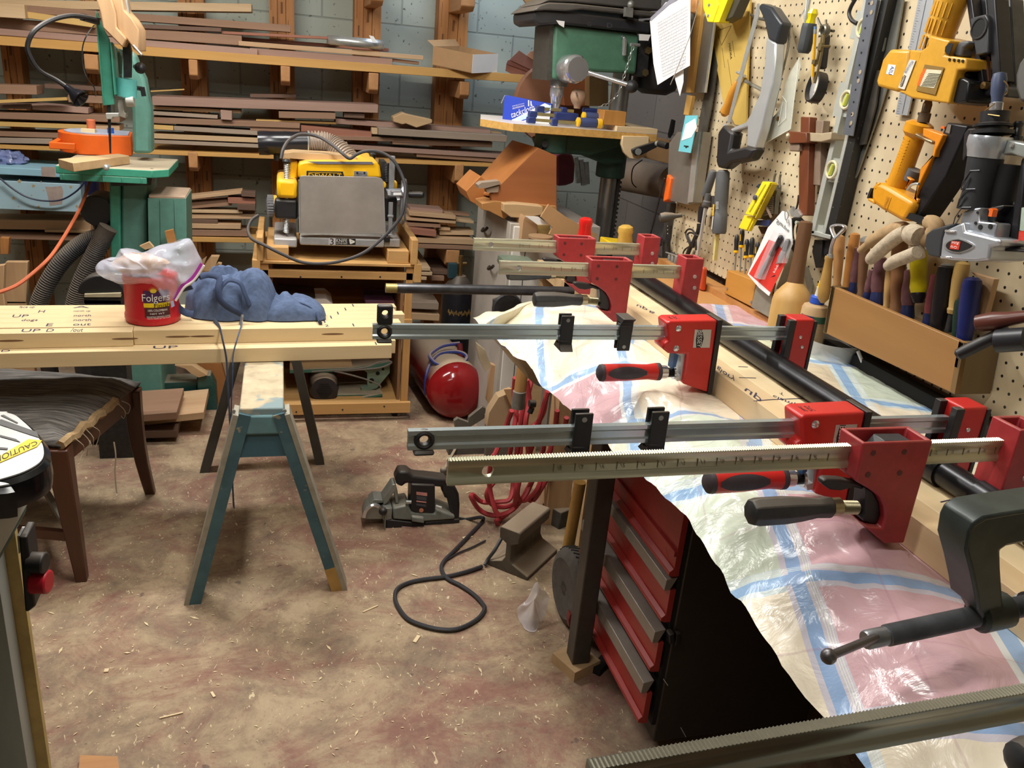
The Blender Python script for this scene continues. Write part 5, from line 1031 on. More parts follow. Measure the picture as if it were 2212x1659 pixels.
for i,(a,b,hb,out) in enumerate(D):
    xf=XF-.012-out; mb=MB(); mb.bx(xf,xf+.014,Y0+.004,Y1-.01,b,a-(a-hb if hb else 0)); 
    mb.prism([V((xf,Y0+.004,b)),V((xf-.01,Y0+.004,b+.004)),V((xf-.01,Y0+.004,b+.012)),V((xf,Y0+.004,b+.02))],(0,Y1-Y0-.014,0))
    d=obj('drawer',mb,dred,t,bev=.001)
    if hb:
        g=MB(); g.prism([V((xf+.014,Y0+.006,a)),V((xf-.012,Y0+.006,a-.004)),V((xf-.014,Y0+.006,hb)),V((xf,Y0+.006,hb))],(0,Y1-Y0-.018,0)); obj('grip_rail',g,dgrip,d,bev=.001)
    else:
        g=MB(); g.bx(xf-.006,xf,Y0+.004,Y1-.01,b+.05,b+.062); obj('ridge',g,dred,d)
obj('drawer_gap',MB().bx(XF+.003,XF+.0125,Y0+.006,Y1-.012,zb+.02,ztop-.01),dark,t)
mb=MB(); mb.slab(e3,[(1050,530),(1095,512),(1100,600),(1055,610)],.02,Y=Y0-.012); mb.slab(e3,[(1112,515),(1152,512),(1140,615),(1100,622)],.02,Y=Y0-.010); obj('latch',mb,black,t,bev=.002)
mb=MB(); mb.beam(at(e3(1000,900),Y=Y0-.0005),at(e3(1038,955),Y=Y0-.0005),.0015,.0012); mb.beam(at(e3(1148,1315),Y=Y0-.0005),at(e3(1192,1395),Y=Y0-.0005),.0012,.0012); obj('scratch',mb,wlet,t)
obj('purple_tube',MB().cyl((XF-.004,Y1-.06,(l2+h3t)/2+.004),(XF-.004,Y0+.16,(l2+h3t)/2+.002),.011),mat('dusty_purple','#5A5068',.6,0,.1),t,label='purple tube in the drawer gap')
# bench legs and rail stand
mb=MB(); q=at((1240,1425),Z=.03); 
t=thing('bench_post','dark grey steel post at the far corner of the red cabinet on a wood block','post',(q.x+.02,q.y,0))
top=at((1279,1060),Y=q.y); obj('post',MB().bx(q.x-.012,q.x+.035,q.y-.02,q.y+.03,.03,.86),mat('post_grey','#4A4742',.45,.5,.15),t,bev=.003); obj('wood_block',MB().box((q.x+.01,q.y+.01,.015),(.09,.09,.03),.4),tanw,t,label='tan wood block')
solo('floor_tool_dark',MB().box(at((1300,1435),Z=.01),(.07,.03,.02),.7),dark,'small dark scrap on the floor under the red cabinet','scrap')
# ---------------------------------------------------------------- bench
BZ=.895
t=thing('workbench','long orange wood workbench top under a plastic tablecloth','workbench',(.93,1.3,0))
obj('bench_top',MB().prism([V((x,y,BZ-.045)) for x,y in ((.69,-.3),(1.255,-.3),(1.255,2.5),(1.1,2.5),(1.02,2.0),(.69,1.97))],(0,0,.045)),mat('bench_wood','#C08E55',.5,0,0,12,wood='Y',col2='#A4733E'),t,bev=.003)
for x,y in ((.74,-.1),(1.2,-.1),(1.2,2.3)): obj('leg',MB().bx(x-.04,x+.04,y-.04,y+.04,0,BZ-.045),tanz,t)
obj('back_rail',MB().bx(1.20,1.255,1.72,2.5,BZ,BZ+.018),oakw,t); obj('black_shade_strip',MB().bx(1.225,1.255,.2,1.715,BZ,BZ+.03),dark,t)  # black strip at the pegboard foot, run on to stand for the shaded gap
# ---------------------------------------------------------------- glued maple panel
PX0=.80; PX1=.935; PT=.046; pz=BZ+.004
t=thing('glued_panel','maple boards being glued edge to edge in the row of clamps','wood panel',(.87,1.2,pz))
pm=[mat('panel_maple_%d'%i,c,.5,0,0,14,wood='Y',col2=c2_) for i,(c,c2_) in enumerate((('#DFC59E','#CDB085'),('#EBD6B0','#DFC69A'),('#E5CDA4','#D6BA8C')))]
for i in range(3):
    x0=PX0+(PX1-PX0)*i/3; obj('strip',MB().bx(x0,x0+(PX1-PX0)/3-.0004,.12,2.12,pz,pz+PT),pm[i],t,bev=.0008)
mb=MB(); zz_=pz+PT+.0006
def pt(s,q4): mb.text(s,[at(d4(*p),Z=zz_) for p in q4])
pt('glory',[(1385,590),(1545,690),(1520,735),(1365,620)]); pt('up',[(1635,770),(1770,860),(1750,905),(1610,800)]); pt('up',[(700,60),(790,100),(780,120),(690,80)]); pt('B',[(805,120),(850,135),(840,150),(800,135)]); pt('clamp',[(1860,835),(2080,920),(2060,945),(1850,860)]); pt('T',[(1915,810),(1950,830),(1945,850),(1910,825)])
for a_,b_ in (((1690,893),(1850,880)),((1850,880),(2150,870)),((1565,693),(1710,697)),((1560,600),(1640,603))):
    A=at(d4(*a_),Z=zz_); B=at(d4(*b_),Z=zz_); mb.beam(A,B,.0018,.0004)
for a_,b_ in (((1500,728),(1585,708)),((1600,700),(1615,708))):
    mb.beam(at(e5(*a_),Z=zz_),at(e5(*b_),Z=zz_),.0018,.0004)
obj('pencil_mark',mb,ink,t)
pr=.0225; mb=MB(); pz2=pz+PT+pr+.001; pipe=mat('black_pipe','#232326',.3,.6,.4,22)
mb.cyl((.905,.3,pz2),(.905,.795,pz2),pr,n=24).cyl((.905,.86,pz2),(.905,2.13,pz2),pr,n=24); mb.cyl((.905,.795,pz2),(.905,.86,pz2),pr*.86,n=24)
pp=thing('iron_pipe','long black iron pipe lying along the top of the glued maple panel','pipe',(.905,1.2,pz2-pr)); obj('pipe_body',mb,pipe,pp)
mb=MB(); 
for i in range(6): mb.tube([V((.905+math.cos(a)*(pr+.0005),.70+i*.004,pz2+math.sin(a)*(pr+.0005))) for a in [2*math.pi*j/20 for j in range(20)]],.0012,5,closed=True)
obj('thread_ring',mb,steel,pp)
A=at((833,622),Y=2.16); B=at((1190,626),Y=2.16)
q=thing('steel_pipe','grey steel pipe sticking out left from the far clamp with a yellowed thread end','pipe',A); obj('pipe_body',MB().cyl(A+V((.03,0,0)),(.79,2.16,A.z),.0135,n=20),mat('grey_pipe','#4A4A4D',.35,.7,.3,30),q); obj('thread_end',MB().cyl(A,A+V((.03,0,0)),.0125,n=20),mat('yellow_thread','#9A8A54',.45,.5,.2),q,label='yellowed thread end')
# ---------------------------------------------------------------- plastic tablecloth
def cloth_mat():
    m=bpy.data.materials.new('plaid_vinyl'); m.use_nodes=True; nt=m.node_tree; N=nt.nodes; L=nt.links; b=N['Principled BSDF']
    uv=N.new('ShaderNodeUVMap'); mp=N.new('ShaderNodeMapping'); mp.inputs['Rotation'].default_value=(0,0,R(24)); mp.inputs['Scale'].default_value=(1,1,1); L.new(uv.outputs[0],mp.inputs[0])
    s=N.new('ShaderNodeSeparateXYZ'); L.new(mp.outputs[0],s.inputs[0])
    def math_(op,a,v=None,w=None):
        q=N.new('ShaderNodeMath'); q.operation=op
        for i,z in enumerate((a,v,w)):
            if z is None: continue
            if isinstance(z,(int,float)): q.inputs[i].default_value=z
            else: L.new(z,q.inputs[i])
        return q.outputs[0]
    def mix(f,a,c):
        x=N.new('ShaderNodeMix'); x.data_type='RGBA'; L.new(f,x.inputs[0])
        for i,z in ((6,a),(7,c)):
            if isinstance(z,str): x.inputs[i].default_value=lin(z)
            else: L.new(z,x.inputs[i])
        return x.outputs[2]
    P_=.23; u=math_('DIVIDE',s.outputs['X'],P_); v=math_('DIVIDE',s.outputs['Y'],P_)
    fu=math_('FRACT',u); fv=math_('FRACT',v); iu=math_('FLOOR',u); iv=math_('FLOOR',v)
    hsh=math_('FRACT',math_('MULTIPLY',math_('SINE',math_('ADD',math_('MULTIPLY',iu,12.9),math_('MULTIPLY',iv,78.2))),43.7))
    r=N.new('ShaderNodeValToRGB'); r.color_ramp.interpolation='CONSTANT'; e=r.color_ramp.elements
    for p_,c_ in ((.25,'#C9D2C0'),(.42,'#DCD4BA'),(.58,'#CBA6AC'),(.78,'#D3C4A8')): q=e.new(p_); q.color=lin(c_)
    e[0].position=0; e[0].color=lin('#E8DCC6'); e[-1].position=.97; e[-1].color=lin('#D6DCC0'); L.new(hsh,r.inputs['Fac'])
    band=lambda f,lo,hi: math_('MULTIPLY',math_('GREATER_THAN',f,lo),math_('LESS_THAN',f,hi))
    c=mix(math_('MULTIPLY',math_('MAXIMUM',band(fu,0,.20),band(fv,0,.20)),.55),r.outputs['Color'],'#C8D8E6')
    c=mix(math_('MULTIPLY',math_('MAXIMUM',band(fu,.04,.13),band(fv,.04,.13)),.8),c,'#7DA6D4')
    c=mix(math_('MULTIPLY',math_('MAXIMUM',band(fu,.56,.575),band(fv,.56,.575)),.25),c,'#B07F96')
    for lo in (.15,.165,.18): c=mix(math_('MULTIPLY',math_('MAXIMUM',band(fu,lo,lo+.006),band(fv,lo,lo+.006)),.6),c,'#E6EAD8')
    L.new(c,b.inputs['Base Color']); b.inputs['Roughness'].default_value=.24
    tc=N.new('ShaderNodeTexCoord'); n=N.new('ShaderNodeTexNoise'); n.inputs['Scale'].default_value=16; n.inputs['Detail'].default_value=5; n.inputs['Distortion'].default_value=1.2; L.new(tc.outputs['Object'],n.inputs['Vector'])
    bp=N.new('ShaderNodeBump'); bp.inputs['Strength'].default_value=.45; bp.inputs['Distance'].default_value=.012; L.new(n.outputs['Fac'],bp.inputs['Height']); L.new(bp.outputs[0],b.inputs['Normal'])
    return m
# left hem traced as points in space
hemp=[((1905,1690),.845),((1800,1560),.84),((1690,1440),.84),((1585,1280),.84),((1545,1215),.84),((1480,1112),.845),((1400,1040),.845),((1340,985),.84),((1290,935),.83),((1225,880),.82),((1170,835),.815),((1140,785),.83),((1085,748),.84),((1040,712),.855)]
hem=[at(p,Z=z) for p,z in hemp]; hem.sort(key=lambda p:p.y)
def hemat(y):
    if y<=hem[0].y: return V((hem[0].x,y,hem[0].z))
    for a,b in zip(hem,hem[1:]):
        if a.y<=y<=b.y: return a.lerp(b,(y-a.y)/max(1e-6,b.y-a.y))
    return hem[-1].copy()
CY0=-.25; CY1=1.985
rgt=[at(p,Z=BZ+.004) for p in ((2212,985),(2110,920),(1990,840),(1900,795),(1740,735),(1670,705),(1600,662),(1560,646),(1500,639))]
def rx(y):
    ps=sorted(rgt,key=lambda p:p.y)
    if y<=ps[0].y: return ps[0].x
    for a,b in zip(ps,ps[1:]):
        if a.y<=y<=b.y: return a.x+(b.x-a.x)*(y-a.y)/max(1e-6,b.y-a.y)
    return ps[-1].x
mb=MB(); uvs={}; NU,NV=84,150
def cp(u,v):
    y=CY0+(CY1-CY0)*v; hm=hemat(y); xr=min(1.25,rx(y)); zt_=BZ+.0035
    xe=.64
    if u<.3:   # hanging/puckered front edge
        k=u/.3; p=V((hm.x+(xe+.03-hm.x)*k, y, hm.z+(zt_-hm.z)*(1-(1-k)**1.6)))
    else: p=V((xe+.03+(xr-xe-.03)*(u-.3)/.7,y,zt_))
    bulge=max(0,1-abs(p.x-.685)/.115)**.7*(.07*max(0,noise3(p.y*4.2,p.x*3,2))+.035*max(0,noise3(p.y*11+p.x*6,p.x*5,5)))
    w=.006*noise3(p.x*14,p.y*14,7)+.004*noise3(p.x*40,p.y*30,9)
    if p.x<.795 or p.x>.97: p.z=max(p.z+bulge+abs(w) if u>=.3 else p.z+bulge*.8+w*1.5, p.z-.02 if u<.3 else zt_)
    return p
g=[[mb.bm.verts.new(cp(i/NU,j/NV)) for j in range(NV+1)] for i in range(NU+1)]
lay=mb.bm.loops.layers.uv.new('UVMap')
for i in range(NU):
    for j in range(NV):
        f=mb.bm.faces.new([g[i][j],g[i+1][j],g[i+1][j+1],g[i][j+1]])
        for l,(a,b) in zip(f.loops,((i,j),(i+1,j),(i+1,j+1),(i,j+1))):
            co=l.vert.co; l[lay].uv=(co.x-(BZ-co.z)*.8,co.y)
clo=solo('tablecloth',mb,cloth_mat(),'pastel plaid plastic tablecloth spread over the workbench','tablecloth')
# far end flap hanging down
mb=MB(); lay=mb.bm.loops.layers.uv.new('UVMap')
top=[at(p,Z=BZ+.004) for p in ((1040,712),(1062,690),(1120,665),(1175,645),(1245,640))]
bot=[at(p,Y=2.0) for p in ((1075,742),(1115,790),(1165,835),(1205,825),(1240,760))]
pf=lambda u,v: (smoothpts(top,8)[int(u*32)]).lerp(smoothpts(bot,8)[int(u*32)],v)+V((0,.02*math.sin(v*3)+.012*noise3(u*6,v*4,1),0))
gg=[[mb.bm.verts.new(pf(i/32,j/10)) for j in range(11)] for i in range(33)]
for i in range(32):
    for j in range(10):
        f=mb.bm.faces.new([gg[i][j],gg[i+1][j],gg[i+1][j+1],gg[i][j+1]])
        for l in f.loops: l[lay].uv=(l.vert.co.x,l.vert.co.y+(BZ-l.vert.co.z))
obj('end_flap',mb,clo.data.materials[0],clo)
# ---------------------------------------------------------------- clamps
def cut(o,cmb):
    me=bpy.data.meshes.new('c'); bmesh.ops.recalc_face_normals(cmb.bm,faces=cmb.bm.faces); cmb.bm.to_mesh(me); cmb.bm.free()
    c=bpy.data.objects.new('c',me); COL.objects.link(c)
    bv=[m for m in o.modifiers]; 
    for m in bv: m.show_viewport=False
    c.location=-ORG[o.name] if o.parent else (0,0,0)
    mm=o.modifiers.new('x','BOOLEAN'); mm.operation='DIFFERENCE'; mm.object=c; mm.solver='EXACT'
    par=o.parent; o.parent=None; loc=o.location.copy()
    if par is None: c.location=-loc; 
    o.location=(0,0,0)
    if par is None: c.location=-ORG[o.name]
    dg=bpy.context.evaluated_depsgraph_get(); ne=bpy.data.meshes.new_from_object(o.evaluated_get(dg)); ne.name=o.data.name
    o.modifiers.remove(mm); o.data=ne; o.parent=par; o.location=loc
    ne.shade_smooth(); ne.set_sharp_from_angle(angle=R(38))
    for m in bv: m.show_viewport=True
    bpy.data.objects.remove(c)
barm=mat('yellow_zinc_bar','#BDBAA0',.3,.62,.14,20,stretch=(.2,1,1)); zinc=mat('zinc_bar','#BFCACC',.2,.7,.06,20)
sp=mat('dusty_black_grip','#2B2C2E',.5,0,.3,60,dust=.15); scr=mat('brass_grey_screw','#A59B7C',.35,.9,.2,40)
def bar(Y,x0,x1,zb,zt,m,parent,teeth=True,w=.0095,hole=None):
    h=zt-zb; prof=[(-w/2,0),(w/2,0),(w/2,h*.22),(w*.28,h*.32),(w*.28,h*.68),(w/2,h*.78),(w/2,h),(-w/2,h),(-w/2,h*.78),(-w*.28,h*.68),(-w*.28,h*.32),(-w/2,h*.22)]
    mb=MB(); mb.loft([[V((x,Y+a,zb+b)) for a,b in prof] for x in (x0,x1)])
    o=obj('bar',mb,m,parent,bev=.0006)
    if hole: cut(o,MB().cyl((hole,Y-.03,zb+h*.5),(hole,Y+.03,zb+h*.5),.0065,n=20))
    if teeth:
        t=MB(); p=.0032; n=int((x1-x0)/p)
        for i in range(n):
            x=x0+i*p; t.prism([V((x,Y-w/2,zt-.0002)),V((x+p*.75,Y-w/2,zt-.0002)),V((x+p*.4,Y-w/2,zt+.0009))],(0,w,0))
        obj('serration',t,m,parent)
    return o
# old style clamp, shape measured from the nearest one
YO=.765; g5=lambda x,y:at(e5(x,y),Y=YO)
oz0,oz1=1.0245,1.0545
def old_clamp(dy,xl,lb,light=False):
    D=V((0,dy,0)); q=lambda x,y,d=0:g5(x,y)+D+V((0,d,0))
    t=thing('bar_clamp',lb,'clamp',V((.7,YO+.02+dy,.9)),'parallel jaw clamps on the glued panel')
    yc=YO+.024+dy; wd=.046
    bar(yc,xl,.93,oz0,oz1,barm,t,hole=xl+.045)
    out=[(840,225),(1440,205),(1190,1082),(1025,1086),(872,945),(1000,955),(1030,870),(1022,775),(985,690),(900,625),(780,555)]
    mb=MB(); mb.prism([q(*p) for p in out],(0,wd,0)); h=obj('sliding_head',mb,red,t,bev=.0025)
    A=q(840,225); B=q(1440,205); c=MB(); c.bx(A.x+.006,B.x-.006,A.y+.005,A.y+wd-.005,A.z-.03,A.z+.02); cut(h,c)
    mb=MB(); mb.bx(A.x+.0065,B.x-.0065,A.y+.0055,A.y+wd-.0055,A.z-.03,A.z-.022); mb.bx(A.x+.006,A.x+.012,A.y+.006,A.y+wd-.006,A.z-.022,A.z-.008); obj('head_cavity',mb,dsteel,h)
    mb=MB(); xa=A.x+.03; mb.prism([V((xa,A.y+.012,A.z-.02)),V((xa+.012,A.y+.012,A.z-.004)),V((xa+.05,A.y+.012,A.z-.005)),V((xa+.05,A.y+.012,A.z-.02))],(0,.022,0)); obj('clutch_block',mb,blackm,h,bev=.001)
    mb=MB()
    for p in ((925,310),(1190,300),(880,495),(1150,480)): w=q(*p); mb.cyl(w+V((0,.002,0)),w-V((0,.0006,0)),.0038,n=10)
    obj('rivet',mb,mat('dark_red_hole','#5A2326',.5),h)
    mb=MB(); mb.prism([q(*p,.010) for p in ((905,640),(965,668),(1020,760),(1032,870),(1000,948),(960,950),(885,930),(868,895),(900,855),(912,700))],(0,wd-.02,0)); obj('swivel_shoe',mb,black,t,bev=.002)
    mb=MB(); mb.prism([q(*p,.016) for p in ((560,610),(600,587),(720,592),(840,612),(915,640),(910,680),(830,660),(720,690),(630,682),(565,640))],(0,.014,0)); obj('release_lever',mb,black,t,bev=.003)
    a=q(-60,895,.022); b=q(655,845,.022); c_=q(880,850,.022); ax=(b-a).normalized(); L=(b-a).length
    obj('grip',MB().lathe(a,ax,[(.010,0),(.0165,.003),(.0185,.012),(.0185,L*.42),(.0165,L*.62),(.0135,L*.8),(.0145,L*.97),(.012,L)],8),sp,t,bev=.0015)
    mb=MB(); n=14; ll=(c_-b).length; prof=[]
    for i in range(n): prof+= [(.0075,ll*i/n),(.0092,ll*(i+.5)/n)]
    mb.lathe(b,(c_-b),prof+[(.0075,ll)],14); mb.lathe(b,ax,[(.012,-.002),(.012,.012),(.009,.014)],14); obj('spindle',mb,scr,t)
    mb=MB(); mb.bx(.905,.952,yc-.024,yc+.024,.905,1.078); j=obj('fixed_jaw',mb,red,t,bev=.002)
    c=MB(); c.bx(.912,.945,yc-.018,yc+.018,1.05,1.1); cut(j,c)
    mb=MB(); mb.bx(.9121,.9449,yc-.0179,yc+.0179,1.05,1.056); obj('jaw_cavity',mb,dsteel,j)
    mb=MB()
    for z in (1.035,1.008): mb.lathe((.934+.004*(z<1.02),yc-.0237,z),(0,-1,0),[(.005,0),(.0045,.0015),(.001,.0022)],12)
    obj('jaw_rivet',mb,mat('pale_rivet','#B9A8A2',.5,.4),j)
    mb=MB()
    xs=xl+.12
    while xs<.93:
        if xs<A.x-.01 or xs>B.x+.02: mb.bx(xs,xs+.0008,yc-.0034,yc-.0026,oz0+.011,oz0+.02)
        xs+=.0254
    i=18; xs=xl+.124
    while xs<.9:
        if xs<A.x-.03 or xs>B.x+.02: 
            try: mb.text(str(i),[(xs+.003,yc-.0034,oz0+.013),(xs+.006,yc-.0034,oz0+.013),(xs+.006,yc-.0034,oz0+.018),(xs,yc-.0034,oz0+.018)])
            except Exception: pass
        xs+=.0254*2 if light else .0254; i-=1
    obj('inch_marks',mb,mat('mark_grey','#7A765E',.5),t)
    return t
yo=.79
old_clamp(0,.168,'dull red bar clamp nearest the black screw clamp, its yellowish bar the longest')
old_clamp(1.762-yo,.463,'dull red bar clamp second from the far end of the panel',True)
old_clamp(2.01-yo,.457,'dull red bar clamp at the far end of the panel, nearest the drill press',True)
# new clamps
YN=1.346-.022; g4=lambda x,y:at(d4(x,y),Y=YN); g5b=lambda x,y:at(d5(x,y),Y=YN)
bt=g5b(300,428).z; bb_=g5b(300,552).z
def clip(t,xc,Y,dn=True,lb=None):
    mb=MB(); w=.024; z0,z1=bb_,bt
    s=1 if dn else -1; zc=(z0+z1)/2
    Z=lambda v: zc+s*(v)
    hz=(z1-z0)/2
    def part(x0,x1,y0,y1,a,b): mb.bx(x0,x1,y0,y1,min(Z(a),Z(b)),max(Z(a),Z(b)))
    part(xc-w/2,xc+w/2,Y-.010,Y-.0052,-hz-.008,hz+.02); part(xc-w/2,xc+w/2,Y+.0052,Y+.010,-hz-.008,hz+.02)
    part(xc-w/2,xc+w/2,Y-.010,Y+.010,-hz-.005,-hz-.0005)
    mb.prism([V((xc-w/2,Y-.010,Z(-hz-.008))),V((xc-w/2,Y-.022,Z(-hz-.018))),V((xc-w/2,Y+.022,Z(-hz-.018))),V((xc-w/2,Y+.010,Z(-hz-.008)))],(w,0,0)); 
    o=obj('bar_stand',mb,black,t,bev=.0012)
    m2=MB(); m2.cyl((xc,Y-.0101,Z(hz+.012)),(xc,Y-.0108,Z(hz+.012)),.0035,n=12); obj('screw_hole',m2,dsteel,o)
def new_clamp(dy,lb,clips):
    D=V((0,dy,0)); q=lambda x,y,d=0:g4(x,y)+D+V((0,d,0)); wd=.044; yc=YN+.022+dy
    t=thing('bar_clamp',lb,'clamp',V((.7,yc,.9)),'parallel jaw clamps on the glued panel')
    xl=g5b(108,480).x
    bar(yc,xl,.935,bb_,bt,zinc,t,teeth=False,hole=xl+.02)
    zc=(bb_+bt)/2; xg=xl+.02
    mb=MB(); mb.tube([V((xg+.0095*math.cos(a),yc,zc+.0095*math.sin(a))) for a in [2*math.pi*i/24 for i in range(24)]],.0042,8,closed=True,flat=1.6,up=(0,1,0))
    obj('end_grommet',mb,black,t)
    mb=MB(); mb.bx(xg-.013,xg+.013,yc-.009,yc+.009,bb_-.007,bb_-.0005)
    if clips[0][2]: mb.bx(xg-.013,xg+.013,yc-.008,yc+.008,bt+.0005,bt+.034)
    e=obj('end_stop',mb,black,t,bev=.004)
    if clips[0][2]: cut(e,MB().cyl((xg,yc-.03,bt+.02),(xg,yc+.03,bt+.02),.0055,n=18))
    out=[(950,228),(985,212),(1385,205),(1300,822),(1085,748),(1122,497),(965,490),(915,450),(925,402),(968,380)]
    mb=MB(); mb.prism([q(*p) for p in out],(0,wd,0)); h=obj('sliding_head',mb,nred,t,bev=.004,seg=3)
    mb=MB(); mb.prism([q(*p,-.002) for p in ((1386,202),(1426,202),(1332,838),(1296,826))],(0,wd+.004,0)); obj('jaw_pad',mb,black,h,bev=.001)
    mb=MB()
    for p in ((1050,275),(1030,445)): w=q(*p); mb.lathe(w+V((0,.002,0)),(0,-1,0),[(.0062,0),(.006,.003),(.004,.005),(.001,.0056)],14)
    obj('bolt_head',mb,chrome,h)
    mb=MB(); mb.prism([q(*p,-.0006) for p in ((1188,284),(1330,284),(1314,438),(1172,438))],(0,.0004,0)); s=obj('maker_label',mb,mat('silver_sticker','#BFBFBC',.4,.3,.04),h)
    mb=MB(); mb.prism([q(*p,-.0010) for p in ((1215,285),(1252,285),(1262,360),(1238,437),(1200,437),(1196,370))],(0,.0003,0)); bsh=obj('label_shape',mb,klet,s)
    mb=MB(); mb.text('BESSEY',[q(*p,-.0014) for p in ((1212,290),(1206,432),(1240,434),(1252,290))]); obj('label_lettering',mb,wlet,bsh,flat=True)
    a=q(396,690,.022); b=q(925,678,.022); ax=(b-a).normalized(); L=(b-a).length
    obj('grip',MB().lathe(a,ax,[(.010,0),(.0155,.004),(.0165,.015),(.0165,L*.45),(.0150,L*.68),(.0145,L*.8),(.0165,L*.93),(.0165,L),(.012,L+.001)],20),nred,t)
    gi=mat('grip_dark','#3A3236',.6,0,.25,40)
    mb=MB(); mb.lathe(a-ax*.0003,ax,[(.010,0),(.0158,.0042),(.0166,.009),(.0166,.011)],20); mb.lathe(a,ax,[(.0162,L*.93),(.0168,L*.94),(.0168,L),(.012,L+.0015)],20); obj('grip_cap',mb,gi,t)
    sd_=ax.cross(V((0,-1,0))).normalized()
    def ins(u,v):
        an=(v-.5)*1.5*math.sin(math.pi*min(.97,max(.03,u)))**.5-.25; return a+ax*(L*(.12+.62*u))+V((0,-math.cos(an),0))*.0172+sd_*(.0172*math.sin(an))
    obj('grip_insert',MB().grid(ins,24,8),gi,t)
    c0=q(930,682,.022); c1_=q(985,685,.022); mb=MB(); mb.lathe(c0,ax,[(.0135,0),(.0125,(c1_-c0).length)],20); mb.lathe(q(1040,690,.022),ax,[(.012,0),(.012,.004)],20); obj('collar',mb,chrome,t)
    c2_=q(1045,690,.022); ll=(c2_-c1_).length; obj('spindle',MB().lathe(c1_,ax,[v for i in range(6) for v in ((.0075,ll*i/6),(.0095,ll*(i+.5)/6))]+[(.0075,ll)],14),black,t)
    mb=MB(); mb.prism([q(*p,.008) for p in ((1040,500),(1122,497),(1112,730),(1052,738),(1040,700),(1085,690),(1085,520))],(0,wd-.016,0)); obj('lever_plate',mb,mat('plate_grey','#B9BABA',.4,.5,.05),t)
    mb=MB(); mb.prism([q(*p,.012) for p in ((1040,502),(1075,520),(1050,620),(1018,640))],(0,.02,0)); obj('blue_lever',mb,mat('steel_blue','#2F5C8E',.4),t,label='blue lever')
    zt_=g4(2000,200).z; zb_=.905; x0=.935
    mb=MB(); mb.bx(x0+.004,x0+.048,yc-.021,yc+.021,zb_,zt_); j=obj('fixed_jaw',mb,nred,t,bev=.004,seg=3)
    for yy in (-.0225,.0105): obj('jaw_pad',MB().bx(x0-.008,x0+.006,yc+yy,yc+yy+.012,zb_-.002,zt_-.002),black,j,bev=.001)
    obj('jaw_back',MB().bx(x0+.046,x0+.053,yc-.0225,yc+.0225,zb_-.002,zt_-.003),black,j,bev=.001)
    mb=MB()
    for zz_,xx in ((zt_-.035,.022),(zt_-.055,.03)): mb.lathe((x0+xx,yc-.0212,zz_),(0,-1,0),[(.0035,0),(.003,.0015),(.0008,.002)],12)
    obj('jaw_rivet',mb,steel,j)
    mb=MB(); 
    T=[q(*p) for p in ((1050,190),(1200,178),(1200,160),(1060,170))]
    zt2=q(985,212).z+.0006; xa,xb=q(1010,212).x,q(1270,206).x; mb.text('K BODY REVO',[(xa,YN+dy+.012,zt2),(xb,YN+dy+.012,zt2+.0),(xb,YN+dy+.03,zt2),(xa,YN+dy+.03,zt2)]); obj('top_lettering',mb,klet,h,flat=True)
    for xc,dn,_ in clips: clip(t,xc,yc,dn)
    return t
n1=[(at((1219,715),Y=1.35).x,True,True),(at((1343,735),Y=1.35).x,False,False)]
n2=[(at((1249,930),Y=.92).x,True,False),(at((1411,925),Y=.92).x,True,False)]
new_clamp(0,'bright red new clamp with silver bar whose fixed jaw stands before the glue bottle',n1)
new_clamp(.913-1.346,'bright red new clamp with silver bar partly behind the nearest dull red clamp',n2)
# foreground bar
t=thing('bar_clamp','serrated steel clamp bar crossing the bottom right corner in front of the tool cabinet','clamp',(.5,.385,1.0),'parallel jaw clamps on the glued panel')
L0=at((1272,1652),Z=1.035); R0=at((2212,1487),Z=1.035)
ang=math.atan2(R0.y-L0.y,R0.x-L0.x)
bar(0,0,.7,-.03,0,mat('dark_zinc_bar','#8A8778',.28,.7,.2,18,stretch=(.2,1,1)),t)
for c in t.children: c.data.transform(Matrix.Translation(-ORG[t.name]).inverted()); c.data.transform(Matrix.Translation(L0)@Matrix.Rotation(ang,4,'Z')); c.data.transform(Matrix.Translation(-ORG[t.name]))
q=at((2215,1640),Y=.40); mb=MB(); mb.lathe(q-V((.012,0,0)),(1,0,0),[(.008,0),(.015,.004),(.018,.014),(.018,.12)],12); obj('grip',mb,sp,t)
# black C clamp
cm=mat('cast_black','#353D3B',.42,.2,.3,30); YC=.55
t=thing('screw_clamp','black cast iron screw clamp gripping the near end of the glued panel','clamp',(.7,YC,.9))
k=e5; yq=lambda x,y,d=0:at((x,y),Y=YC+d)
out=[(2092,1150),(2102,1130),(2125,1116),(2170,1108),(2320,1085),(2330,1150),(2175,1182),(2163,1190),(2164,1230),(2168,1290),(2172,1318),(2172,1345),(2130,1352),(2112,1320),(2108,1290),(2098,1240),(2085,1190)]
mb=MB(); mb.prism([yq(*p,-.011) for p in out],(0,.026,0)); obj('frame',mb,cm,t,bev=.004)
mb=MB(); mb.prism([yq(*p,-.017) for p in [(2092,1150),(2102,1130),(2125,1116),(2170,1108),(2320,1085),(2321,1094),(2172,1118),(2130,1126),(2110,1138),(2100,1156),(2094,1190),(2107,1240),(2117,1290),(2120,1318),(2112,1320),(2108,1290),(2098,1240),(2085,1190)]],(0,.038,0)); obj('rib',mb,cm,t,bev=.002)
a=at((1868,1383),Y=YC); b=at((2225,1306),Y=YC); L=(b-a).length; ax=(b-a).normalized(); n=105
obj('screw_thread',MB().lathe(a,ax,[(.0085,0),(.0095,.002),(.0095,.022)]+[v for i in range(n) for v in ((.0088,.024+(L-.024)*i/n),(.0108,.024+(L-.024)*(i+.5)/n))]+[(.0085,L)],18),mat('oily_steel','#7A7C80',.35,.6,.2,40),t)
mb=MB(); c_=at((2142,1322),Y=YC); mb.lathe(c_-ax*.02,ax,[(.015,0),(.0185,.004),(.0185,.036),(.015,.04)],18); obj('boss',mb,cm,t)
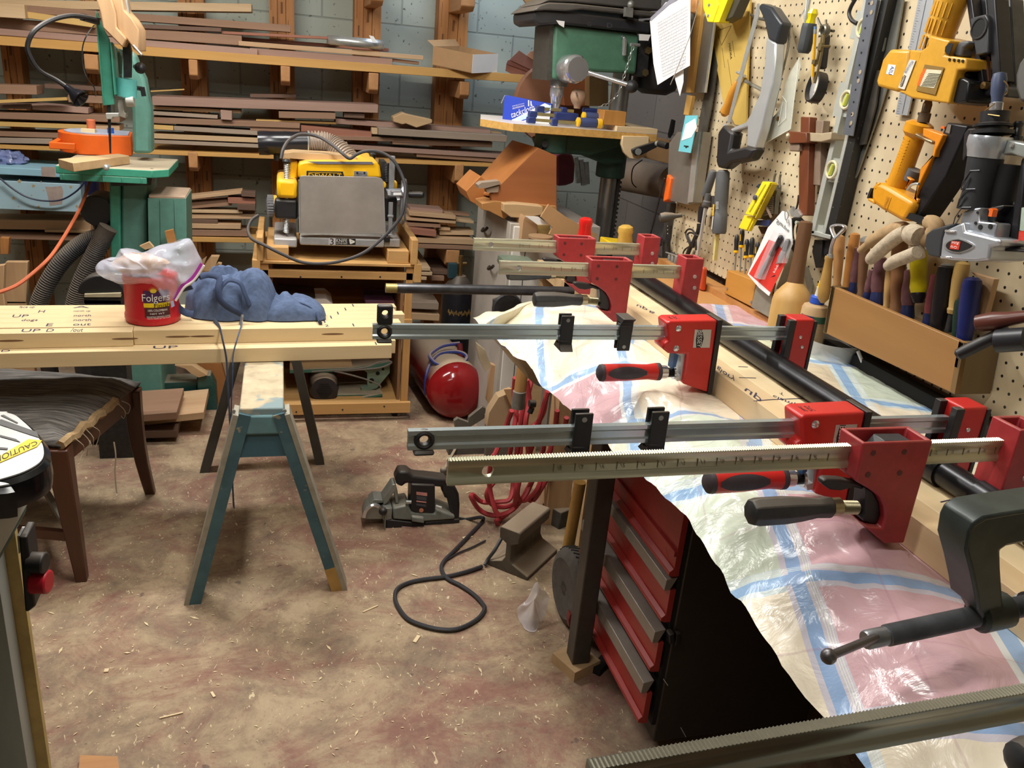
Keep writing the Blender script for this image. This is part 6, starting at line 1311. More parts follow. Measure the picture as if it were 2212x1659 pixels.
a2=at((1790,1418),Y=YC-.035); c2_=at((1888,1378),Y=YC-.005); mb=MB(); d_=(c2_-a2).normalized(); mb.cyl(a2,c2_+d_*.03,.0042,n=12); mb.ball(a2,.0075); obj('tommy_bar',mb,mat('worn_steel','#6A6768',.4,.8,.2),t)
mb=MB(); mb.ball(at((2205,1300),Y=YC+.02),.009); obj('bar_knob',mb,steel,t)
obj('pressure_pad',MB().lathe(b,ax,[(.014,-.004),(.014,.006),(.01,.01)],18),cm,t)
# ---------------------------------------------------------------- tools hanging on the pegboard
def ps(mb,k,pts,off,th): return mb.slab(k,pts,th,X=PX-off)
def px_(k,x,y,off): return at(k(x,y),X=PX-off)
def ptext(name,s,k,q,off,m,parent): 
    mb=MB(); mb.text(s,[px_(k,x,y,off) for x,y in q]); return obj(name,mb,m,parent,flat=True)
def tool(name,label,cat,p,group=None): return thing(name,label,cat,p,group)
def ptube(mb,k,pts,off,r,n=10,sm=4,**kw):
    o=off if isinstance(off,(list,tuple)) else [off]*len(pts)
    return mb.tube(smoothpts([px_(k,x,y,d) for (x,y),d in zip(pts,o)],sm),r,n,**kw)
alu=mat('cast_alu','#B5B9B3',.4,.4,.08,40); alul=mat('level_silver','#BFC2BB',.4,.4,.06)
# spirit level
t=tool('spirit_level','long silver and black spirit level hanging in the middle of the pegboard','level',px_(P,1820,500,.03))
mb=MB(); ps(mb,P,[(1868,-14),(1878,-14),(1758,505),(1749,505)],.035,.03); ps(mb,P,[(1749,505),(1793,517),(1794,508),(1752,497)],.035,.03); ps(mb,P,[(1898,-14),(1906,-14),(1782,505),(1776,503)],.035,.03); obj('frame_rails',mb,alul,t,bev=.001)
mb=MB(); ps(mb,P,[(1906,-14),(1922,-14),(1797,518),(1781,512)],.034,.03); obj('black_edge',mb,mat('speckled_black','#1C1C1C',.5,0,.1,spots=('#8A867C',160,.7)),t)
mb=MB(); ps(mb,c5,[(640,700),(740,720),(700,1000),(575,990)],.03,.016); ps(mb,c5,[(545,1330),(645,1370),(610,1560),(490,1540)],.03,.016); ps(mb,c5,[(790,90),(880,110),(850,330),(720,330)],.03,.016); ps(mb,d2,[(400,400),(500,430),(495,545),(383,505)],.03,.016); obj('web',mb,alul,t)
for i,(x,y) in enumerate(((838,238),(695,852),(570,1448))):
    c=px_(c5,x,y,.036); mb=MB(); mb.tube([c+V((0,math.cos(a),math.sin(a)))*.0185 for a in [2*math.pi*j/24 for j in range(24)]],.0035,8,closed=True); v=obj('vial_ring',mb,mat('cream_ring','#D0C6A8',.5),t)
    mb=MB(); mb.cyl(c+V((.004,0,0)),c+V((.006,0,0)),.0155); obj('vial_window',mb,mat('vial_glass','#C8D8CC',.15),v)
    mb=MB(); mb.cyl(c+V((0,-.003,.012)),c+V((0,.004,-.012)),.005); obj('vial',mb,mat('vial_liquid','#C8CE5E',.2),v)
ang_=mat('perforated_blue_steel','#7C818C',.35,.6,.1,30)
t=tool('perforated_angle','blue grey perforated steel straightedge hanging over the spirit level','straightedge',px_(c5,710,1150,.05))
mb=MB(); ps(mb,c5,[(868,-30),(965,-30),(748,1160),(668,1148)],.046,.003); obj('strip',mb,ang_,t)
mb=MB(); mh=MB()
for i in range(11):
    y=30+i*105; x=885-.155*y+8; w=px_(c5,x,y,.0465); mb.cyl(w,w-V((.0005,0,0)),.0022,n=8)
for x,y in ((910,105),(915,25),(815,615),(800,690),(748,975),(737,1050)): w=px_(c5,x,y,.0465); mh.cyl(w,w-V((.0005,0,0)),.0048,n=12)
obj('small_hole',mb,dark,t); obj('large_hole',mh,mat('hole_tan','#9C8F78',.6),t)
for nm,pp,off,m,lb in (('steel_bar',[(1000,-20),(1085,-20),(1010,420),(905,600),(935,440)],.02,mat('grey_green_bar','#8F9488',.45,.4,.1),'grey steel bar hanging just right of the spirit level'),('steel_rule',[(1085,-20),(1185,-20),(1110,420),(1035,760),(960,1000),(790,1480),(690,1659),(650,1659),(850,1240),(1010,430)],.012,mat('satin_steel','#85867F',.4,.7,.12),'long dull steel straightedge slanting behind the spirit level'),('square_blade',[(905,600),(985,600),(945,900),(855,1230),(800,1240),(870,850)],.022,mat('worn_dark_steel','#4E4A44',.5,.6,.3),'worn dark square blade right of the spirit level'),('metal_ruler',[(1312,-20),(1445,-20),(1215,985),(1115,975)],.012,mat('ruler_alu','#B6BAC0',.35,.5,.05),'engraved aluminium ruler hanging behind the yellow nailers')):
    mb=MB(); ps(mb,c5,pp,off,.004); o=solo(nm,mb,m,lb,nm.replace('_',' '))
    if nm=='metal_ruler':
        tk=MB()
        for i in range(46):
            y=i*22; x=1318-y*.2; l=26 if i%4==0 else 14; tk.sheet([px_(c5,x,y,.0125),px_(c5,x+l,y+4,.0125),px_(c5,x+l,y+7,.0125),px_(c5,x,y+3,.0125)])
        tk.sheet([px_(c5,1375,0,.0125),px_(c5,1380,0,.0125),px_(c5,1175,970,.0125),px_(c5,1170,970,.0125)])
        obj('graduations',tk,mat('engraved','#5A5E66',.5),o,flat=True)
mb=MB(); ptube(mb,c5,[(775,-10),(735,60),(720,120),(745,175),(790,200)],.03,.0045); solo('black_hook',mb,black,'black curved hook beside the top of the spirit level','hook')
# hacksaw
t=tool('hacksaw','silver framed hacksaw with black grips hanging blade left','saw',px_(c4,700,1300,.05))
mb=MB(); ps(mb,c4,[(1005,320),(1090,360),(1082,500),(1062,700),(1012,900),(965,1100),(912,1270),(835,1252),(845,1060),(880,950),(950,800),(990,560)],.07,.028); ps(mb,c4,[(632,1050),(700,1098),(830,1040),(870,975),(930,900),(950,960),(870,1070),(840,1090),(690,1140),(632,1110)],.068,.024); obj('frame',mb,mat('saw_silver','#BDC1C3',.3,.45,.04),t,bev=.005)
mb=MB(); ps(mb,c4,[(935,60),(960,25),(1050,60),(1140,195),(1125,240),(1088,372),(1020,335),(985,170)],.072,.032); obj('front_grip',mb,mat('saw_black','#2E3238',.35,0,.1),t,bev=.006)
mb=MB(); ps(mb,c4,[(590,1130),(640,1060),(720,1130),(690,1285),(830,1248),(912,1270),(850,1365),(700,1392),(640,1440),(590,1430),(575,1380)],.075,.036); obj('handle',mb,black,t,bev=.008)
mb=MB(); ps(mb,c4,[(932,30),(948,30),(945,120),(700,1045),(672,1050)],.06,.002); obj('blade',mb,steel,t)
# coping saw
t=tool('coping_saw','coping saw with orange wooden handle and grey bow behind the hacksaw','saw',px_(c4,650,1000,.03))
mb=MB(); ptube(mb,c4,[(880,130),(1000,170),(1130,155),(1205,220),(1195,400),(1150,600),(1105,740),(1050,795),(960,760),(830,690)],.03,.0048,flat=.6); obj('bow',mb,mat('bow_grey','#8C8A80',.4,.6,.1),t)
a=px_(c4,765,690,.03); b=px_(c4,645,985,.03); obj('handle',MB().lathe(a,b-a,[(.006,0),(.010,.01),(.0125,.04),(.011,.07),(.0145,(b-a).length-.01),(.008,(b-a).length)],16),mat('amber_handle','#C8892F',.35,0,.1),t)
mb=MB(); mb.cyl(px_(c4,760,615,.03),px_(c4,825,650,.03),.004); mb.cyl(px_(c4,770,690,.03),px_(c4,800,640,.03),.006); obj('pin',mb,steel,t)
# tan card saw guard with printed word
t=tool('card_sheath','tall tan triangular card saw sheath printed with faint lettering','sheath',px_(c4,740,1070,.02))
mb=MB(); ps(mb,c4,[(560,190),(700,-15),(870,-15),(860,200),(832,1075),(740,1062),(690,960),(635,850),(590,600),(558,380)],.018,.006); obj('card',mb,mat('kraft_yellow','#BFA04E',.7,0,.06,6),t)
k9=K(1390,0,8.193)
ptext('printed_word','MADRA',k9,[(1505,770),(1535,1050),(1570,1040),(1535,765)],.0188,klet,t)
mb=MB()
for a,b in (((1310,540),(1555,455)),((1555,455),(1380,800)),((1380,800),(1300,560)),((1570,720),(1615,1010)),((1490,1050),(1560,1520)),((1390,850),(1440,1200))): mb.beam(px_(k9,*a,.0186),px_(k9,*b,.0186),.0008,.0006)
obj('printed_line',mb,mat('print_brown','#6A5A2E',.7),t)
# back saw with wood strip, steel plate
t=tool('long_back_saw','long grey steel saw plate with a wooden strip hanging at the pegboard end','saw',px_(c4,300,1650,.06))
mb=MB(); ps(mb,k9,[(830,230),(1040,130),(1270,400),(1095,1639),(660,1639)],.04,.004); ps(mb,d1,[(180,40),(250,-60),(470,-60),(385,540),(340,560),(160,520)],.04,.03); obj('plate',mb,mat('saw_plate','#8C8880',.4,.6,.12,12),t)
mb=MB(); ps(mb,k9,[(910,340),(940,-10),(1040,-10),(1000,420),(835,1639),(745,1639),(870,600)],.052,.012); ps(mb,c4,[(300,978),(345,985),(375,820),(330,810)],.052,.012); obj('wood_strip',mb,mat('saw_strip','#C79B52',.55,0,0,16,wood='Z',col2='#A97F3C'),t,bev=.001)
mb=MB(); ps(mb,k9,[(1240,400),(1270,400),(1100,1639),(1075,1639)],.042,.004); ps(mb,d1,[(385,40),(420,-60),(440,-60),(370,540),(335,545)],.045,.03); obj('bright_edge',mb,steel,t)
mb=MB(); ps(mb,k9,[(815,-10),(940,-10),(910,215),(890,240),(840,235),(808,205)],.06,.02); obj('wood_grip',mb,oakw,t,bev=.004)
t=tool('dark_saw','second saw with a dark blade hanging behind the long back saw','saw',px_(c4,500,1300,.02))
mb=MB(); ps(mb,c4,[(560,400),(590,560),(540,900),(420,1500),(370,1560),(440,1000)],.02,.004); obj('blade',mb,mat('saw_dark','#5B564E',.45,.5,.15),t)
mb=MB(); ps(mb,d1,[(160,300),(190,330),(165,520),(125,540),(130,480)],.05,.03); obj('orange_grip',mb,orangep,t,bev=.004)
# blue white card
t=tool('blue_card','pale blue and white blade packet hanging on the long back saw','card',px_(c4,310,1290,.07))
mb=MB(); ps(mb,c4,[(318,985),(425,985),(362,1305),(258,1290)],.074,.002); obj('packet',mb,mat('aqua_card','#6FC3D0',.5,0,.03),t)
mb=MB(); ps(mb,c4,[(320,1060),(400,1010),(415,1090),(370,1170),(285,1200)],.0748,.0006); obj('white_shape',mb,white,t); mb=MB(); ps(mb,c4,[(305,1240),(345,1245),(343,1256),(330,1256),(328,1263),(318,1262),(318,1252),(304,1250)],.0748,.0006); obj('hang_hole',mb,dark,t)
# calendar sheet
t=tool('grid_chart','white printed grid chart hanging tilted at the end of the pegboard','chart',px_(c4,200,500,.1))
mb=MB(); pc=[(15,180),(150,20),(360,-40),(355,560),(300,590),(215,640),(80,725),(45,540)]
mb.slab(c4,pc,.001,X=PX-.11); obj('sheet',mb,white,t)
mb=MB(); mb.slab(c4,[(20,150),(180,0),(230,-40),(330,-40),(180,40),(20,182)],.0012,X=PX-.111); obj('metal_strip',mb,mat('grey_clip','#A9A9B8',.4,.3),t)
mb=MB(); g0,g1,g2,g3=[px_(c4,x,y,.1108) for x,y in ((80,200),(340,50),(315,565),(125,655))]
for i in range(25):
    a=g0.lerp(g1,i/24); b=g3.lerp(g2,i/24); mb.beam(a,b,.0004,.0003)
for i in range(19):
    a=g0.lerp(g3,i/18); b=g1.lerp(g2,i/18); mb.beam(a,b,.0005,.0003)
obj('grid_lines',mb,mat('grid_grey','#A0A0AC',.7),t)
mb=MB(); mb.slab(c4,[(220,640),(300,595),(300,700),(270,820)],.001,X=PX-.1); solo('second_sheet',mb,white,'corner of a second white sheet below the grid chart','paper')
mb=MB(); ptube(mb,c4,[(440,-10),(350,330),(190,722)],.12,.0012,6,2); solo('thin_rod',mb,steel,'thin bright wire hanging in front of the grid chart','wire')
# yellow tri square head
t=tool('yellow_square','bright yellow tool head with two rivets at the top of the pegboard','square',px_(c4,540,190,.1))
mb=MB(); ps(mb,c4,[(465,-15),(580,-15),(600,40),(550,190),(505,188),(495,150),(470,70)],.1,.03); obj('face',mb,brightyel,t,bev=.002); mb=MB(); ps(mb,c4,[(585,-15),(685,-15),(605,188),(550,190)],.097,.03); obj('side',mb,mat('yellow_side','#E0CE1A',.45),t)
mb=MB(); ps(mb,c4,[(690,-15),(790,-15),(720,145),(640,190),(610,180)],.08,.03); obj('dark_jaw',mb,mat('dark_brown_metal','#4A463C',.45,.3,.1),t,bev=.002)
mb=MB()
for x,y in ((523,45),(515,135),(485,130)): w=px_(c4,x,y,.1); mb.lathe(w,(-1,0,0),[(.005,0),(.004,.003),(.001,.004)],12)
obj('rivet',mb,chrome,t)
# screwdriver, pencil compass, magnifier
t=tool('yellow_screwdriver','hanging screwdriver with yellow shaft collar and dark ribbed handle','screwdriver',px_(c5,340,460,.05))
a=px_(c5,385,200,.05); b=px_(c5,330,455,.05); obj('handle',MB().lathe(a,b-a,[(.0165,0),(.0175,.01),(.0165,.04),(.0165,(b-a).length-.008),(.012,(b-a).length)],10),mat('grey_rubber','#3D4144',.6,0,.1),t,bev=.001)
a=px_(c5,420,75,.05); b=px_(c5,388,200,.05); obj('collar',MB().lathe(a,b-a,[(.008,0),(.013,.01),(.0095,.02),(.012,(b-a).length)],8),mat('clear_yellow','#D8C81E',.2),t)
mb=MB(); mb.cyl(px_(c5,385,-10,.06),px_(c5,345,190,.06),.004); mb.cyl(px_(c5,360,-10,.055),px_(c5,340,160,.055),.003); mb.tube(smoothpts([px_(c5,300,150,.055),px_(c5,330,100,.055),px_(c5,350,60,.055)],3),.0015,5); obj('steel_pick',mb,steel,t)
t=tool('pencil_compass','wing compass holding a yellow pencil over the magnifying glass','compass',px_(c5,410,725,.07))
a=px_(c5,432,225,.075); b=px_(c5,405,725,.06); L=(b-a).length; ax=(b-a).normalized()
obj('pencil',MB().cyl(a+ax*.016,b-ax*.018,.0037,n=6),mat('pencil_yellow','#E0A81E',.4),t); obj('eraser',MB().cyl(a,a+ax*.006,.0036,n=10),mat('eraser_blue','#5A7FB0',.6),t); obj('ferrule',MB().cyl(a+ax*.006,a+ax*.016,.0038,n=12),steel,t); obj('tip',MB().lathe(b-ax*.018,ax,[(.0037,0),(.0004,.018)],8),maple,t)
mb=MB(); br=mat('brass_grey','#8A7A55',.4,.8,.15); mb.tube([px_(c5,x,y,.07) for x,y in ((500,290),(480,380),(455,500),(425,560))],.004,8); mb.tube([px_(c5,x,y,.07) for x,y in ((505,300),(490,420),(455,600),(425,710))],.003,8); mb.cyl(px_(c5,480,395,.08),px_(c5,560,395,.06),.0025); mb.box(px_(c5,480,400,.072),(.008,.012,.016)); mb.box(px_(c5,430,530,.072),(.01,.012,.01)); obj('legs',mb,br,t)
mb=MB(); w=px_(c5,510,265,.06); mb.tube([w+V((0,math.cos(a),math.sin(a)))*.011 for a in [2*math.pi*j/20 for j in range(20)]],.004,8,closed=True,flat=2,up=(1,0,0)); mb.tube([px_(c5,x,y,.05) for x,y in ((450,155),(480,225))],.0028,8); mb.tube([px_(c5,x,y,.05) for x,y in ((522,170),(522,215),(545,225))],.0028,8); mb.tube([px_(c5,x,y,.045) for x,y in ((550,260),(590,265))],.003,8); obj('spring_ring',mb,mat('grey_spring','#6F6C62',.4,.7),t)
t=tool('magnifier','round magnifying glass with black handle hanging on the pegboard','magnifying glass',px_(c5,450,880,.03))
c=px_(c5,430,745,.035); r=.0355
mb=MB(); n=V((-1,.18,.1)).normalized(); u=n.cross(V((0,0,1))).normalized(); v=u.cross(n)
mb.loft([[c+(u*math.cos(a)+v*math.sin(a))*rr+n*h for a in [2*math.pi*j/32 for j in range(32)]] for rr,h in ((r,-.014),(r*1.02,.0),(r*.98,.008),(r*.88,.009),(r*.87,-.012),(r,-.014))],cap=False); obj('rim',mb,black,t)
mb=MB(); mb.loft([[c+(u*math.cos(a)+v*math.sin(a))*rr+n*h for a in [2*math.pi*j/32 for j in range(32)]] for rr,h in ((r*.88,-.002),(r*.5,.003),(r*.02,.004))],cap=False); obj('lens',mb,mat('lens_glass','#FFFFFF',.03,0,0,alpha=.35),t)
mb=MB(); mb.beam(px_(c5,490,590,.03),px_(c5,520,300,.03),.014,.018,up=(1,0,0),w2=.018); obj('handle',mb,black,t,bev=.004)
# clear triangle
t=tool('clear_triangle','clear plastic drafting triangle hanging at an angle','drafting triangle',px_(c4,1000,1220,.03))
tri=mat('clear_acrylic','#DDE0D4',.08,0,.02,alpha=.4)
mb=MB(); ps(mb,c4,[(1290,490),(1300,560),(1245,830),(1215,1100),(1000,1222),(1080,1000),(1150,850),(1140,820),(1175,700),(1220,600)],.03,.0025); obj('plate',mb,tri,t)
mb=MB(); 
for a,b in (((1290,490),(1215,1100)),((1215,1100),(1000,1222)),((1145,820),(1180,870)),((1180,870),(1175,1010)),((1175,1010),(1110,1070)),((1110,1070),(1150,870))): mb.cyl(px_(c4,*a,.032),px_(c4,*b,.032),.0008,n=6)
obj('bright_edge',mb,mat('edge_white','#E4E6DC',.3),t)
mb=MB(); w=px_(c4,1140,1015,.02); mb.cyl(w+V((.01,0,0)),w-V((.012,0,0)),.006); solo('brass_knob',mb,mat('brass','#9A7A4A',.35,.8),'small brass knob seen through the clear triangle','knob')
mb=MB(); ps(mb,c4,[(960,1110),(1170,890),(1180,940),(980,1170)],.012,.012); solo('angle_blade',mb,mat('dark_bevel','#3A3733',.5,.2),'dark narrow sliding angle blade behind the clear triangle','gauge')
# marking gauges
rw=mat('rosewood','#7A4226',.4,0,0,18,wood='Z',col2='#5C2F1A'); gw=mat('grey_beech','#8E7A68',.55,0,0,18,wood='Z',col2='#776352')
t=tool('marking_gauge','reddish brown wooden marking gauge hanging left of the spirit level','marking gauge',px_(c4,1320,1700,.04))
mb=MB(); ps(mb,c4,[(1300,995),(1378,998),(1372,1130),(1370,1250),(1362,1600),(1355,1840),(1282,1838),(1285,1400),(1295,1230)],.045,.022); obj('stem',mb,rw,t,bev=.002)
mb=MB(); ps(mb,c4,[(1195,1118),(1350,1130),(1352,1218),(1200,1225)],.06,.05); obj('fence',mb,rw,t,bev=.002); mb=MB(); ps(mb,c4,[(1198,1222),(1290,1225),(1285,1290),(1205,1290)],.055,.04); obj('fence_wear',mb,gw,t,bev=.002)
mb=MB(); w=px_(c4,1200,1165,.06); mb.lathe(w+V((.01,0,0)),(-.6,.6,0),[(.009,0),(.011,.008),(.008,.014)],14); obj('thumb_screw',mb,mat('pale_brass','#B5A88C',.4,.6),t)
t=tool('marking_gauge','greyish wooden marking gauge beside the reddish brown one','marking gauge',px_(c4,1440,1580,.03))
mb=MB(); ps(mb,c4,[(1430,1025),(1495,1028),(1470,1240),(1465,1585),(1405,1580),(1420,1250)],.03,.02); obj('stem',mb,gw,t,bev=.002)
mb=MB(); ps(mb,c4,[(1345,1128),(1470,1138),(1562,1125),(1560,1190),(1475,1212),(1342,1205)],.05,.045); obj('fence',mb,mat('pale_gauge','#A8977C',.55,0,.08),t,bev=.002)
mb=MB(); mb.cyl(px_(c4,1368,1362,.04),px_(c4,1420,1364,.01),.002); obj('hook_pin',mb,steel,t)
# grey glue guns
gg=mat('charcoal_plastic','#57585A',.55,0,.12,dust=.15); k10=K(1430,410,8.733)
t=tool('rod_tool','slim grey tool holding a long pale grey rod pointing down','tool',px_(k10,650,1390,.05))
a=px_(d1,560,270,.06); b=px_(d1,490,480,.06); mb=MB(); mb.lathe(a,b-a,[(.008,0),(.0115,.005),(.0125,(b-a).length*.6),(.0125,(b-a).length)],14); obj('barrel',mb,gg,t)
a2=px_(k10,850,200,.06); b2=px_(k10,820,345,.06); obj('nozzle',MB().lathe(a2,b2-a2,[(.008,-.02),(.008,0),(.0115,.003),(.0115,.014),(.008,.018)],14),gg,t); obj('frame',MB().slab(k10,[(790,110),(945,110),(930,330),(760,330),(755,280),(800,215)],.012,X=PX-.045),gg,t,bev=.002)
mb=MB(); mb.beam(px_(k10,820,345,.06),px_(k10,650,1395,.05),.0075,.0075,up=(1,0,0)); obj('rod',mb,mat('pale_grey_rod','#B2B0AE',.4,.1,.05),t,label='pale grey rod')
mb=MB(); ps(mb,k10,[(690,300),(780,290),(740,420),(720,640),(660,600),(670,430)],.04,.02); obj('black_bracket',mb,black,t,bev=.003)
t=tool('glue_stick_gun','charcoal round bodied tool with a pale yellow stick below it','tool',px_(k10,1000,1320,.05))
a=px_(d1,640,285,.06); b=px_(k10,1075,830,.06); L=(b-a).length; ax=(b-a).normalized()
obj('body',MB().lathe(a,ax,[(.012,-.006),(.0185,0),(.0195,.02),(.0195,L*.5),(.0185,L*.52),(.0185,L*.64),(.0205,L*.66),(.0205,L-.006),(.018,L)],20),gg,t)
mb=MB(); ps(mb,k10,[(960,270),(985,275),(970,490),(948,488)],.083,.001); obj('yellow_print',mb,yel,t); mb=MB(); ps(mb,k10,[(955,500),(968,500),(940,745),(930,740)],.083,.001); 
for i in range(6): ps(mb,k10,[(1010,230+24*i),(1062,226+24*i),(1062,232+24*i),(1010,237+24*i)],.083,.001)
obj('white_print',mb,wlet,t)
mb=MB(); mb.beam(px_(k10,1045,830,.06),px_(k10,995,1325,.05),.0105,.0105,up=(1,0,0)); obj('yellow_stick',mb,mat('pale_yellow_stick','#D8D08A',.45,0,.04),t,label='pale yellow stick')
mb=MB(); a=px_(c8,1750,360,.08); b=px_(c8,1950,335,.01); mb.lathe(a,b-a,[(.006,0),(.015,.006),(.017,.02),(.012,.045),(.0075,.055),(.0065,(b-a).length)],16); solo('file_handle',mb,mat('dusty_dark_handle','#4A4844',.5,0,.15,dust=.6),'dark dusty pear shaped handle sticking out of the pegboard edge','handle')
mb=MB(); ptube(mb,c8,[(1800,20),(1740,250),(1690,450),(1655,570)],.06,.0035); solo('black_cable',mb,black,'thin black cable hanging down past the end of the pegboard','cable')
mb=MB(); ps(mb,k10,[(95,260),(170,250),(100,690),(60,900),(60,1500),(0,1560),(10,900)],.02,.02); solo('iron_strap',mb,mat('dark_iron','#4F4D4B',.5,.5,.2),'dark iron strap hanging at the end of the pegboard','strap'); 
mb=MB(); ps(mb,k10,[(85,670),(150,680),(130,900),(90,1060),(70,900)],.035,.01); o=solo('drilled_plate',mb,blackm,'small dark drilled plate beside the iron strap','plate'); mb=MB()
for y in (685,755,825): w=px_(k10,108,y,.0355); mb.cyl(w,w-V((.0006,0,0)),.002,n=10)
obj('plate_hole',mb,white,o)
for i,(x0,y0,x1,y1,lb) in enumerate([(155,1220,95,1560,'dull steel nut driver hanging in a row, leftmost by the iron strap'),(215,1230,170,1560,'dull steel nut driver hanging in a row, second by the iron strap'),(285,1240,225,1560,'dull steel nut driver hanging in a row, third by the iron strap'),(370,1330,325,1560,'shiny capped nut driver hanging nearest the coiled black cord')]):
    a=px_(k10,x0,y0,.035); b=px_(k10,x1,y1,.035); L=(b-a).length; solo('nut_driver',MB().lathe(a,b-a,[(.0055,0),(.007,.003),(.007,L*.5),(.0062,L)],12),dsteel if i<3 else steel,lb,'nut driver',group='nut drivers at the pegboard end')
mb=MB(); mb.cyl(px_(k10,75,1180,.04),px_(k10,250,1235,.04),.0025); mb.cyl(px_(k10,330,1300,.04),px_(k10,440,1345,.04),.004); solo('holder_rod',mb,steel,'thin steel holder rod above the nut drivers','rod')
mb=MB(); bl_=black
ptube(mb,k10,[(540,1060),(470,900),(450,800),(500,745),(570,755),(620,820)],.04,.003,8); ptube(mb,k10,[(545,1000),(490,870),(500,820),(560,810),(640,850)],.045,.003,8); ptube(mb,k10,[(700,640),(690,760),(640,880),(590,1000),(540,1080),(490,1200),(460,1330)],.045,.007,8); ptube(mb,k10,[(660,850),(620,950),(580,1080)],.05,.006,8); ptube(mb,k10,[(540,1060),(440,1120),(400,1200),(430,1245),(480,1180),(520,1090)],.04,.0025,8); ptube(mb,k10,[(620,830),(640,950),(640,1140)],.05,.003,8)
cc_=solo('coiled_cord',mb,black,'coiled black cord with a grey plug hanging on the pegboard','cord'); mb=MB(); a=px_(k10,615,1150,.05); b=px_(k10,540,1350,.05); mb.lathe(a,b-a,[(.004,0),(.005,.02),(.011,.026),(.0145,(b-a).length)],14); obj('plug',mb,mat('grey_plug','#6E675C',.6),cc_)
# yellow marking gauge
k11=K(1580,370,12.289)
t=tool('yellow_gauge','bright yellow sliding gauge with a dark knob hanging at a slant','gauge',px_(k11,300,1580,.05))
mb=MB(); ps(mb,k11,[(820,265),(1035,290),(570,1190),(350,1140)],.06,.02); obj('slide_body',mb,brightyel,t,bev=.002); mb=MB(); ps(mb,k11,[(1035,290),(1085,340),(640,1250),(575,1195)],.055,.015); sd_=obj('side_face',mb,mat('yellow_dim','#CDB420',.5),t)
mb=MB(); ps(mb,k11,[(890,350),(920,355),(500,1085),(465,1080)],.0605,.001); obj('slot',mb,mat('slot_olive','#A8921E',.6),t)
mb=MB(); ps(mb,k11,[(345,1165),(560,1210),(400,1560),(185,1500)],.052,.014); ps(mb,k11,[(400,1560),(560,1215),(610,1270),(455,1590),(235,1545)],.048,.01); obj('lower_slide',mb,brightyel,t,bev=.001)
c=px_(k11,655,700,.06); mb=MB(); mb.lathe(c,(-1,0,0),[(.0065,0),(.0065,.006),(.005,.007)],18); obj('lock_knob',mb,mat('slate_knob','#4A4E62',.5),t)
ptext('side_lettering','CENTER DRIVE',k11,[(620,1225),(1060,345),(1035,310),(590,1195)],.0562,klet,t)
mb=MB(); ps(mb,k11,[(680,400),(720,340),(770,330),(700,450)],.03,.01); ps(mb,k11,[(570,1430),(640,1290),(1015,1290),(990,1420),(950,1455)],.03,.006); obj('navy_plate',mb,mat('navy_enamel','#2A3A66',.3),t)
t=tool('old_pliers','old ribbed pliers with thin prongs behind the yellow gauge','pliers',px_(k11,1000,1280,.02))
mb=MB(); ptube(mb,k11,[(1180,60),(1150,130),(1125,280)],.02,.003); ptube(mb,k11,[(1310,80),(1285,200),(1280,440)],.02,.003); ps(mb,k11,[(1090,340),(1220,370),(1220,480),(1180,640),(1130,1130),(1070,1100),(1080,500),(1000,480)],.025,.012); obj('jaws',mb,mat('grey_pliers','#77746A',.45,.6,.2),t)
mb=MB(); ps(mb,k11,[(960,560),(1080,560),(1130,1130),(1060,1280),(640,1270),(900,780)],.02,.015); 
for i in range(9): 
    a=px_(k11,930-25*i,690+65*i,.0365); b=px_(k11,1110,690+52*i,.0365); mb.cyl(a,b,.0018,n=6)
obj('ribbed_body',mb,mat('dull_bronze','#6A5C4A',.5,.4,.2),t); mb=MB(); mb.beam(px_(k11,880,850,.04),px_(k11,1060,1230,.04),.005,.004,up=(1,0,0)); obj('lever_arm',mb,gw,t); mb=MB(); ps(mb,k11,[(700,1460),(880,1470),(830,1660),(800,1660)],.015,.01); obj('brown_tail',mb,mat('dark_brown','#4A3028',.5),t)
# small screwdrivers in a block
t=tool('screwdriver_block','small orange wooden block holding slim screwdrivers below the pegboard tools','tool block',px_(d1,780,1420,.02))
kz=K(1480,560,6.9125)
f=[px_(kz,x,y,.06) for x,y in ((625,160),(1060,330),(985,710),(580,505))]
mb=MB(); mb.prism(f,(.058,0,0)); obj('block',mb,mat('screw_block_wood','#C98F42',.5,0,0,14,wood='Y',col2='#B27A32'),t,bev=.002); mb=MB(); w=px_(kz,628,440,.0605); mb.cyl(w,w-V((.001,0,0)),.004); w=px_(kz,985,640,.0605); mb.cyl(w,w-V((.001,0,0)),.004); obj('block_screw',mb,dsteel,t)
for i,(x0,y0,x1,y1,xb,yb,lb) in enumerate([(760,815,750,960,740,1130,'slim black and yellow screwdriver, leftmost in the wooden block'),(805,770,795,915,785,1140,'slim black and yellow screwdriver touching the yellow gauge'),(845,855,835,1005,825,1160,'slim black and yellow screwdriver standing third in the block'),(890,840,880,1000,870,1150,'slim black and yellow screwdriver standing fourth in the block'),(938,880,925,1020,905,1180,'slim black and yellow screwdriver half hidden by the marker pack')]):
    a=px_(d1,x0,y0,.035); b=px_(d1,x1,y1,.035); c=px_(d1,xb,yb,.035); s=thing('slim_screwdriver',lb,'screwdriver',c,'slim screwdrivers in the wooden block'); L=(b-a).length
    obj('handle',MB().lathe(a,b-a,[(.003,0),(.0062,.005),(.0072,L*.35),(.006,L*.75),(.0065,L*.95)],12),black,s); obj('collar',MB().lathe(a.lerp(b,.94),b-a,[(.0068,0),(.0068,.006),(.004,.008)],12),yel,s); obj('blade',MB().cyl(b,c,.0023,n=8),dsteel,s)
    if i in (1,2,4): obj('stripe',MB().cyl(a.lerp(b,.3)-V((.0058,.002,0)),a.lerp(b,.7)-V((.0052,.002,0)),.0016,n=8),yel,s)
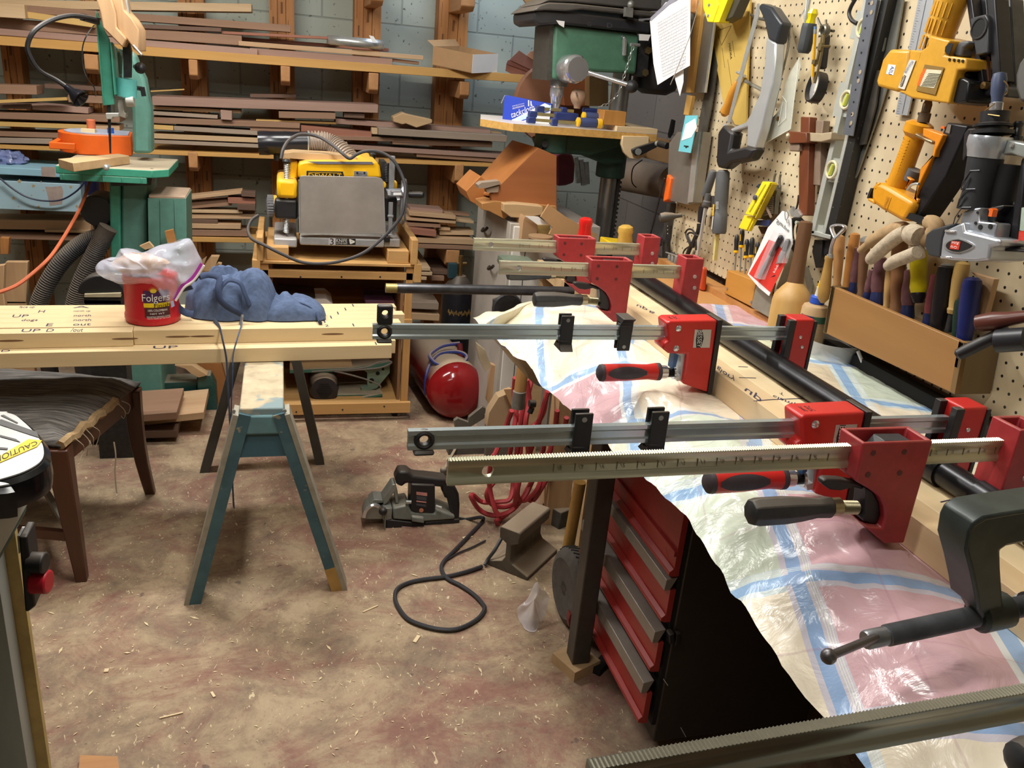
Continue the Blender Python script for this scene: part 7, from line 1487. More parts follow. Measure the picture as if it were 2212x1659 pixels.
# marker pack
t=tool('marker_pack','red and white blister pack of black markers hanging upside down at a slant','marker pack',px_(d1,1000,1340,.09))
mb=MB(); ps(mb,d1,[(1145,615),(1175,625),(1220,690),(1230,900),(1030,1340),(945,1270),(848,1155),(1020,760)],.085,.002); obj('backing_card',mb,white,t)
mb=MB(); ps(mb,d1,[(1030,860),(1085,880),(1160,960),(1180,1040),(1045,1310),(860,1150)],.0862,.0008); rc_=obj('red_print',mb,mat('pack_red','#E03A32',.4),t)
ptext('brand_lettering','Sharpie',k11,[(1200,1200),(1560,1560),(1490,1640),(1190,1390)],.0866,mat('print_grey','#4A5054',.6),t)
mb=MB()
for (x0,y0,x1,y1) in ((1140,830,930,1200),(1200,860,1100,1070)): a=px_(d1,x0,y0,.092); b=px_(d1,x1,y1,.092); L=(b-a).length; mb.lathe(a,b-a,[(.004,0),(.0065,.003),(.0065,L*.42)],12)
obj('marker_cap',mb,mat('marker_black','#26262A',.4),t); mb=MB()
for (x0,y0,x1,y1) in ((1140,830,930,1200),(1200,860,1100,1070)): a=px_(d1,x0,y0,.092); b=px_(d1,x1,y1,.092); L=(b-a).length; mb.lathe(a.lerp(b,.42),b-a,[(.0055,0),(.006,L*.3),(.003,L*.56)],12)
obj('marker_barrel',mb,mat('marker_grey','#8C8A8E',.4),t)
mb=MB(); ps(mb,d1,[(1070,780),(1120,800),(960,1200),(900,1180)],.101,.012); ps(mb,d1,[(1175,850),(1205,850),(1150,1060),(1100,1060)],.101,.012); obj('blister',mb,mat('blister_clear','#F0F0F4',.08,0,0,alpha=.22),t)
ptext('count_lettering','PPF',kz,[(1310,190),(1375,70),(1400,90),(1335,205)],.0868,wlet,rc_); mb=MB(); ps(mb,kz,[(1280,265),(1340,235),(1345,245),(1310,262)],.0868,.0004); obj('black_swoosh',mb,klet,rc_)
mb=MB(); mb.tube(smoothpts([px_(k11,x,y,.09) for x,y in ((1430,1280),(1420,1100),(1470,1020),(1510,1080),(1500,1240),(1440,1290))],3),.0012,6); mb.cyl(px_(k11,1490,1290,.09),px_(k11,1500,1360,.09),.003); solo('paper_clip',mb,steel,'steel clip holding the marker pack','clip')
# black shears and steel bits around mallet
t=tool('tin_snips','black handled snips hanging between marker pack and mallet','snips',px_(d1,1250,960,.05))
mb=MB(); ptube(mb,d1,[(1310,690),(1240,700),(1215,790),(1230,890),(1270,960)],.06,.008,flat=.5); ptube(mb,d1,[(1320,700),(1285,760),(1290,880)],.05,.006); obj('grip',mb,black,t); mb=MB(); ps(mb,k11,[(1600,930),(1640,1080),(1720,1000),(1830,1170),(1760,1260),(1580,1200),(1540,1050)],.05,.008); obj('metal_head',mb,steel,t); mb=MB(); ptube(mb,d1,[(1285,480),(1275,560),(1250,640)],.03,.0025); obj('spike',mb,blackm,t)
mb=MB(); ps(mb,d1,[(1420,860),(1490,870),(1470,1090),(1430,1100),(1400,960)],.02,.015); ps(mb,d1,[(1480,860),(1570,870),(1530,960),(1500,1000)],.015,.006); solo('dark_sheath',mb,black,'black sheath hanging behind the wooden mallet','sheath')
mb=MB(); ps(mb,d1,[(1215,870),(1255,940),(1250,1150),(1210,1290),(1090,1280),(1150,1120)],.03,.004); ps(mb,d1,[(1350,1090),(1400,1250),(1390,1320),(1360,1300),(1330,1160)],.02,.006); ps(mb,kz,[(1060,400),(1290,560),(1260,870),(985,710)],.07,.006); solo('scraper_blade',mb,mat('grey_scraper','#8E8A7A',.45,.3,.15),'dull grey scraper blades standing behind the marker pack','scraper')
# mallet
t=tool('wooden_mallet','round headed wooden carving mallet standing head down on the bench','mallet',px_(d1,1200,1520,.09))
a=px_(d1,1350,700,.09); b=px_(d1,1270,1230,.095); c=px_(d1,1205,1515,.1); ax=(c-a).normalized(); L1=(b-a).length; L=(c-a).length+.045
obj('handle',MB().lathe(a,ax,[(.010,0),(.0155,.004),(.0165,.03),(.0155,L1*.5),(.017,L1*.8),(.019,L1)],24),dbeech,t); obj('head',MB().lathe(a,ax,[(.019,L1),(.030,L1+.012),(.043,L1+.03),(.046,L1+.045),(.047,L)],32),mat('mallet_head','#C9A265',.5,0,0,22,wood='Z',col2='#BA9050'),t)
# glue bottle
b=px_(d1,1385,1650,.085); b.z=BZ+.006; tp=px_(d1,1400,1385,.085); h=tp.z-b.z
t=tool('glue_bottle','tan wood glue bottle with blue cap and yellow tip','bottle',b)
rb=.0305; obj('bottle_body',MB().lathe(b,(0,0,1),[(rb*.92,0),(rb,.005),(rb,h*.9),(rb*.9,h*.96),(rb*.5,h)],28),mat('glue_tan','#BFA077',.45,0,.05),t)
bt_=h; obj('cap',MB().lathe(b,(0,0,1),[(.0165,bt_),(.0165,bt_+.016),(.013,bt_+.018)],20),mat('cap_blue','#2D55C0',.4),t,bev=.001); obj('nozzle',MB().lathe(b,(0,0,1),[(.009,bt_+.018),(.0075,bt_+.036),(.0085,bt_+.038)],16),mat('nozzle_clear','#D8D4C0',.3),t); obj('tip',MB().lathe(b,(0,0,1),[(.0065,bt_+.038),(.0055,bt_+.052)],12),yel,t)
thb=math.atan2(CAM.y-b.y,CAM.x-b.x)
def cylp(u,v,r=.0006): a_=thb+(u-.5)*2.2; return V((b.x+(rb+r)*math.cos(a_),b.y+(rb+r)*math.sin(a_),b.z+h*v))
mb=MB(); mb.grid(lambda u,v:cylp(u*.5,.66+.12*v),10,2); obj('label_navy',mb,mat('label_navy','#2A3050',.5),t,flat=True); mb=MB(); mb.grid(lambda u,v:cylp(.5+u*.5,.64+.14*v),10,2); obj('label_green',mb,mat('label_green','#2F5A42',.5),t,flat=True)
mb=MB(); mb.text('Titebond III',None,lambda u,v:cylp(.04+.42*u,.68+.07*v,.0012)); obj('label_lettering',mb,wlet,t,flat=True)
mb=MB(); mb.grid(lambda u,v:cylp(.04+u*.92,.12+.5*v),14,2); obj('label_fine',mb,mat('label_kraft','#AD9068',.6,0,.15,90,stretch=(1,1,4)),t,flat=True)
# hook tool with wooden handle
t=tool('loop_scraper','loop ended scraper with a pear shaped wooden handle','scraper',px_(d1,1490,1400,.09))
a=px_(d1,1545,1015,.095); b2=px_(d1,1488,1400,.095); L=(b2-a).length; obj('handle',MB().lathe(a,b2-a,[(.009,-.004),(.010,.002),(.0085,.006),(.010,L*.3),(.0135,L*.7),(.0125,L*.9),(.004,L)],20),mat('pear_handle','#B8924F',.45,0,0,22,wood='Z',col2='#A57E3F'),t)
mb=MB(); mb.cyl(px_(d1,1552,1020,.095),px_(d1,1555,985,.095),.0075); obj('ferrule',mb,steel,t); mb=MB(); ptube(mb,d1,[(1552,990),(1565,920),(1585,860),(1600,830)],.095,.004); ptube(mb,d1,[(1598,845),(1570,780),(1568,748),(1610,735),(1665,740),(1680,760),(1650,795),(1602,842)],.095,.0028,flat=2,up=(1,0,0)); obj('steel_loop',mb,chrome,t)
mb=MB(); mb.cyl(px_(d1,1262,712,.08),px_(d1,1390,745,.03),.004); solo('hanger_peg',mb,mat('pale_peg','#B5B8A6',.4,.3),'pale metal peg sticking out above the mallet handle','peg')
# ---------------------------------------------------------------- chisel rack
off=.085; FX=PX-off
A=at(d2(572,938),X=FX); B=at(d2(1700,1425),X=FX); Cb=at(d2(500,1335),X=FX); Dn=at(d3(1620,600),X=FX)
t=tool('chisel_rack','long brown wooden box rack holding a row of chisels and handles','tool rack',V((FX+.03,(A.y+B.y)/2,Cb.z)))
zt1=A.z; zt2=B.z
mb=MB(); mb.prism([A,B,Dn,Cb],(.012,0,0)); obj('front_board',mb,mat('rack_front','#A77C48',.5,0,0,7,wood='Y',col2='#8E6538'),t,bev=.0015)
rem=mat('rack_end','#75603F',.6,0,0,10,wood='Z',col2='#64502F'); obj('end_board',MB().prism([B,B+V((.08,0,0)),Dn+V((.08,0,0)),Dn],(0,.012,0)),rem,t); obj('end_board',MB().prism([A,A+V((.08,0,0)),Cb+V((.08,0,0)),Cb],(0,-.012,0)),rem,t)
mb=MB(); mb.prism([A+V((.012,0,-.015)),B+V((.012,0,-.015)),B+V((.08,0,-.015)),A+V((.08,0,-.015))],(0,0,-.008)); obj('slotted_shelf',mb,tanw,t)
plum=mat('plum_plastic','#6B4A4E',.15,0,.15,30); navy=mat('navy_plastic','#232B52',.3,0,.1); dk=mat('rack_black','#1B1A1D',.35,0,.1); bluh=mat('blue_handle','#1F2A66',.3,0,.08)
handles=[ # x0,y0,x1,y1,rpx,mat,base mat,style,label
(640,505,615,945,46,beech,dbeech,'w','olive wooden chisel handle behind the loop scraper'),(775,485,690,965,44,mat('orange_handle','#B87F42',.4,0,0,20,wood='Z',col2='#A56C33'),None,'w','orange brown wooden chisel handle, second in the rack'),
(800,610,745,1000,38,plum,navy,'p','plum chisel handle with navy base, third in the rack'),(862,520,818,1025,44,dbeech,dsteel,'w','dark wooden chisel handle with a metal top cap'),
(920,800,868,1050,38,plum,navy,'p','plum chisel handle with navy base under the glove finger tips'),(990,690,955,1085,62,plum,navy,'p','fat plum chisel handle with navy base below the glove'),
(1075,790,1035,1125,38,mat('tan_handle','#C4A06A',.4,0,0,20,wood='Z',col2='#B08B55'),None,'w','slim tan wooden chisel handle between two plum ones'),(1165,440,1115,1155,66,mat('brown_handle','#8E6440',.4,0,0,20,wood='Z',col2='#7A5232'),dbeech,'w','tall brown wooden handle rising through the gloves'),
(1240,800,1215,1200,60,plum,navy,'p','plum chisel handle with navy base left of the yellow one'),(1316,640,1308,1060,70,mat('clear_yellow','#D8C81E',.2),dk,'y','clear yellow screwdriver handle with black collar'),
(1455,840,1388,1275,48,mat('red_plum','#84444A',.2,0,.1),navy,'p','reddish plum chisel handle beside the black handle'),(1560,755,1470,1300,80,dk,None,'b','fat black handle with a pale cap under the silver nailer'),
(1695,730,1605,1150,62,mat('pale_handle','#C7A668',.4,0,0,20,wood='Z',col2='#B5924F'),None,'w','pale wooden handle with a dark shank right of the black one'),(1665,1050,1630,1375,42,mat('dark_green_handle','#22382C',.35),None,'b','short dark green handle nearly hidden in the rack'),
(1778,865,1700,1400,80,bluh,None,'b','fat dark blue handle at the right end of the rack')]
for (x0,y0,x1,y1,rp,m,bm2,st,lb) in handles:
    a=px_(d2,x0,y0,.05); b=px_(d2,x1,y1,.05); b=a+(b-a)*1.06; L=(b-a).length; r=rp/3.95*depth(a)/FOC; ax=(b-a).normalized()
    s=thing('chisel' if st in 'wp' else 'tool_handle',lb,'chisel' if st in 'wp' else 'tool handle',b,'tool handles in the chisel rack')
    if st=='w': prof=[(r*.4,0),(r*.9,r*.3),(r,r),(r,L*.35),(r*.8,L*.7),(r*.66,L*.88),(r*.8,L*.92),(r*.66,L)]
    elif st=='p': prof=[(r*.6,0),(r*.8,r*.2),(r*.8,L*.2),(r,L*.4),(r,L*.62),(r*.85,L*.72)]
    elif st=='y': prof=[(r*.9,0),(r,r*.3),(r,L*.3),(r*.9,L*.5),(r,L*.7),(r*.85,L*.8)]
    else: prof=[(r*.5,0),(r*.9,r*.3),(r,r),(r,L*.5),(r*.85,L*.85),(r*.7,L)]
    obj('handle',MB().lathe(a,ax,prof,12 if st=='p' else 20),m,s)
    if st=='p': obj('base',MB().lathe(a,ax,[(r*.85,L*.72),(r*.9,L*.8),(r*1.0,L*.95),(r*.9,L)],16),bm2,s)
    elif st=='y': obj('collar',MB().lathe(a,ax,[(r*.85,L*.8),(r*.9,L*.86),(r*.6,L)],16),bm2,s); obj('cap',MB().lathe(a,ax,[(r*.5,-r*.35),(r*.9,-.0),(r*.92,r*.3)],16),mat('grey_cap','#8A929C',.3,.4),s)
    elif bm2 is not None: obj('ferrule',MB().lathe(a,ax,[(r*.4,-.001),(r*.95,r*.28),(r*1.02,r)] if 'top cap' in lb else [(r*.66,L*.9),(r*.72,L)],16),bm2,s)
    if 'pale cap' in lb: obj('cap',MB().lathe(a,ax,[(r*.1,-.002),(r*.55,-.001),(r*.7,r*.12)],18),mat('pale_cap','#A9AEAA',.3,.3),s)
    if 'dark shank' in lb: obj('shank',MB().cyl(b-ax*.01,b+ax*.035,r*.5,n=12),blackm,s)
mb=MB(); ps(mb,d2,[(1760,822),(1958,880),(1880,1190),(1780,1180),(1840,900)],.03,.012); solo('wood_slip',mb,tanz,'flat tan wood slip standing behind the blue handle','wood slip',bev=.001)
# gloves
gl=mat('knit_glove','#B9AA93',.95,0,.2,120,bump=.3)
mb=MB(); 
for pts,r,o in (([(880,735),(980,640),(1110,530),(1210,475)],[.011,.0145,.0145,.013],.115),([(1030,790),(1100,735),(1210,690),(1300,650)],[.009,.0125,.013,.012],.115),([(1215,490),(1270,500),(1320,520)],[.016,.021,.018],.11),([(1280,560),(1300,640),(1310,700)],[.012,.014,.013],.10)):
    p=smoothpts([px_(d2,x,y,o) for x,y in pts],5); rr=[r[min(len(r)-1,int(i/5))]+((r[min(len(r)-1,int(i/5)+1)]-r[min(len(r)-1,int(i/5))])*(i%5)/5) for i in range(len(p))]; rr[0]*=.5; rr[1]*=.85
    mb.tube(p,rr,12)
t=tool('work_glove','pale knit work glove draped over the chisel handles','glove',px_(d2,1030,790,.115)); obj('glove',mb,gl,t)
mb=MB(); 
for pts,r in (([(815,640),(900,570),(1020,500),(1150,450),(1200,460)],[.008,.0135,.015,.014,.01]),([(1330,440),(1400,400),(1460,430),(1420,520),(1360,560)],[.012,.015,.015,.013,.01])):
    p=smoothpts([px_(d2,x,y,.095) for x,y in pts],5); rr=[r[min(len(r)-1,int(i/5))] for i in range(len(p))]; mb.tube(p,rr,12)
t=tool('work_glove','tan leather work glove under the pale knit one','glove',px_(d2,815,640,.095)); obj('glove',mb,mat('tan_leather','#A98C66',.9,0,.15,80),t)
# clear jar behind the cloth
q=px_(d3,560,260,.05); q.z=BZ; solo('clear_dish',MB().lathe(q,(0,0,1),[(.05,0),(.055,.004),(.06,.045),(.058,.045),(.052,.006)],32),mat('clear_dish','#E6E8E4',.05,0,0,alpha=.3),'clear plastic dish on the bench under the chisel rack','dish')
mb=MB(); mb.cyl(px_(d3,795,230,.04),px_(d3,840,340,.03),.004); solo('cotton_swab',mb,white,'short white stick leaning under the chisel rack','stick')
mb=MB(); ps(mb,d3,[(860,280),(960,340),(1060,420),(1080,470),(1000,430),(880,360)],.01,.008); solo('shade_strip',mb,black,'dark strip put in as shade between cloth and chisel rack','shade strip')  # thin black slab standing in for the shade below the rack
# ---------------------------------------------------------------- nailers
def nail_labels(): pass
mag=mat('magazine_black','#232226',.4,.4,.25,40); magg=mat('magazine_grey','#46474A',.4,.5,.2,40)
t=tool('framing_nailer','big yellow pneumatic nailer hanging handle up at the top right','nail gun',px_(c5,1300,800,.12))
o1=.135
mb=MB(); ps(mb,c5,[(1065,418),(1235,424),(1190,765),(1115,782),(955,738),(947,690),(1002,505)],o1,.075); obj('end_cap',mb,naily,t,bev=.014,seg=3)
mb=MB(); ps(mb,c5,[(1240,424),(1330,430),(1385,395),(1405,300),(1580,345),(1530,470),(1720,495),(1715,590),(1640,600),(1570,885),(1250,838),(1125,772),(1195,765)],o1-.002,.07); bd_=obj('body',mb,naily,t,bev=.012,seg=3)
a=px_(c5,1615,-40,o1-.03); b=px_(c5,1485,330,o1-.03); mb=MB(); L=(b-a).length; mb.lathe(a,b-a,[(.028,0),(.027,L*.5),(.0255,L*.9),(.027,L)],16); obj('handle',mb,naily,t)
mb=MB(); ax=(b-a).normalized(); s1=ax.cross(V((1,0,0))).normalized()
for i in range(4):
    for j in range(7):
        an=(j-3)*.32; p0=a+ax*(.012+i*.029)+V((-math.cos(an),0,0))*.0275+s1*math.sin(an)*.0275; mb.beam(p0,p0+ax*.024,.0022,.0016,up=(1,0,0))
obj('grip_ribs',mb,naily,t)
mb=MB(); ps(mb,c5,[(1612,670),(1700,660),(1745,690),(1722,870),(1620,890),(1565,835)],o1-.01,.06); ps(mb,c5,[(1650,600),(1720,590),(1730,660),(1640,665)],o1-.02,.04); obj('nose',mb,mat('nose_black','#1A1A1D',.3,.2,.1),t,bev=.004)
mb=MB(); ps(mb,c5,[(1585,470),(1620,400),(1665,350),(1735,345),(1740,375),(1690,410),(1672,485)],o1-.02,.025); obj('trigger',mb,gg,t,bev=.004); mb=MB(); ps(mb,c5,[(1535,440),(1540,400),(1570,365),(1608,375),(1590,420),(1570,470)],o1+.0002,.001); obj('trigger_gap',mb,dark,t)
mb=MB()
for x in (1577,1617,1655,1690): w=px_(c5,x,508+(x-1577)*.12,o1-.001); mb.cyl(w,w-V((.0012,0,0)),.0025,n=10)
obj('vent_hole',mb,dark,bd_)
mb=MB(); ps(mb,c5,[(1235,508),(1288,515),(1192,765),(1138,748)],o1+.0002,.0008); m1_=obj('maker_strip',mb,mat('strip_silver','#D6D2C8',.4),t); mb=MB(); ps(mb,c5,[(1190,640),(1205,648),(1175,735),(1162,742),(1150,730),(1175,655)],o1+.0008,.0004); ov=obj('black_oval',mb,mat('oval_brown','#5A4A3A',.5),m1_)
ptext('oval_lettering','STANLEY',c5,[(1164,735),(1198,650),(1187,645),(1153,728)],o1+.0014,wlet,ov); ptext('strip_lettering','BOSTITCH',c5,[(1204,622),(1272,525),(1250,520),(1188,612)],o1+.0014,mat('bostitch_blue','#2F4A8A',.5),m1_)
mb=MB(); ps(mb,c5,[(1055,548),(1118,556),(1096,642),(1034,630)],o1+.0006,.0008); us=obj('origin_sticker',mb,white,t); ptext('origin_lettering','USA',c5,[(1052,632),(1078,562),(1106,566),(1082,637)],o1+.0012,mat('bostitch_blue','#2F4A8A',.5),us)
mb=MB(); ps(mb,c5,[(1365,550),(1530,575),(1455,810),(1290,772)],o1+.0002,.0006); wl=obj('warning_frame',mb,mat('frame_brown','#8A6A2A',.5),t); mb=MB(); ps(mb,c5,[(1380,590),(1512,600),(1445,752),(1320,735)],o1+.0008,.0006); wp=obj('warning_paper',mb,mat('cream_paper','#DAD3B4',.6),wl); mb=MB(); ps(mb,c5,[(1330,630),(1362,585),(1378,590),(1322,735),(1298,728)],o1+.0008,.0006); obj('warning_orange',mb,orangep,wl)
mb=MB()
for i in range(9):
    k_=i/9; a_=px_(c5,1395-70*k_,625+115*k_,o1+.0014); b_=px_(c5,1500-62*k_,633+112*k_,o1+.0014); mb.beam(a_,b_,.0016,.0003)
obj('warning_lines',mb,mat('fine_print','#4A4A44',.6),wp)
mb=MB(); ps(mb,c5,[(1712,-20),(1765,-20),(1865,700),(1820,712)],.1,.03); ps(mb,c5,[(1890,-20),(1965,-20),(2012,690),(1940,702)],.1,.03); ps(mb,c5,[(1765,-20),(1890,-20),(1945,700),(1862,702)],.08,.01); obj('magazine',mb,mag,t,bev=.002)
mb=MB(); ps(mb,c5,[(1748,160),(1800,140),(1885,120),(1905,160),(1905,450),(1800,472)],.108,.012); fo=obj('follower',mb,magg,t,bev=.002); mb=MB(); w=px_(c5,1828,240,.1085); mb.cyl(w,w-V((.0006,0,0)),.0155,n=20); obj('follower_hole',mb,dark,fo); mb=MB(); mb.tube([px_(c5,1828,240,.109)+V((0,math.cos(a),math.sin(a)))*.0165 for a in [2*math.pi*j/20 for j in range(20)]],.002,6,closed=True); obj('follower_ring',mb,magg,fo)
mb=MB(); ps(mb,c5,[(1740,720),(1990,690),(2070,750),(2060,830),(1780,800)],.09,.03); obj('base_bar',mb,magg,t,bev=.003); mb=MB(); w=px_(c5,1885,730,.095); mb.cyl(w+V((.01,0,0)),w-V((.006,0,0)),.006); obj('brass_rivet',mb,mat('brass','#9A7A4A',.35,.8),t)
mb=MB(); ps(mb,c5,[(1850,490),(1895,480),(1915,690),(1870,700)],.09,.006); obj('copper_strip',mb,mat('copper_dull','#6E4A3A',.4,.6,.1),t)
mb=MB(); A_=px_(c5,1848,570,.093); B_=px_(c5,1868,700,.093); mb.tube([A_.lerp(B_,i/120)+V((.0015*math.cos(i),.0025*math.sin(i),0)) for i in range(121)],.0006,5); obj('spring',mb,steel,t)
mb=MB(); ps(mb,c5,[(1965,-20),(2095,-20),(2135,700),(2060,760),(2012,690)],.06,.03); solo('nailer_magazine',mb,magg,'dark grey nailer magazine hanging right of the big yellow nailer','nailer part',bev=.003)
mb=MB(); ps(mb,c5,[(2212,470),(2165,540),(2135,640),(2135,760),(2170,870),(2260,870),(2260,470)],.13,.06); solo('grey_tool_end',mb,mat('grey_tool','#5C5B58',.45,0,.1),'rounded dark grey tool end cut off by the right edge of view','tool',bev=.008)
# second yellow nailer
kn=K(1780,330,7.9); t=tool('finish_nailer','orange yellow finish nailer hanging head down beside the spirit level','nail gun',px_(kn,1300,1170,.1)); o2=.12
fy=mat('finish_nailer_yellow','#D9951E',.35,0,.06,40)
mb=MB(); ps(mb,kn,[(905,497),(1000,520),(1130,590),(1520,830),(1490,950),(1370,1172),(1300,1160),(950,960),(850,880),(790,800),(810,590)],o2,.06); ba=obj('barrel',mb,fy,t,bev=.014,seg=3)
mb=MB(); ps(mb,kn,[(745,770),(840,800),(850,880),(735,812)],o2,.055); ps(mb,kn,[(820,600),(905,497),(950,520),(880,650)],o2,.055); obj('cap_fins',mb,fy,t,bev=.004)
mb=MB(); ps(mb,kn,[(795,600),(830,610),(790,700),(760,790),(730,770),(755,690)],o2-.006,.045); obj('cap_gap',mb,dark,t)
mb=MB(); ps(mb,kn,[(1050,420),(1130,440),(1110,560),(1005,500)],o2-.01,.04); obj('boss',mb,fy,t,bev=.006)
a=px_(c5,1330,1040,o2-.025); b=px_(kn,1215,640,o2-.025); mb=MB(); L=(b-a).length; mb.lathe(a,b-a,[(.018,0),(.0255,.004),(.0255,.02),(.019,.028),(.019,L*.5),(.0205,L)],18); obj('handle',mb,fy,t)
mb=MB(); ax=(b-a).normalized(); s1=ax.cross(V((1,0,0))).normalized()
for i in range(20):
    p0=a+ax*(.034+i*.0058); mb.beam(p0+V((-.0185,0,0))-s1*.006,p0+V((-.0170,0,0))+s1*.009,.0022,.0018,up=(1,0,0)); mb.box(p0-s1*.0190,(.006,.003,.003))
obj('grip_ribs',mb,fy,t)
mb=MB(); q0=px_(c5,1360,1005,o2-.025); q1=px_(c5,1395,870,o2-.025); mb.lathe(q0,q1-q0,[(.011,-.008),(.011,.008),(.008,.01),(.0085,.024),(.0065,.03),(.006,.042)],14); obj('air_fitting',mb,mat('fitting_bronze','#7A6A58',.4,.6,.2),t)
mb=MB(); ps(mb,c5,[(1350,1090),(1520,1150),(1500,1200),(1460,1280),(1445,1340),(1425,1330),(1450,1210),(1345,1160)],o2-.005,.02); ps(mb,kn,[(1640,270),(1900,-20),(1925,10),(1880,70),(1850,65),(1640,500),(1555,770),(1605,790),(1590,860),(1505,830),(1555,740)],o2-.01,.012); ps(mb,kn,[(1395,400),(1500,465),(1450,480),(1400,610),(1370,610),(1440,470)],o2-.01,.01); obj('frame_rail',mb,mat('rail_orange','#E08A1E',.35),t,bev=.002)
mb=MB(); ps(mb,P,[(2046,264),(2090,272),(2044,380),(1984,469),(1965,452),(2008,370),(2030,300)],o2-.015,.05); obj('magazine',mb,mag,t,bev=.003)
mb=MB(); ps(mb,c5,[(1560,1060),(1590,1065),(1575,1140),(1540,1130)],o2-.013,.004); obj('clear_catch',mb,mat('catch_grey','#8A8074',.3,.3),t); mb=MB(); ps(mb,c5,[(1505,1075),(1535,1080),(1530,1100),(1500,1095)],o2-.013,.004); obj('orange_catch',mb,orangep,t)
mb=MB(); ps(mb,c5,[(1285,1130),(1330,1165),(1430,1200),(1420,1235),(1330,1190),(1265,1160)],o2,.03); obj('trigger',mb,mat('trigger_bronze','#A08A66',.35,.6,.1),t,bev=.003)
mb=MB(); ptube(mb,kn,[(1420,640),(1480,560),(1560,530),(1620,535)],o2,.0025); obj('wire_guard',mb,steel,t); mb=MB(); mb.beam(px_(kn,1380,1035,o2-.005),px_(kn,1800,1205,o2-.02),.012,.010,up=(1,0,0)); obj('nose',mb,blackm,t)
mb=MB(); mb.prism([px_(kn,*p,o2+.0004) for p in ((1070,740),(1150,770),(1080,960),(1010,930))],(-.0004,0,0)); pl_=obj('raised_badge',mb,mat('badge_yellow','#C9861A',.4),ba); ptext('badge_lettering','STANLEY',kn,[(1045,935),(1110,775),(1090,768),(1025,925)],o2+.0014,mat('badge_dark','#8A5A14',.5),pl_)
mb=MB(); mb.cyl(px_(kn,1470,470,.09),px_(kn,1560,290,.09),.014); obj('rear_grip',mb,gg,t)
# silver nailer
kr=K(1980,260,4.608); t=tool('silver_nailer','silver and black nailer with red badge hanging above the chisel handles','nail gun',px_(kr,500,1390,.12)); o3=.16
sv=mat('nailer_silver','#BDC2CA',.24,.55,.05)
mb=MB(); ps(mb,kr,[(275,1095),(425,1025),(470,1010),(480,1100),(620,1130),(780,1170),(838,1182),(830,1240),(735,1260),(715,1390),(560,1405),(330,1392),(228,1375),(250,1180)],o3,.075); hb=obj('body',mb,sv,t,bev=.016,seg=3)
mb=MB(); ps(mb,kr,[(430,1020),(468,905),(560,872),(640,868),(622,900),(620,1005),(800,1022),(778,1172),(620,1130),(480,1100)],o3-.012,.03); pl_=obj('bracket_plate',mb,mat('bracket_silver','#A3A7AE',.3,.6,.05),t,bev=.003)
mb=MB()
for x,y,r in ((608,917,.0022),(588,1022,.0025),(635,1062,.0042),(735,1055,.0042)): w=px_(kr,x,y,o3-.0115); mb.cyl(w,w-V((.001,0,0)),r,n=12)
obj('bracket_hole',mb,dark,pl_)
mb=MB(); ps(mb,kr,[(90,1135),(150,1085),(330,1030),(400,1025),(275,1100),(250,1180),(230,1370),(105,1340),(75,1240)],o3-.004,.068); obj('rubber_cap',mb,mat('cap_charcoal','#303236',.55,0,.1),t,bev=.012,seg=3)
mb=MB(); ps(mb,kr,[(275,1085),(380,1095),(372,1118),(270,1112)],o3+.004,.012); ps(mb,kr,[(230,1345),(330,1352),(335,1378),(228,1374)],o3+.004,.012); obj('screw_boss',mb,chrome,t,bev=.003)
el=[(420+130*math.cos(a)*(1 if math.cos(a)<0 else 1.0),1248+62*math.sin(a)*(.5+.5*(1-max(0,math.cos(a))))) for a in [2*math.pi*i/28 for i in range(28)]]
mb=MB(); ps(mb,kr,[(x-(0),y) for x,y in [(420+150*math.cos(a),1248+72*math.sin(a)*(1-.35*max(0,math.cos(a)))) for a in [2*math.pi*i/28 for i in range(28)]]],o3+.002,.002); ps_=obj('badge_rim',mb,chrome,t); mb=MB(); ps(mb,kr,el,o3+.003,.002); b0=obj('badge_black',mb,black,ps_); mb=MB(); ps(mb,kr,[(345,1200),(436,1208),(418,1288),(328,1278)],o3+.0038,.001); b1=obj('badge_red',mb,mat('badge_red','#D8402E',.4),b0)
ptext('badge_lettering','Grip',kr,[(405,1245),(340,1240),(334,1272),(398,1280)],o3+.0046,wlet,b1); ptext('badge_lettering','Rite',kr,[(420,1210),(352,1205),(346,1232),(412,1240)],o3+.0046,wlet,b1)
a=px_(kr,690,375,o3-.03); b=px_(kr,570,890,o3-.03); L=(b-a).length; obj('handle_grip',MB().lathe(a,b-a,[(.028,0),(.0265,L*.3),(.0245,L*.6),(.0265,L)],18),mat('grip_charcoal','#26282C',.6,0,.15),t)
ax=(b-a).normalized(); s1=ax.cross(V((1,0,0))).normalized(); mb=MB()
for i in range(3):
    c=a+ax*(.02+i*.03); P2=lambda u,w_: c+ax*w_+V((-math.sqrt(max(.00001,.0272**2-u*u)),0,0))+s1*u; mb.tube([P2(.016,0),P2(.002,.002),P2(-.01,.02),P2(-.012,.034)],.001,5); mb.tube([P2(-.012,.034),P2(-.002,.028),P2(.004,.012)],.001,5)
obj('grip_pattern',mb,mat('grip_line','#3E4248',.4),t)
a=px_(kr,745,155,o3-.03); b=px_(kr,690,372,o3-.03); L=(b-a).length; hc=obj('handle_collar',MB().lathe(a,b-a,[(.033,0),(.034,L*.1),(.034,L*.45),(.031,L*.7),(.029,L)],28),sv,t)
ptext('oil_lettering','OIL',kr,[(682,182),(602,168),(600,198),(680,214)],o3+.0072,mat('oil_grey','#5E6268',.4),hc)
mb=MB(); a=px_(kr,765,40,o3-.03); b=px_(kr,750,140,o3-.03); L=(b-a).length; mb.lathe(a,b-a,[(.022,-.02),(.022,-.002),(.03,0),(.03,L*.25),(.024,L*.3),(.024,L*.55),(.033,L*.6),(.033,L)],24); obj('end_rings',mb,black,t)
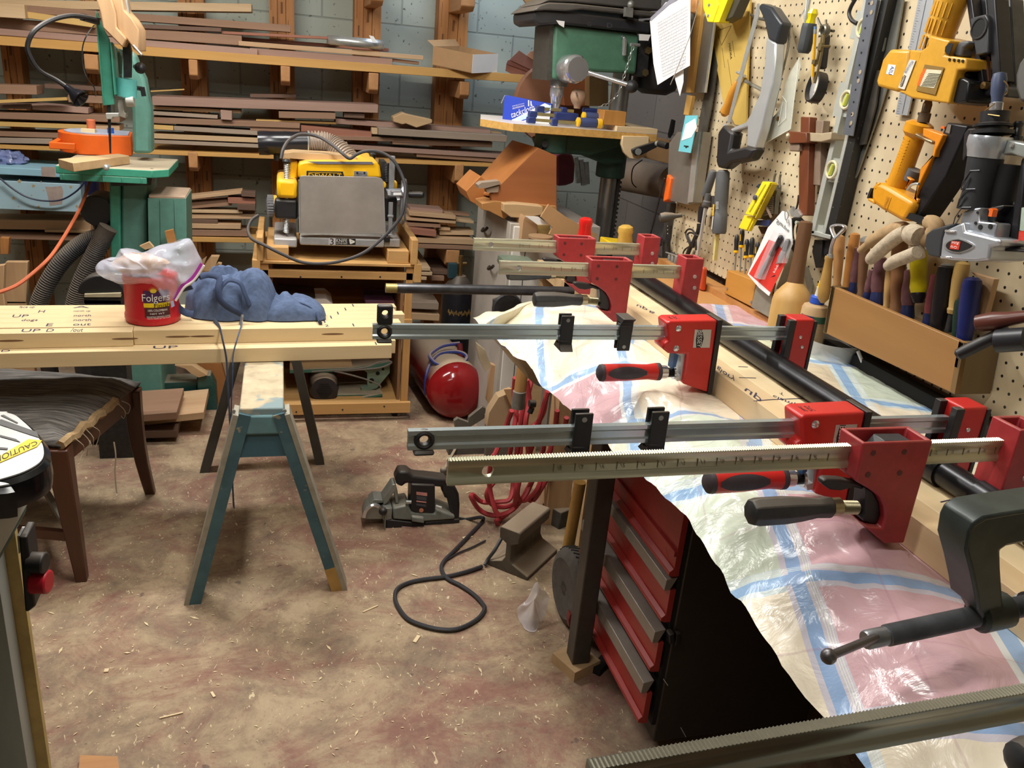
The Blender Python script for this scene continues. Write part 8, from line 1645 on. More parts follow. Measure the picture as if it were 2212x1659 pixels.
mb=MB(); a=px_(c5,1960,1060,o3-.03); b=px_(c5,1995,740,o3-.03); L=(b-a).length; mb.lathe(a,b-a,[(.016,0),(.016,.012)],6); obj('hex_nut',mb,blackm,t); mb=MB(); mb.lathe(a.lerp(b,.12),b-a,[(.006,0),(.006,.008),(.0105,.01),(.0105,.026),(.008,.028)],16); obj('chrome_fitting',mb,chrome,t); mb=MB(); mb.lathe(a.lerp(b,.5),b-a,[(.0085,0),(.009,.012),(.011,.02),(.012,.04),(.010,.05),(.004,.052)],14); obj('blue_plug',mb,mat('plug_blue','#4A5470',.4,0,.08),t,label='grey blue plug')
mb=MB(); ptube(mb,c5,[(2040,690),(2075,730),(2070,790),(2050,810)],o3-.02,.001,5); ptube(mb,c5,[(1960,885),(1900,930),(1855,970),(1900,975),(2005,990)],o3-.01,.001,5); obj('retaining_wire',mb,mat('brass','#9A7A4A',.35,.8),t)
mb=MB(); ps(mb,kr,[(450,400),(470,130),(510,80),(640,78),(640,110),(530,118),(520,200),(500,340),(470,400)],o3-.02,.025); obj('belt_hook',mb,black,t,bev=.003)
mb=MB(); ps(mb,kr,[(640,900),(720,870),(860,840),(870,860),(790,920),(780,1010),(640,1000)],o3-.03,.03); obj('trigger_housing',mb,black,t,bev=.004); mb=MB(); ps(mb,kr,[(715,880),(745,872),(762,890),(745,960),(712,955),(722,905)],o3-.002,.01); obj('orange_switch',mb,orangep,t,label='orange switch')
mb=MB(); ps(mb,kr,[(800,1020),(960,830),(1000,830),(910,1250),(830,1250)],o3-.05,.02); ps(mb,kr,[(720,1255),(1090,1290),(1090,1315),(740,1295)],o3-.03,.03); obj('magazine_base',mb,mag,t,bev=.003)
t=tool('black_nailer','black nailer with silver trigger at the right edge of view','nail gun',px_(kr,950,1250,.08))
a=px_(kr,930,440,.1); b=px_(kr,820,860,.1); L=(b-a).length; obj('handle_grip',MB().lathe(a,b-a,[(.026,0),(.026,L*.5),(.024,L)],16),mat('grip_black','#17181B',.6,0,.1),t)
mb=MB(); ps(mb,kr,[(850,345),(905,190),(1090,230),(1090,385),(940,335)],.13,.03); obj('trigger_plate',mb,mat('silver_plate','#9EA3A0',.35,.5,.08),t,bev=.003); mb=MB()
for x,y in ((838,240),(950,250)): w=px_(kr,x,y,.131); mb.lathe(w,(-1,0,0),[(.004,0),(.003,.003)],10)
obj('pin',mb,chrome,t)
mb=MB(); ps(mb,kr,[(1035,380),(1090,350),(1010,1260),(905,1250),(940,1000)],.12,.03); obj('magazine',mb,mag,t,bev=.004); mb=MB(); ps(mb,kr,[(1045,870),(1090,860),(1090,1095),(1025,1095)],.122,.001); ps(mb,kr,[(1045,1080),(1090,1080),(1090,1100),(1040,1100)],.1225,.001); obj('grey_label',mb,mat('label_mint','#A9BAA9',.5),t); mb=MB(); ps(mb,kr,[(1020,1100),(1090,1100),(1090,1200),(1010,1195)],.122,.001); obj('red_label',mb,mat('badge_red','#D8402E',.4),t)
a=px_(kr,1020,10,.1); b=px_(kr,990,190,.1); obj('air_fitting',MB().lathe(a,b-a,[(.006,0),(.008,.003),(.006,.01),(.007,.012),(.007,.022),(.010,.024),(.010,.03)],14),mat('fitting_dark','#3E4042',.35,.7),t)
mb=MB(); ps(mb,kr,[(860,840),(960,800),(980,830),(900,1000),(850,1000)],.1,.03); obj('trigger_housing',mb,black,t,bev=.004)
# clamp handles at the right
t=tool('red_handle','dark red rounded wooden handle poking in from the right edge','handle',px_(d2,1800,1260,.16))
a=px_(d2,1795,1262,.16); b=px_(d2,2260,1195,.12); L=(b-a).length; obj('grip',MB().lathe(a,b-a,[(.008,0),(.0135,.002),(.0145,.012),(.0155,L*.35),(.012,L*.6),(.009,L)],18),mat('dark_red_wood','#6A3A30',.35,0,0,22,wood='Y',col2='#552C24'),t)
t=tool('black_handle','long black rubber coated handle slanting up to the right edge','handle',px_(d2,1630,1530,.18))
a=px_(d2,1630,1535,.18); b=px_(d2,2090,1310,.13); L=(b-a).length; obj('grip',MB().lathe(a,b-a,[(.005,0),(.0095,.004),(.0105,.02),(.0105,L)],16),black,t); mb=MB(); a=px_(d2,1965,1410,.15); b=px_(d2,2260,1390,.13); mb.lathe(a,b-a,[(.012,0),(.019,.003),(.019,.045),(.010,.05),(.010,(b-a).length)],16); obj('socket_head',mb,mat('dark_socket','#2E2F33',.4,.3,.15),t)
# ---------------------------------------------------------------- drill press
DY=3.15
t=thing('drill_press','tall green and black drill press with a chipboard table beside the pegboard','drill press',(at((1311,430),Y=3.3).x,3.3,0))
cxp=at((1311,430),Y=3.3)
obj('column',MB().cyl((cxp.x,3.3,.04),(cxp.x,3.3,1.72),.037,n=28),mat('column_steel','#A9ABA8',.3,.9,.1,20),t)
mb=MB(); 
for i in range(60): mb.bx(cxp.x+.028,cxp.x+.045,3.27,3.285,.1+i*.018,.109+i*.018)
mb.bx(cxp.x+.026,cxp.x+.037,3.268,3.287,.1,1.2); obj('rack',mb,mat('dark_rack','#4A4844',.5,.6,.2),t)
obj('base',MB().bx(cxp.x-.2,cxp.x+.2,3.05,3.5,0,.05),pgreen,t,bev=.01)
zt=at((1109,268),Y=3.0).z
tp=[at(c3(*p),Y=y) for p,y in (((430,1050),3.0),((1655,1160),3.0))]; xl=tp[0].x; xr=tp[1].x; x0=at(c3(75,930),Y=3.45).x
pts=[V((xl,3.0,zt)),V((xr,3.0,zt)),V((xr,3.45,zt)),V((xl-.02,3.45,zt)),V((xl-.085,3.16,zt))]
mb=MB(); mb.prism(pts,(0,0,-.026)); tbl=obj('table_board',mb,mat('chipboard','#C79A52',.7,0,.18,60),t,bev=.001)
mb=MB(); mb.prism([p+V((0,0,.0005)) for p in pts],(0,0,.0015)); obj('white_laminate',mb,mat('laminate','#E2D8D0',.35,0,.03),tbl)
xs=at(c3(1320,1050),Y=3.0).x; obj('side_strip',MB().bx(xs,xr,3.0,3.4,zt+.002,zt+.02),maple,t,bev=.001)
mb=MB(); q=at(c3(760,1240),Y=3.1); q2=at(c3(1100,1240),Y=3.2); mb.cyl(V((q.x,3.12,zt-.1)),V((q.x,3.12,zt-.03)),.062); mb.slab(c3,[(640,1190),(700,1165),(1390,1160),(1390,1230),(1085,1330),(830,1310),(690,1310)],.1,Y=3.14); mb.cyl(V((cxp.x,3.3,zt-.2)),V((cxp.x,3.3,zt-.03)),.06); mb.slab(c3,[(1085,1240),(1390,1230),(1395,1390),(1225,1405),(1085,1350)],.14,Y=3.2); obj('table_arm',mb,mat('arm_green','#33554A',.5,0,.15,dust=.6),t,bev=.006)
mb=MB(); mb.cyl(at(c3(690,1230),Y=3.08),at(c3(600,1360),Y=3.04),.006); mb.cyl(at(c3(690,1240),Y=3.12),at(c3(700,1230),Y=3.06),.012); obj('lock_handle',mb,blackm,t)
pw=[(1365,1160),(1590,1165),(1580,1290),(1560,1330),(1490,1362),(1420,1350),(1375,1300),(1355,1230)]
mb=MB(); mb.slab(c3,pw,.02,Y=2.99); wp=obj('wooden_bracket',mb,maple,t,bev=.002)
mb=MB(); mb.prism([at(c3(*p),Y=2.965) for p in ((1445,1275),(1490,1255),(1640,1210),(1680,1205),(1690,1235),(1650,1260),(1520,1325),(1475,1330),(1448,1305))],(0,.016,0)); ck=obj('crank_arm',mb,black,t,bev=.003)
mb=MB(); q=at(c3(1495,1295),Y=2.963); mb.cyl(q,q-V((0,.004,0)),.012,n=18); mb.cyl(at(c3(1655,1225),Y=2.96),at(c3(1680,1230),Y=2.94),.01); obj('crank_cap',mb,steel,ck); obj('crank_grip',MB().cyl(at(c3(1675,1225),Y=2.93),at(c3(1745,1245),Y=2.88),.0125),black,ck,bev=.002)
# head
hb=[(750,215),(1600,285),(1500,632),(760,640),(745,685),(715,640)]
mb=MB(); mb.slab(c3,[(780,205),(1510,290),(1480,632),(1050,610),(880,685),(765,680)],.26,Y=DY); hd=obj('head',mb,pgreen,t,bev=.012,seg=3)
mb=MB(); mb.slab(c3,[(745,215),(782,208),(768,680),(712,685)],.2,Y=DY+.01); obj('scale_plate',mb,mat('dark_plate','#4A4842',.5,.2,.2,80),t)
mb=MB(); mb.slab(c3,[(605,95),(640,80),(900,100),(1610,190),(1600,290),(1200,245),(830,205),(660,215),(605,185)],.3,Y=DY-.03); obj('belt_housing',mb,mat('belt_black','#2E2F33',.4,.2,.12,dust=.2),t,bev=.008)
mb=MB(); mb.slab(c3,[(590,95),(660,40),(740,20),(960,30),(1660,105),(1655,150),(1020,80),(880,95),(720,85)],.32,Y=DY-.05); mb.slab(c3,[(640,40),(760,-30),(1700,-20),(1690,90),(960,20),(740,12)],.3,Y=DY-.02); obj('belt_cover',mb,mat('cover_grey','#5A5754',.4,.2,.12,dust=.4),t,bev=.008)
mb=MB(); mb.slab(c3,[(1390,60),(1455,70),(1450,150),(1385,140)],.02,Y=DY-.07); mb.ball(at(c3(1435,38),Y=DY-.06),.014); obj('cover_latch',mb,dsteel,t)
lt=MB(); lt.text('D',quadY(c3,[(1230,235),(1275,240),(1275,200),(1230,195)],DY-.0312)); lt.text('G',quadY(c3,[(1060,220),(1095,224),(1095,192),(1060,188)],DY-.0312)); obj('raised_letter',lt,mat('letter_grey','#46474C',.5),t,flat=True)
mb=MB(); q=at(c3(800,720),Y=DY+.06); zc=lambda y:at(c3(800,y),Y=DY+.06).z; mb.lathe((q.x+.008,DY+.06,zc(735)),(0,0,1),[(.034,0),(.034,zc(685)-zc(735))],24); obj('quill_collar',mb,dsteel,t)
mb=MB(); mb.lathe((q.x+.003,DY+.06,zc(905)),(0,0,1),[(.012,-.012),(.016,0),(.02,.012),(.0225,.03),(.0265,.04),(.0265,.062),(.0245,.064),(.0245,.068),(.027,.072),(.027,.105),(.024,.112),(.012,.116),(.012,.135)],24); obj('chuck',mb,chrome,t)
a=at(c3(885,590),Y=DY-.005); b=at(c3(985,590),Y=DY-.10); mb=MB(); mb.lathe(a,b-a,[(.045,0),(.05,.01),(.05,(b-a).length*.75),(.044,(b-a).length*.8),(.042,(b-a).length)],32); hub=obj('feed_hub',mb,chrome,t); mb=MB(); mb.slab(c3,[(805,580),(830,560),(900,560),(900,600),(830,602)],.01,Y=DY-.012); obj('depth_pointer',mb,mat('pointer_silver','#C5C9C0',.3,.5),t)
mb=MB(); 
for an in (2.1,4.3): 
    axd=(b-a).normalized(); o=axd.cross(V((0,0,1))).normalized(); u=o.cross(axd); c=a+axd*.06+(o*math.cos(an)+u*math.sin(an))*.0495; mb.cyl(c,c+(o*math.cos(an)+u*math.sin(an))*.003,.009)
obj('lever_socket',mb,blackm,hub)
A=at(c3(1050,612),Y=DY-.08); B=at(c3(1405,722),Y=DY-.16); obj('feed_lever',MB().cyl(A,B,.0085,n=14),chrome,t); obj('lever_knob',MB().ball(at(c3(1442,738),Y=DY-.165),.023,n=18),mat('knob_black','#2A2A2C',.45,0,.2),t)
mb=MB(); mb.cyl(at(c3(1375,475),Y=DY-.03),at(c3(1380,330),Y=DY-.03),.0085); mb.cyl(at(c3(1378,330),Y=DY-.03),at(c3(1360,312),Y=DY),.006); obj('belt_lever',mb,chrome,t,bev=.002)
mb=MB(); mb.slab(c3,[(1500,330),(1600,340),(1570,660),(1480,650)],.05,Y=DY+.02); for_=None; obj('motor_plate',mb,blackm,t)
mb=MB(); 
for x,y in ((1575,430),(1550,620)): q=at(c3(x,y),Y=DY+.018); mb.cyl(q,q-V((0,.01,0)),.014,n=6)
obj('plate_bolt',mb,mat('brass_grey','#8A7A55',.4,.8),t)
a=at(c3(1690,350),Y=DY+.16); mb=MB(); mb.lathe((a.x,DY+.16,at(c3(1690,810),Y=DY+.16).z),(0,0,1),[(.05,0),(.085,.02),(.092,.05),(.092,.24),(.08,.27)],28); obj('motor',mb,black,t)
mb=MB(); mb.slab(c3,[(640,215),(745,215),(735,300)],.002,Y=DY+.3); obj('rear_ply',mb,tanw,t)
solo('paper_tag',MB().slab(c3,[(795,172),(868,182),(862,235),(820,210)],.001,Y=DY-.034),white,'torn piece of white tape on the drill press belt housing','tape')
solo('white_sticker',MB().slab(c3,[(1502,290),(1602,296),(1582,348),(1503,345)],.001,Y=DY-.036),white,'bright white sticker at the right end of the drill press head','sticker')
# chain with chuck key
pts=smoothpts([at(c3(x,y),Y=DY-.05) for x,y in ((1455,395),(1430,470),(1395,590),(1365,680),(1330,780),(1290,840),(1240,880),(1190,905),(1140,912))],7)
mb=MB()
acc=[pts[0]]
for p in pts: 
    if (p-acc[-1]).length>.0135: acc.append(p)
for i,p in enumerate(acc[:-1]):
    d=(acc[i+1]-p).normalized(); s=d.cross(V((0,1,0))).normalized() if i%2==0 else V((0,1,0)); c=(p+acc[i+1])/2
    mb.tube([c+d*(.0095*math.cos(a))+s*(.0045*math.sin(a)) for a in [2*math.pi*j/10 for j in range(10)]],.0013,5,closed=True)
mb.cyl(at(c3(1430,380),Y=DY-.04),at(c3(1505,385),Y=DY-.03),.006); solo('key_chain',mb,steel,'light chain hanging from the drill press head to its table','chain')
# things on the press table
ZT2=zt+.0022
A=at(c3(345,975),Z=ZT2); A=V((at(c3(345,900),Y=3.22).x,3.22,ZT2)); B=V((at(c3(750,900),Y=3.14).x,3.14,ZT2)); hh=at(c3(350,812),Y=3.22).z-ZT2
dirv=(B-A).normalized(); nb=V((-dirv.y,dirv.x,0)); t=thing('tack_cloth_box','blue and white carton printed tackcloth leaning on the drill press table','box',(A+B)/2)
mb=MB(); mb.prism([A,B,B+V((0,0,hh*.82))+nb*.01,A+V((0,0,hh))+nb*.01],nb*.04); obj('carton',mb,mat('carton_blue','#1F3FB8',.4,0,.04),t,bev=.001)
kk=K(1080,180,7.9); tl=A+V((0,0,hh))+nb*.01; tr=B+V((0,0,hh*.82))+nb*.01
def cb(u,v,o=.0008): return A.lerp(B,u).lerp(tl.lerp(tr,u),v)-nb*o
mb=MB(); mb.f(mb.vs([cb(.2,0),cb(1,0),cb(1,.9),cb(.86,.98)])); wf=obj('white_panel',mb,white,t,flat=True); mb=MB(); mb.f(mb.vs([cb(.2,.02,.0012),cb(.42,.02,.0012),cb(1,.68,.0012),cb(1,.95,.0012)])); obj('pale_band',mb,mat('pale_band','#BBD3EC',.4),wf,flat=True); mb=MB(); mb.f(mb.vs([cb(.40,.02,.0014),cb(.45,.02,.0014),cb(1,.66,.0014),cb(1,.7,.0014)])); obj('blue_stripe',mb,mat('carton_blue','#1F3FB8',.4),wf,flat=True)
mb=MB(); mb.text('tackcloth',[cb(.19,.08,.002),cb(.66,.58,.002),cb(.64,.86,.002),cb(.17,.34,.002)]); mb.text('PROFESSIONAL',[cb(.2,.46,.002),cb(.45,.68,.002),cb(.445,.75,.002),cb(.195,.53,.002)]); mb.text('MICROTON',[cb(.19,.57,.002),cb(.43,.78,.002),cb(.425,.82,.002),cb(.185,.61,.002)]); mb.f(mb.vs([cb(.52,.7,.002),cb(.545,.72,.002),cb(.53,.98,.002),cb(.505,.98,.002)])); mb.f(mb.vs([cb(.57,.74,.002),cb(.595,.76,.002),cb(.58,.96,.002),cb(.555,.96,.002)])); obj('carton_lettering',mb,wlet,t,flat=True)
mb=MB(); mb.prism([tl,tl+nb*.04,tl+nb*.04-dirv*.015-V((0,0,.025)),tl-dirv*.012-V((0,0,.03))],dirv*.001); obj('end_flap',mb,white,t)
# bar clamps small
gk=mat('key_brass','#B5A878',.35,.7,.1)
for i,(pa,pb,pj,ph0,ph1,y0,lb) in enumerate([((540,575),(1330,640),(935,610),(1330,625),(1715,650),3.03,'small blue bar clamp with yellow ended grip nearest the table edge'),((560,530),(1240,490),(1010,520),(1425,520),(1740,530),3.09,'small blue bar clamp with yellow ended grip behind the nearest one'),((690,390),(1260,450),(1090,420),(1420,410),(1800,480),3.15,'small blue bar clamp lying farthest back, its handle all blue')]):
    s=thing('small_clamp',lb,'clamp',at(kk(900,600),Y=y0),'small clamps on the drill press table')
    z=ZT2+.016+.018*i; P3=lambda p,dz=0: V((at(kk(*p),Y=y0).x,y0,z+dz))
    obj('bar',MB().beam(P3(pa),P3(pb),.006,.011),gk,s); mb=MB(); c=P3(pa); mb.box(c+V((0,.005,-.002)),(.03,.03,.022)); c=P3(pj); mb.box(c+V((0,.004,-.002)),(.022,.03,.026)); 
    if i==1: mb.box(P3((1130,510)),(.09,.03,.026))
    obj('jaw',mb,blue,s,bev=.003)
    h0,h1=P3(ph0,.004),P3(ph1,.004); ax=(h1-h0).normalized(); L=(h1-h0).length
    if i<2:
        obj('grip',MB().lathe(h0,ax,[(.010,0),(.0165,.006),(.0175,L*.4),(.0165,L*.85),(.014,L)],14),mat('grip_slate','#3A456E',.6,0,.1),s); obj('grip_end',MB().lathe(h0+ax*L*.84,ax,[(.014,-.001),(.0178,.001),(.0178,.018),(.013,.021)],16).lathe(h0,ax,[(.009,-.006),(.0168,-.002),(.0168,.006)],14),yel,s)
    else: obj('grip',MB().beam(h0,h1,.03,.024),blue,s,bev=.006)
q=at(kk(1335,240),Y=3.12); obj_=solo('wooden_ball',MB().lathe((q.x,3.12,at(kk(1335,430),Y=3.12).z),(0,0,1),[(.012,0),(.014,.01),(.024,.022),(.029,.035),(.0295,.045),(.026,.058),(.016,.066),(.003,.069)],24),mat('pale_ball','#A98A70',.6,0,.06),'round wooden knob with a small peg on the drill press table','knob')
obj('peg',MB().cyl(at(kk(1300,155),Y=3.085),at(kk(1325,225),Y=3.085),.003),mat('peg_grey','#6A5A4C',.6),obj_)
mb=MB(); a=at(c3(1210,940),Y=3.02); b=at(c3(1300,1070),Y=3.02); c=at(c3(1372,945),Y=3.05); solo('pine_block',MB().bx(a.x,c.x,3.02,3.1,zt+.021,a.z),mat('pine_end','#C08A48',.55,0,0,14,wood='Z',col2='#A8702F'),'orange pine block standing at the right of the drill press table','block',bev=.001)
# grey guard and shelf bits behind
solo('panel_box',MB().slab(c3,[(850,720),(985,640),(1120,655),(1120,905),(870,900)],.1,Y=3.62),mat('orange_panel','#A8643C',.6,0,0,9,wood='Z',col2='#935430'),'orange brown wooden panel behind the drill chuck','panel'); solo('tan_panel',MB().slab(c3,[(1080,650),(1240,650),(1240,905),(1080,905)],.06,Y=3.56),mat('tan_panel','#94754C',.6,0,0,9,wood='Z',col2='#7F623C'),'dull tan wooden panel behind the drill press column','panel')
mb=MB(); c=at(c3(690,880),Y=3.75); mb.lathe((c.x+.03,3.7,c.z),(0,1,0),[(.17,0),(.17,.06)],40); solo('round_panel',mb,mat('round_ply','#9A6B50',.6,0,0,9,wood='X',col2='#875A42'),'round brown wooden disc standing behind the blue carton','disc')
fanp=[(710,640),(365,600),(375,545),(400,510),(480,430),(540,470),(570,440),(630,422),(660,420),(725,450),(745,520)]
for i,(pp,cc,lb) in enumerate([([(365,605),(372,545),(700,640),(720,700),(560,700)],'#8A5A4E','lowest dark red leaf of the fan of wood samples'),([(372,545),(385,515),(435,500),(710,660),(690,660)],'#7A4A40','second dark leaf of the fan of wood samples'),([(400,510),(480,430),(715,590),(715,660)],'#7E5245','broad reddish leaf of the fan of wood samples'),([(545,475),(570,440),(715,545),(715,590)],'#A87C60','tan leaf of the fan of wood samples'),([(575,442),(630,422),(722,520),(716,550)],'#9A6A50','brown leaf of the fan of wood samples'),([(632,422),(655,420),(724,500),(722,520)],'#C9B8A8','pale topmost leaf of the fan of wood samples')]):
    solo('wood_sample',MB().slab(c3,pp,.006,Y=4.36-.012*i),mat('sample_%d'%i,cc,.6,0,.06),lb,'wood sample',group='fan of wood samples',bev=.0008,seg=1)
solo('ceiling_board',MB().slab(c3,[(500,-30),(640,-30),(760,300),(735,310),(600,110)],.02,Y=3.9),tanw,'tan board leaning behind the drill press belt housing','board')
# cardboard tube and box right of the press
A=at((1345,378),Y=3.75); B=at((1440,392),Y=3.4); solo('cardboard_tube',MB().cyl(at((1330,375),Y=3.9),at((1450,395),Y=3.5),.075,n=28),mat('tube_card','#9A8672',.85,0,.1,10),'thick cardboard tube behind the crank of the drill press','tube')
solo('carton',MB().slab(c3,[(1590,1160),(1795,1200),(1760,1400),(1560,1350)],.12,Y=3.35),card,'cardboard carton behind the black crank','box',bev=.002); mb=MB(); mb.tube(smoothpts([at(c3(x,y),Y=3.3) for x,y in ((1530,1365),(1460,1420),(1440,1490),(1445,1560),(1480,1600))],4),.0025,5); solo('thin_wire',mb,black,'thin dark wire curl in front of the cardboard tube','wire')
solo('dark_pole',MB().slab(c3,[(1795,1020),(1815,1030),(1800,1130),(1770,1180),(1765,1150)],.02,Y=3.3),dark,'dark twisted strip hanging left of the long back saw','strip')
# orange jig
ORJ=mat('jig_orange','#A8693A',.55,0,0,8,wood='X',col2='#935630'); t=thing('wooden_jig','large orange brown angled wooden jig standing on the grey hooked cabinet','jig',at(c8(400,300),Y=3.1))
mb=MB(); mb.slab(c3,[(240,1659),(640,1260),(800,1330),(800,1800),(250,1800)],.03,Y=3.02); obj('side_panel',mb,ORJ,t,bev=.002); mb=MB(); q=[at(c3(*p),Y=y) for p,y in (((40,1630),3.35),((420,1195),3.35),((640,1260),3.02),((240,1659),3.02))]; mb.prism(q,(0,.015,-.008)); obj('sloped_face',mb,mat('jig_face','#B5763F',.55,0,0,8,wood='X',col2='#A3652F'),t)
mb=MB(); mb.slab(c8,[(105,130),(230,0),(300,60),(360,200),(280,230),(230,270),(140,215)],.2,Y=3.12); obj('front_lip',mb,mat('jig_face','#B5763F'),t,bev=.002); mb=MB(); mb.slab(c8,[(240,235),(350,215),(880,260),(880,310),(530,290),(430,370),(300,300),(245,290)],.12,Y=3.0); obj('foot_rail',mb,mat('jig_foot','#B98650',.55,0,0,10,wood='X',col2='#9F6C38'),t,bev=.002)
mb=MB(); mb.slab(c3,[(130,1580),(160,1560),(310,1545),(325,1570),(200,1605),(135,1608)],.05,Y=3.0); mb.slab(c3,[(200,1612),(310,1585),(300,1640),(205,1645)],.04,Y=3.01); solo('grey_offcut',mb,BM['grey'],'weathered offcut lying on the slope of the orange jig','board')
solo('pink_jug',MB().slab(c3,[(805,1330),(850,1300),(940,1320),(960,1400),(950,1560),(880,1585),(805,1590)],.1,Y=3.5),mat('maroon_plastic','#7A3A50',.35,0,.1),'dark pink plastic jug behind the orange jig','jug',bev=.01)
mb=MB(); 
for (a,b) in (((960,1340),(985,1560)),((1005,1360),(1030,1580)),((1050,1380),(1060,1570))): mb.beam(at(c3(*a),Y=3.7),at(c3(*b),Y=3.7),.02,.02,up=(0,1,0))
solo('steel_tubes',mb,dsteel,'dusty steel tubes standing behind the drill press column','tube')
# grey hooked cabinet
kz4=K(980,400,5.185); gcab=mat('grey_cabinet','#A49C92',.6,0,.1,9,bump=.05); X0=.806; YA=2.95; YB=3.5
t=thing('hook_cabinet','pale grey cabinet with two dark hooks and white front under the orange jig','cabinet',(1.0,3.2,0)); ztc=at((1095,482),Y=YA).z
obj('carcass',MB().bx(X0,1.16,YA,YB,0,ztc),gcab,t,bev=.002)
xw0=at(kz4(590,500),Y=YA).x; obj('white_front',MB().bx(X0+.012,X0+.22,YA-.014,YA,.1,ztc-.01),mat('white_melamine','#D6D2CA',.5,0,.03),t,bev=.001)
mb=MB(); mb.bx(X0+.06,X0+.063,YA-.0145,YA-.013,.1,ztc-.01); obj('door_gap',mb,dark,t)
def sX(x,y): return at(kz4(x,y),X=X0-.001)
mb=MB(); mb.beam(sX(215,565),sX(360,680),.003,.003); mb.beam(sX(225,180),sX(560,380),.003,.003); obj('drawer_gap',mb,dark,t)
for (x,y) in ((380,500),(450,925)):
    mb=MB(); mb.tube(smoothpts([sX(x-45,y-15),sX(x-30,y+5)-V((.012,0,0)),sX(x,y+15)-V((.022,0,0)),sX(x+30,y+5)-V((.022,0,0)),sX(x+45,y-20)-V((.018,0,0))],4),.006,8); obj('hook',mb,mat('dark_hook','#3A332D',.4,.6),t)
mb=MB(); mb.slab(kz4,[(450,1290),(530,1260),(690,1260),(700,1500),(440,1500)],.02,Y=YA-.03); obj('dark_panel',mb,mat('dark_panel','#3A332C',.7),t); mb=MB(); c=at(kz4(600,1380),Y=YA-.032); mb.lathe(c,(0,-1,0),[(.06,0),(.055,.012),(.03,.014)],28); obj('round_dial',mb,blackm,t)
bxs=[([(780,390),(800,350),(940,445),(925,690),(750,695)],2.9,mat('box_side','#A88460',.8,0,.06,8),'tan carton standing on the grey cabinet, its dull side to the room'),([(935,445),(1080,445),(1090,600),(1050,620),(920,610)],2.93,mat('kraft_dark','#A88A50',.8,0,.06,8),'yellowish carton end between the tan carton and the cardboard sheet')]
for pp,y,m,lb in bxs: solo('carton',MB().slab(kz4,pp,.12,Y=y),m,lb,'box',bev=.001)
solo('white_flap',MB().slab(kz4,[(800,345),(945,352),(1080,445),(940,442)],.002,Y=2.88),white,'white inner flap on top of the tan carton','flap')
solo('cardboard_sheet',MB().slab(kz4,[(975,355),(1065,215),(1250,350),(1615,555),(1560,640),(1350,640),(1070,550),(1110,470)],.01,Y=2.86),card,'bent tan cardboard sheet leaning beside the drill press column','cardboard')
solo('round_tub',MB().lathe((at(kz4(965,650),Y=2.84).x,2.84,at(kz4(965,690),Y=2.84).z),(0,0,1),[(.038,0),(.042,.03),(.044,.032),(.044,.04),(.03,.041)],24),mat('tub_tan','#9A7A5A',.5,0,.08),'small tan round tub with a pale lid on the grey cabinet','tub')
solo('wood_scraps',MB().slab(kz4,[(560,210),(700,210),(1000,240),(1000,330),(800,370),(640,360),(560,300)],.1,Y=2.96),tanw,'stack of pale wood scraps under the foot of the orange jig','wood scraps',bev=.002)
# tools standing at the far end of bench: red screwdriver, yellow handle
def hnd(k,p0,p1,Y,prof_r,m,name,lb,cat):
    a=at(k(*p0),Y=Y); b=at(k(*p1),Y=Y); L=(b-a).length; r=prof_r; return solo(name,MB().lathe(a,b-a,[(r*.5,0),(r*.9,r*.25),(r,r*.8),(r*.85,L*.35),(r,L*.7),(r*1.02,L)],16),m,lb,cat)
hnd(c8,(1132,355),(1108,580),2.3,.0205,mat('bright_red_plastic','#D8201C',.25),'red_handle','bright red tool handle sticking up behind the farthest clamp head','handle')
hnd(c8,(1470,420),(1455,650),2.5,.026,mat('worn_yellow','#C9A048',.5,0,.15,30),'yellow_handle','worn yellow wooden handle standing behind the far clamp bar','handle')
solo('yellow_tray',MB().slab(c8,[(1335,565),(1580,595),(1575,650),(1325,640)],.1,Y=2.62),mat('yellow_tray','#D9B51E',.4),'yellow plastic tray behind the worn yellow handle','tray',bev=.004)
solo('orange_tool',MB().slab(c8,[(2125,780),(2170,785),(2155,985),(2110,980)],.03,Y=2.14),mat('orange_red','#D0502C',.4),'orange red tool body behind the jaw of the second clamp','tool',bev=.006)
solo('navy_jar',MB().cyl(at(c8(1700,590),Y=2.56),at(c8(1705,525),Y=2.56),.03),navy,'small navy jar end at the far end of the bench','jar')
mb=MB(); mb.ball(at(c8(1015,545),Y=2.32),.02,(1.4,1,.8)); solo('black_knob',mb,black,'dark lumpy knob beside the bright red handle','knob')
mb=MB(); mb.slab(kz4,[(545,900),(560,840),(720,840),(900,860),(880,920),(560,935)],.08,Y=2.7); solo('grey_green_case',mb,mat('grey_green_case','#6A7A6A',.4,.2,.1),'grey green metal case seen between the two far clamp bars','case')
solo('side_table',MB().bx(.86,1.06,2.06,2.75,.80,.84).bx(.87,.91,2.07,2.11,0,.8).bx(1.01,1.05,2.7,2.74,0,.8).bx(.87,.91,2.7,2.74,0,.8),tanw,'small tan side table behind the far clamp heads at the end of the bench','table')
# items under bench at far end seen below the cloth
solo('cream_board',MB().slab(d5,[(985,560),(1060,620),(1110,760),(1060,800),(1010,700)],.02,Y=2.5),mat('cream_panel','#B5A68A',.7,0,.08),'cream painted board leaning behind the red tank','board')
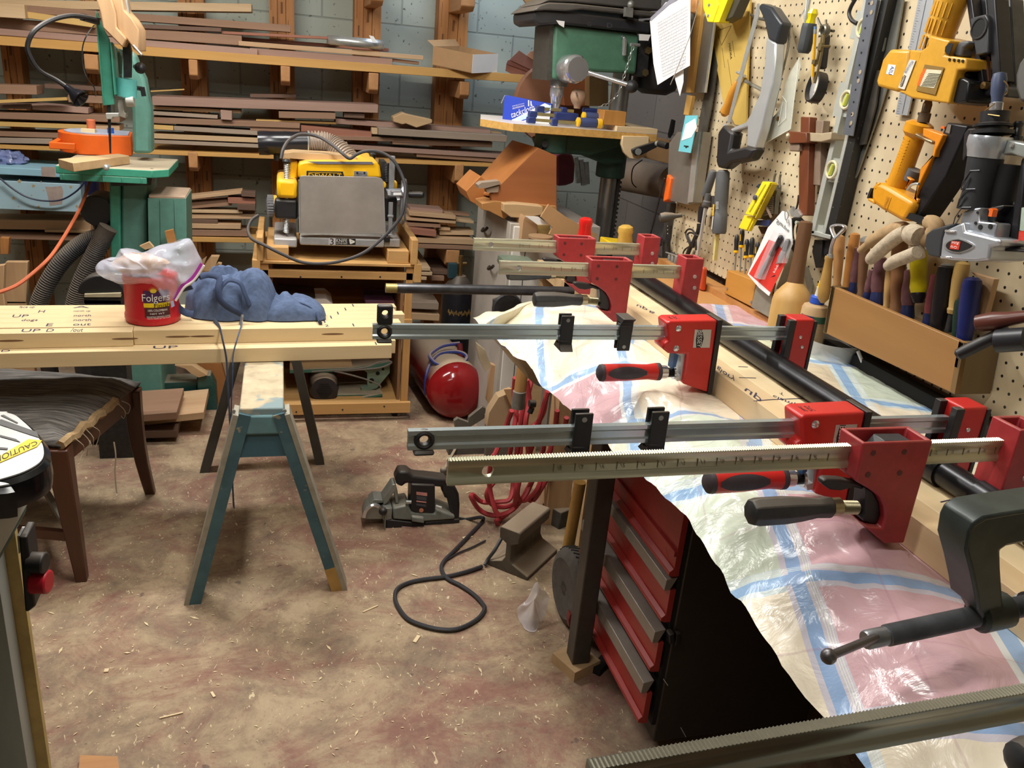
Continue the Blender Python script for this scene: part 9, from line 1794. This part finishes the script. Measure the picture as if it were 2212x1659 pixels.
# ---------------------------------------------------------------- ceiling lights
def fixture(x,y,L,rz,lb,power,col=(1,.96,.88)):
    t=thing('ceiling_light',lb,'ceiling light',(x,y,2.36),'fluorescent shop lights')
    M=Matrix.Rotation(rz,3,'Z'); c=V((x,y,2.40))
    obj('housing',MB().box(c,(L,.16,.05),M=M),mat('white_enamel','#E8E8E4',.4),t,bev=.004)
    for s in (-1,1):
        d=M@V((L/2-.03,0,0)); o=M@V((0,.045*s,0)); p=V((x,y,2.36))
        obj('tube',MB().cyl(p-d+o,p+d+o,.016),mat('lit_tube','#FFF6E6',.4,emit=9),t)
    la=bpy.data.lights.new('tube_light','AREA'); la.shape='RECTANGLE'; la.size=L; la.size_y=.14; la.energy=power; la.color=col
    lo=bpy.data.objects.new('tube_light',la); COL.objects.link(lo); lo.location=(x,y,2.335); lo.rotation_euler=(0,0,rz)
fixture(.35,1.9,1.2,R(90),'twin tube shop light hanging above the workbench',38,(1,.98,.93))
fixture(-.35,.6,1.2,0,'twin tube shop light above the open floor',13,(1,.98,.94))
fixture(-.6,3.0,1.2,0,'twin tube shop light above the planer',48,(1,.98,.94))
wl=bpy.data.lights.new('window_daylight','AREA'); wl.size=.6; wl.energy=10; wl.color=(.62,.78,1); wo=bpy.data.objects.new('window_daylight',wl); COL.objects.link(wo); wo.location=(1.0,4.2,2.3); wo.rotation_euler=(R(40),0,R(-15))
# ---------------------------------------------------------------- camera, world, view
cd=bpy.data.cameras.new('camera'); co=bpy.data.objects.new('camera',cd); COL.objects.link(co)
cd.sensor_width=36; cd.lens=FOC/2212*36; cd.clip_start=.02; cd.clip_end=50
m3=Matrix((CR,-CD,-CF)).transposed(); co.matrix_world=Matrix.Translation(CAM)@m3.to_4x4()
sc=bpy.context.scene; sc.camera=co
w=bpy.data.worlds.new('room_air'); sc.world=w; w.use_nodes=True; w.node_tree.nodes['Background'].inputs[0].default_value=(.75,.78,.85,1); w.node_tree.nodes['Background'].inputs[1].default_value=.22
sc.view_settings.view_transform='Standard'; sc.view_settings.look='None'; sc.view_settings.exposure=-.22; sc.view_settings.gamma=1; sc.view_settings.use_curve_mapping=False
sc.cycles.max_bounces=8; sc.cycles.transparent_max_bounces=12
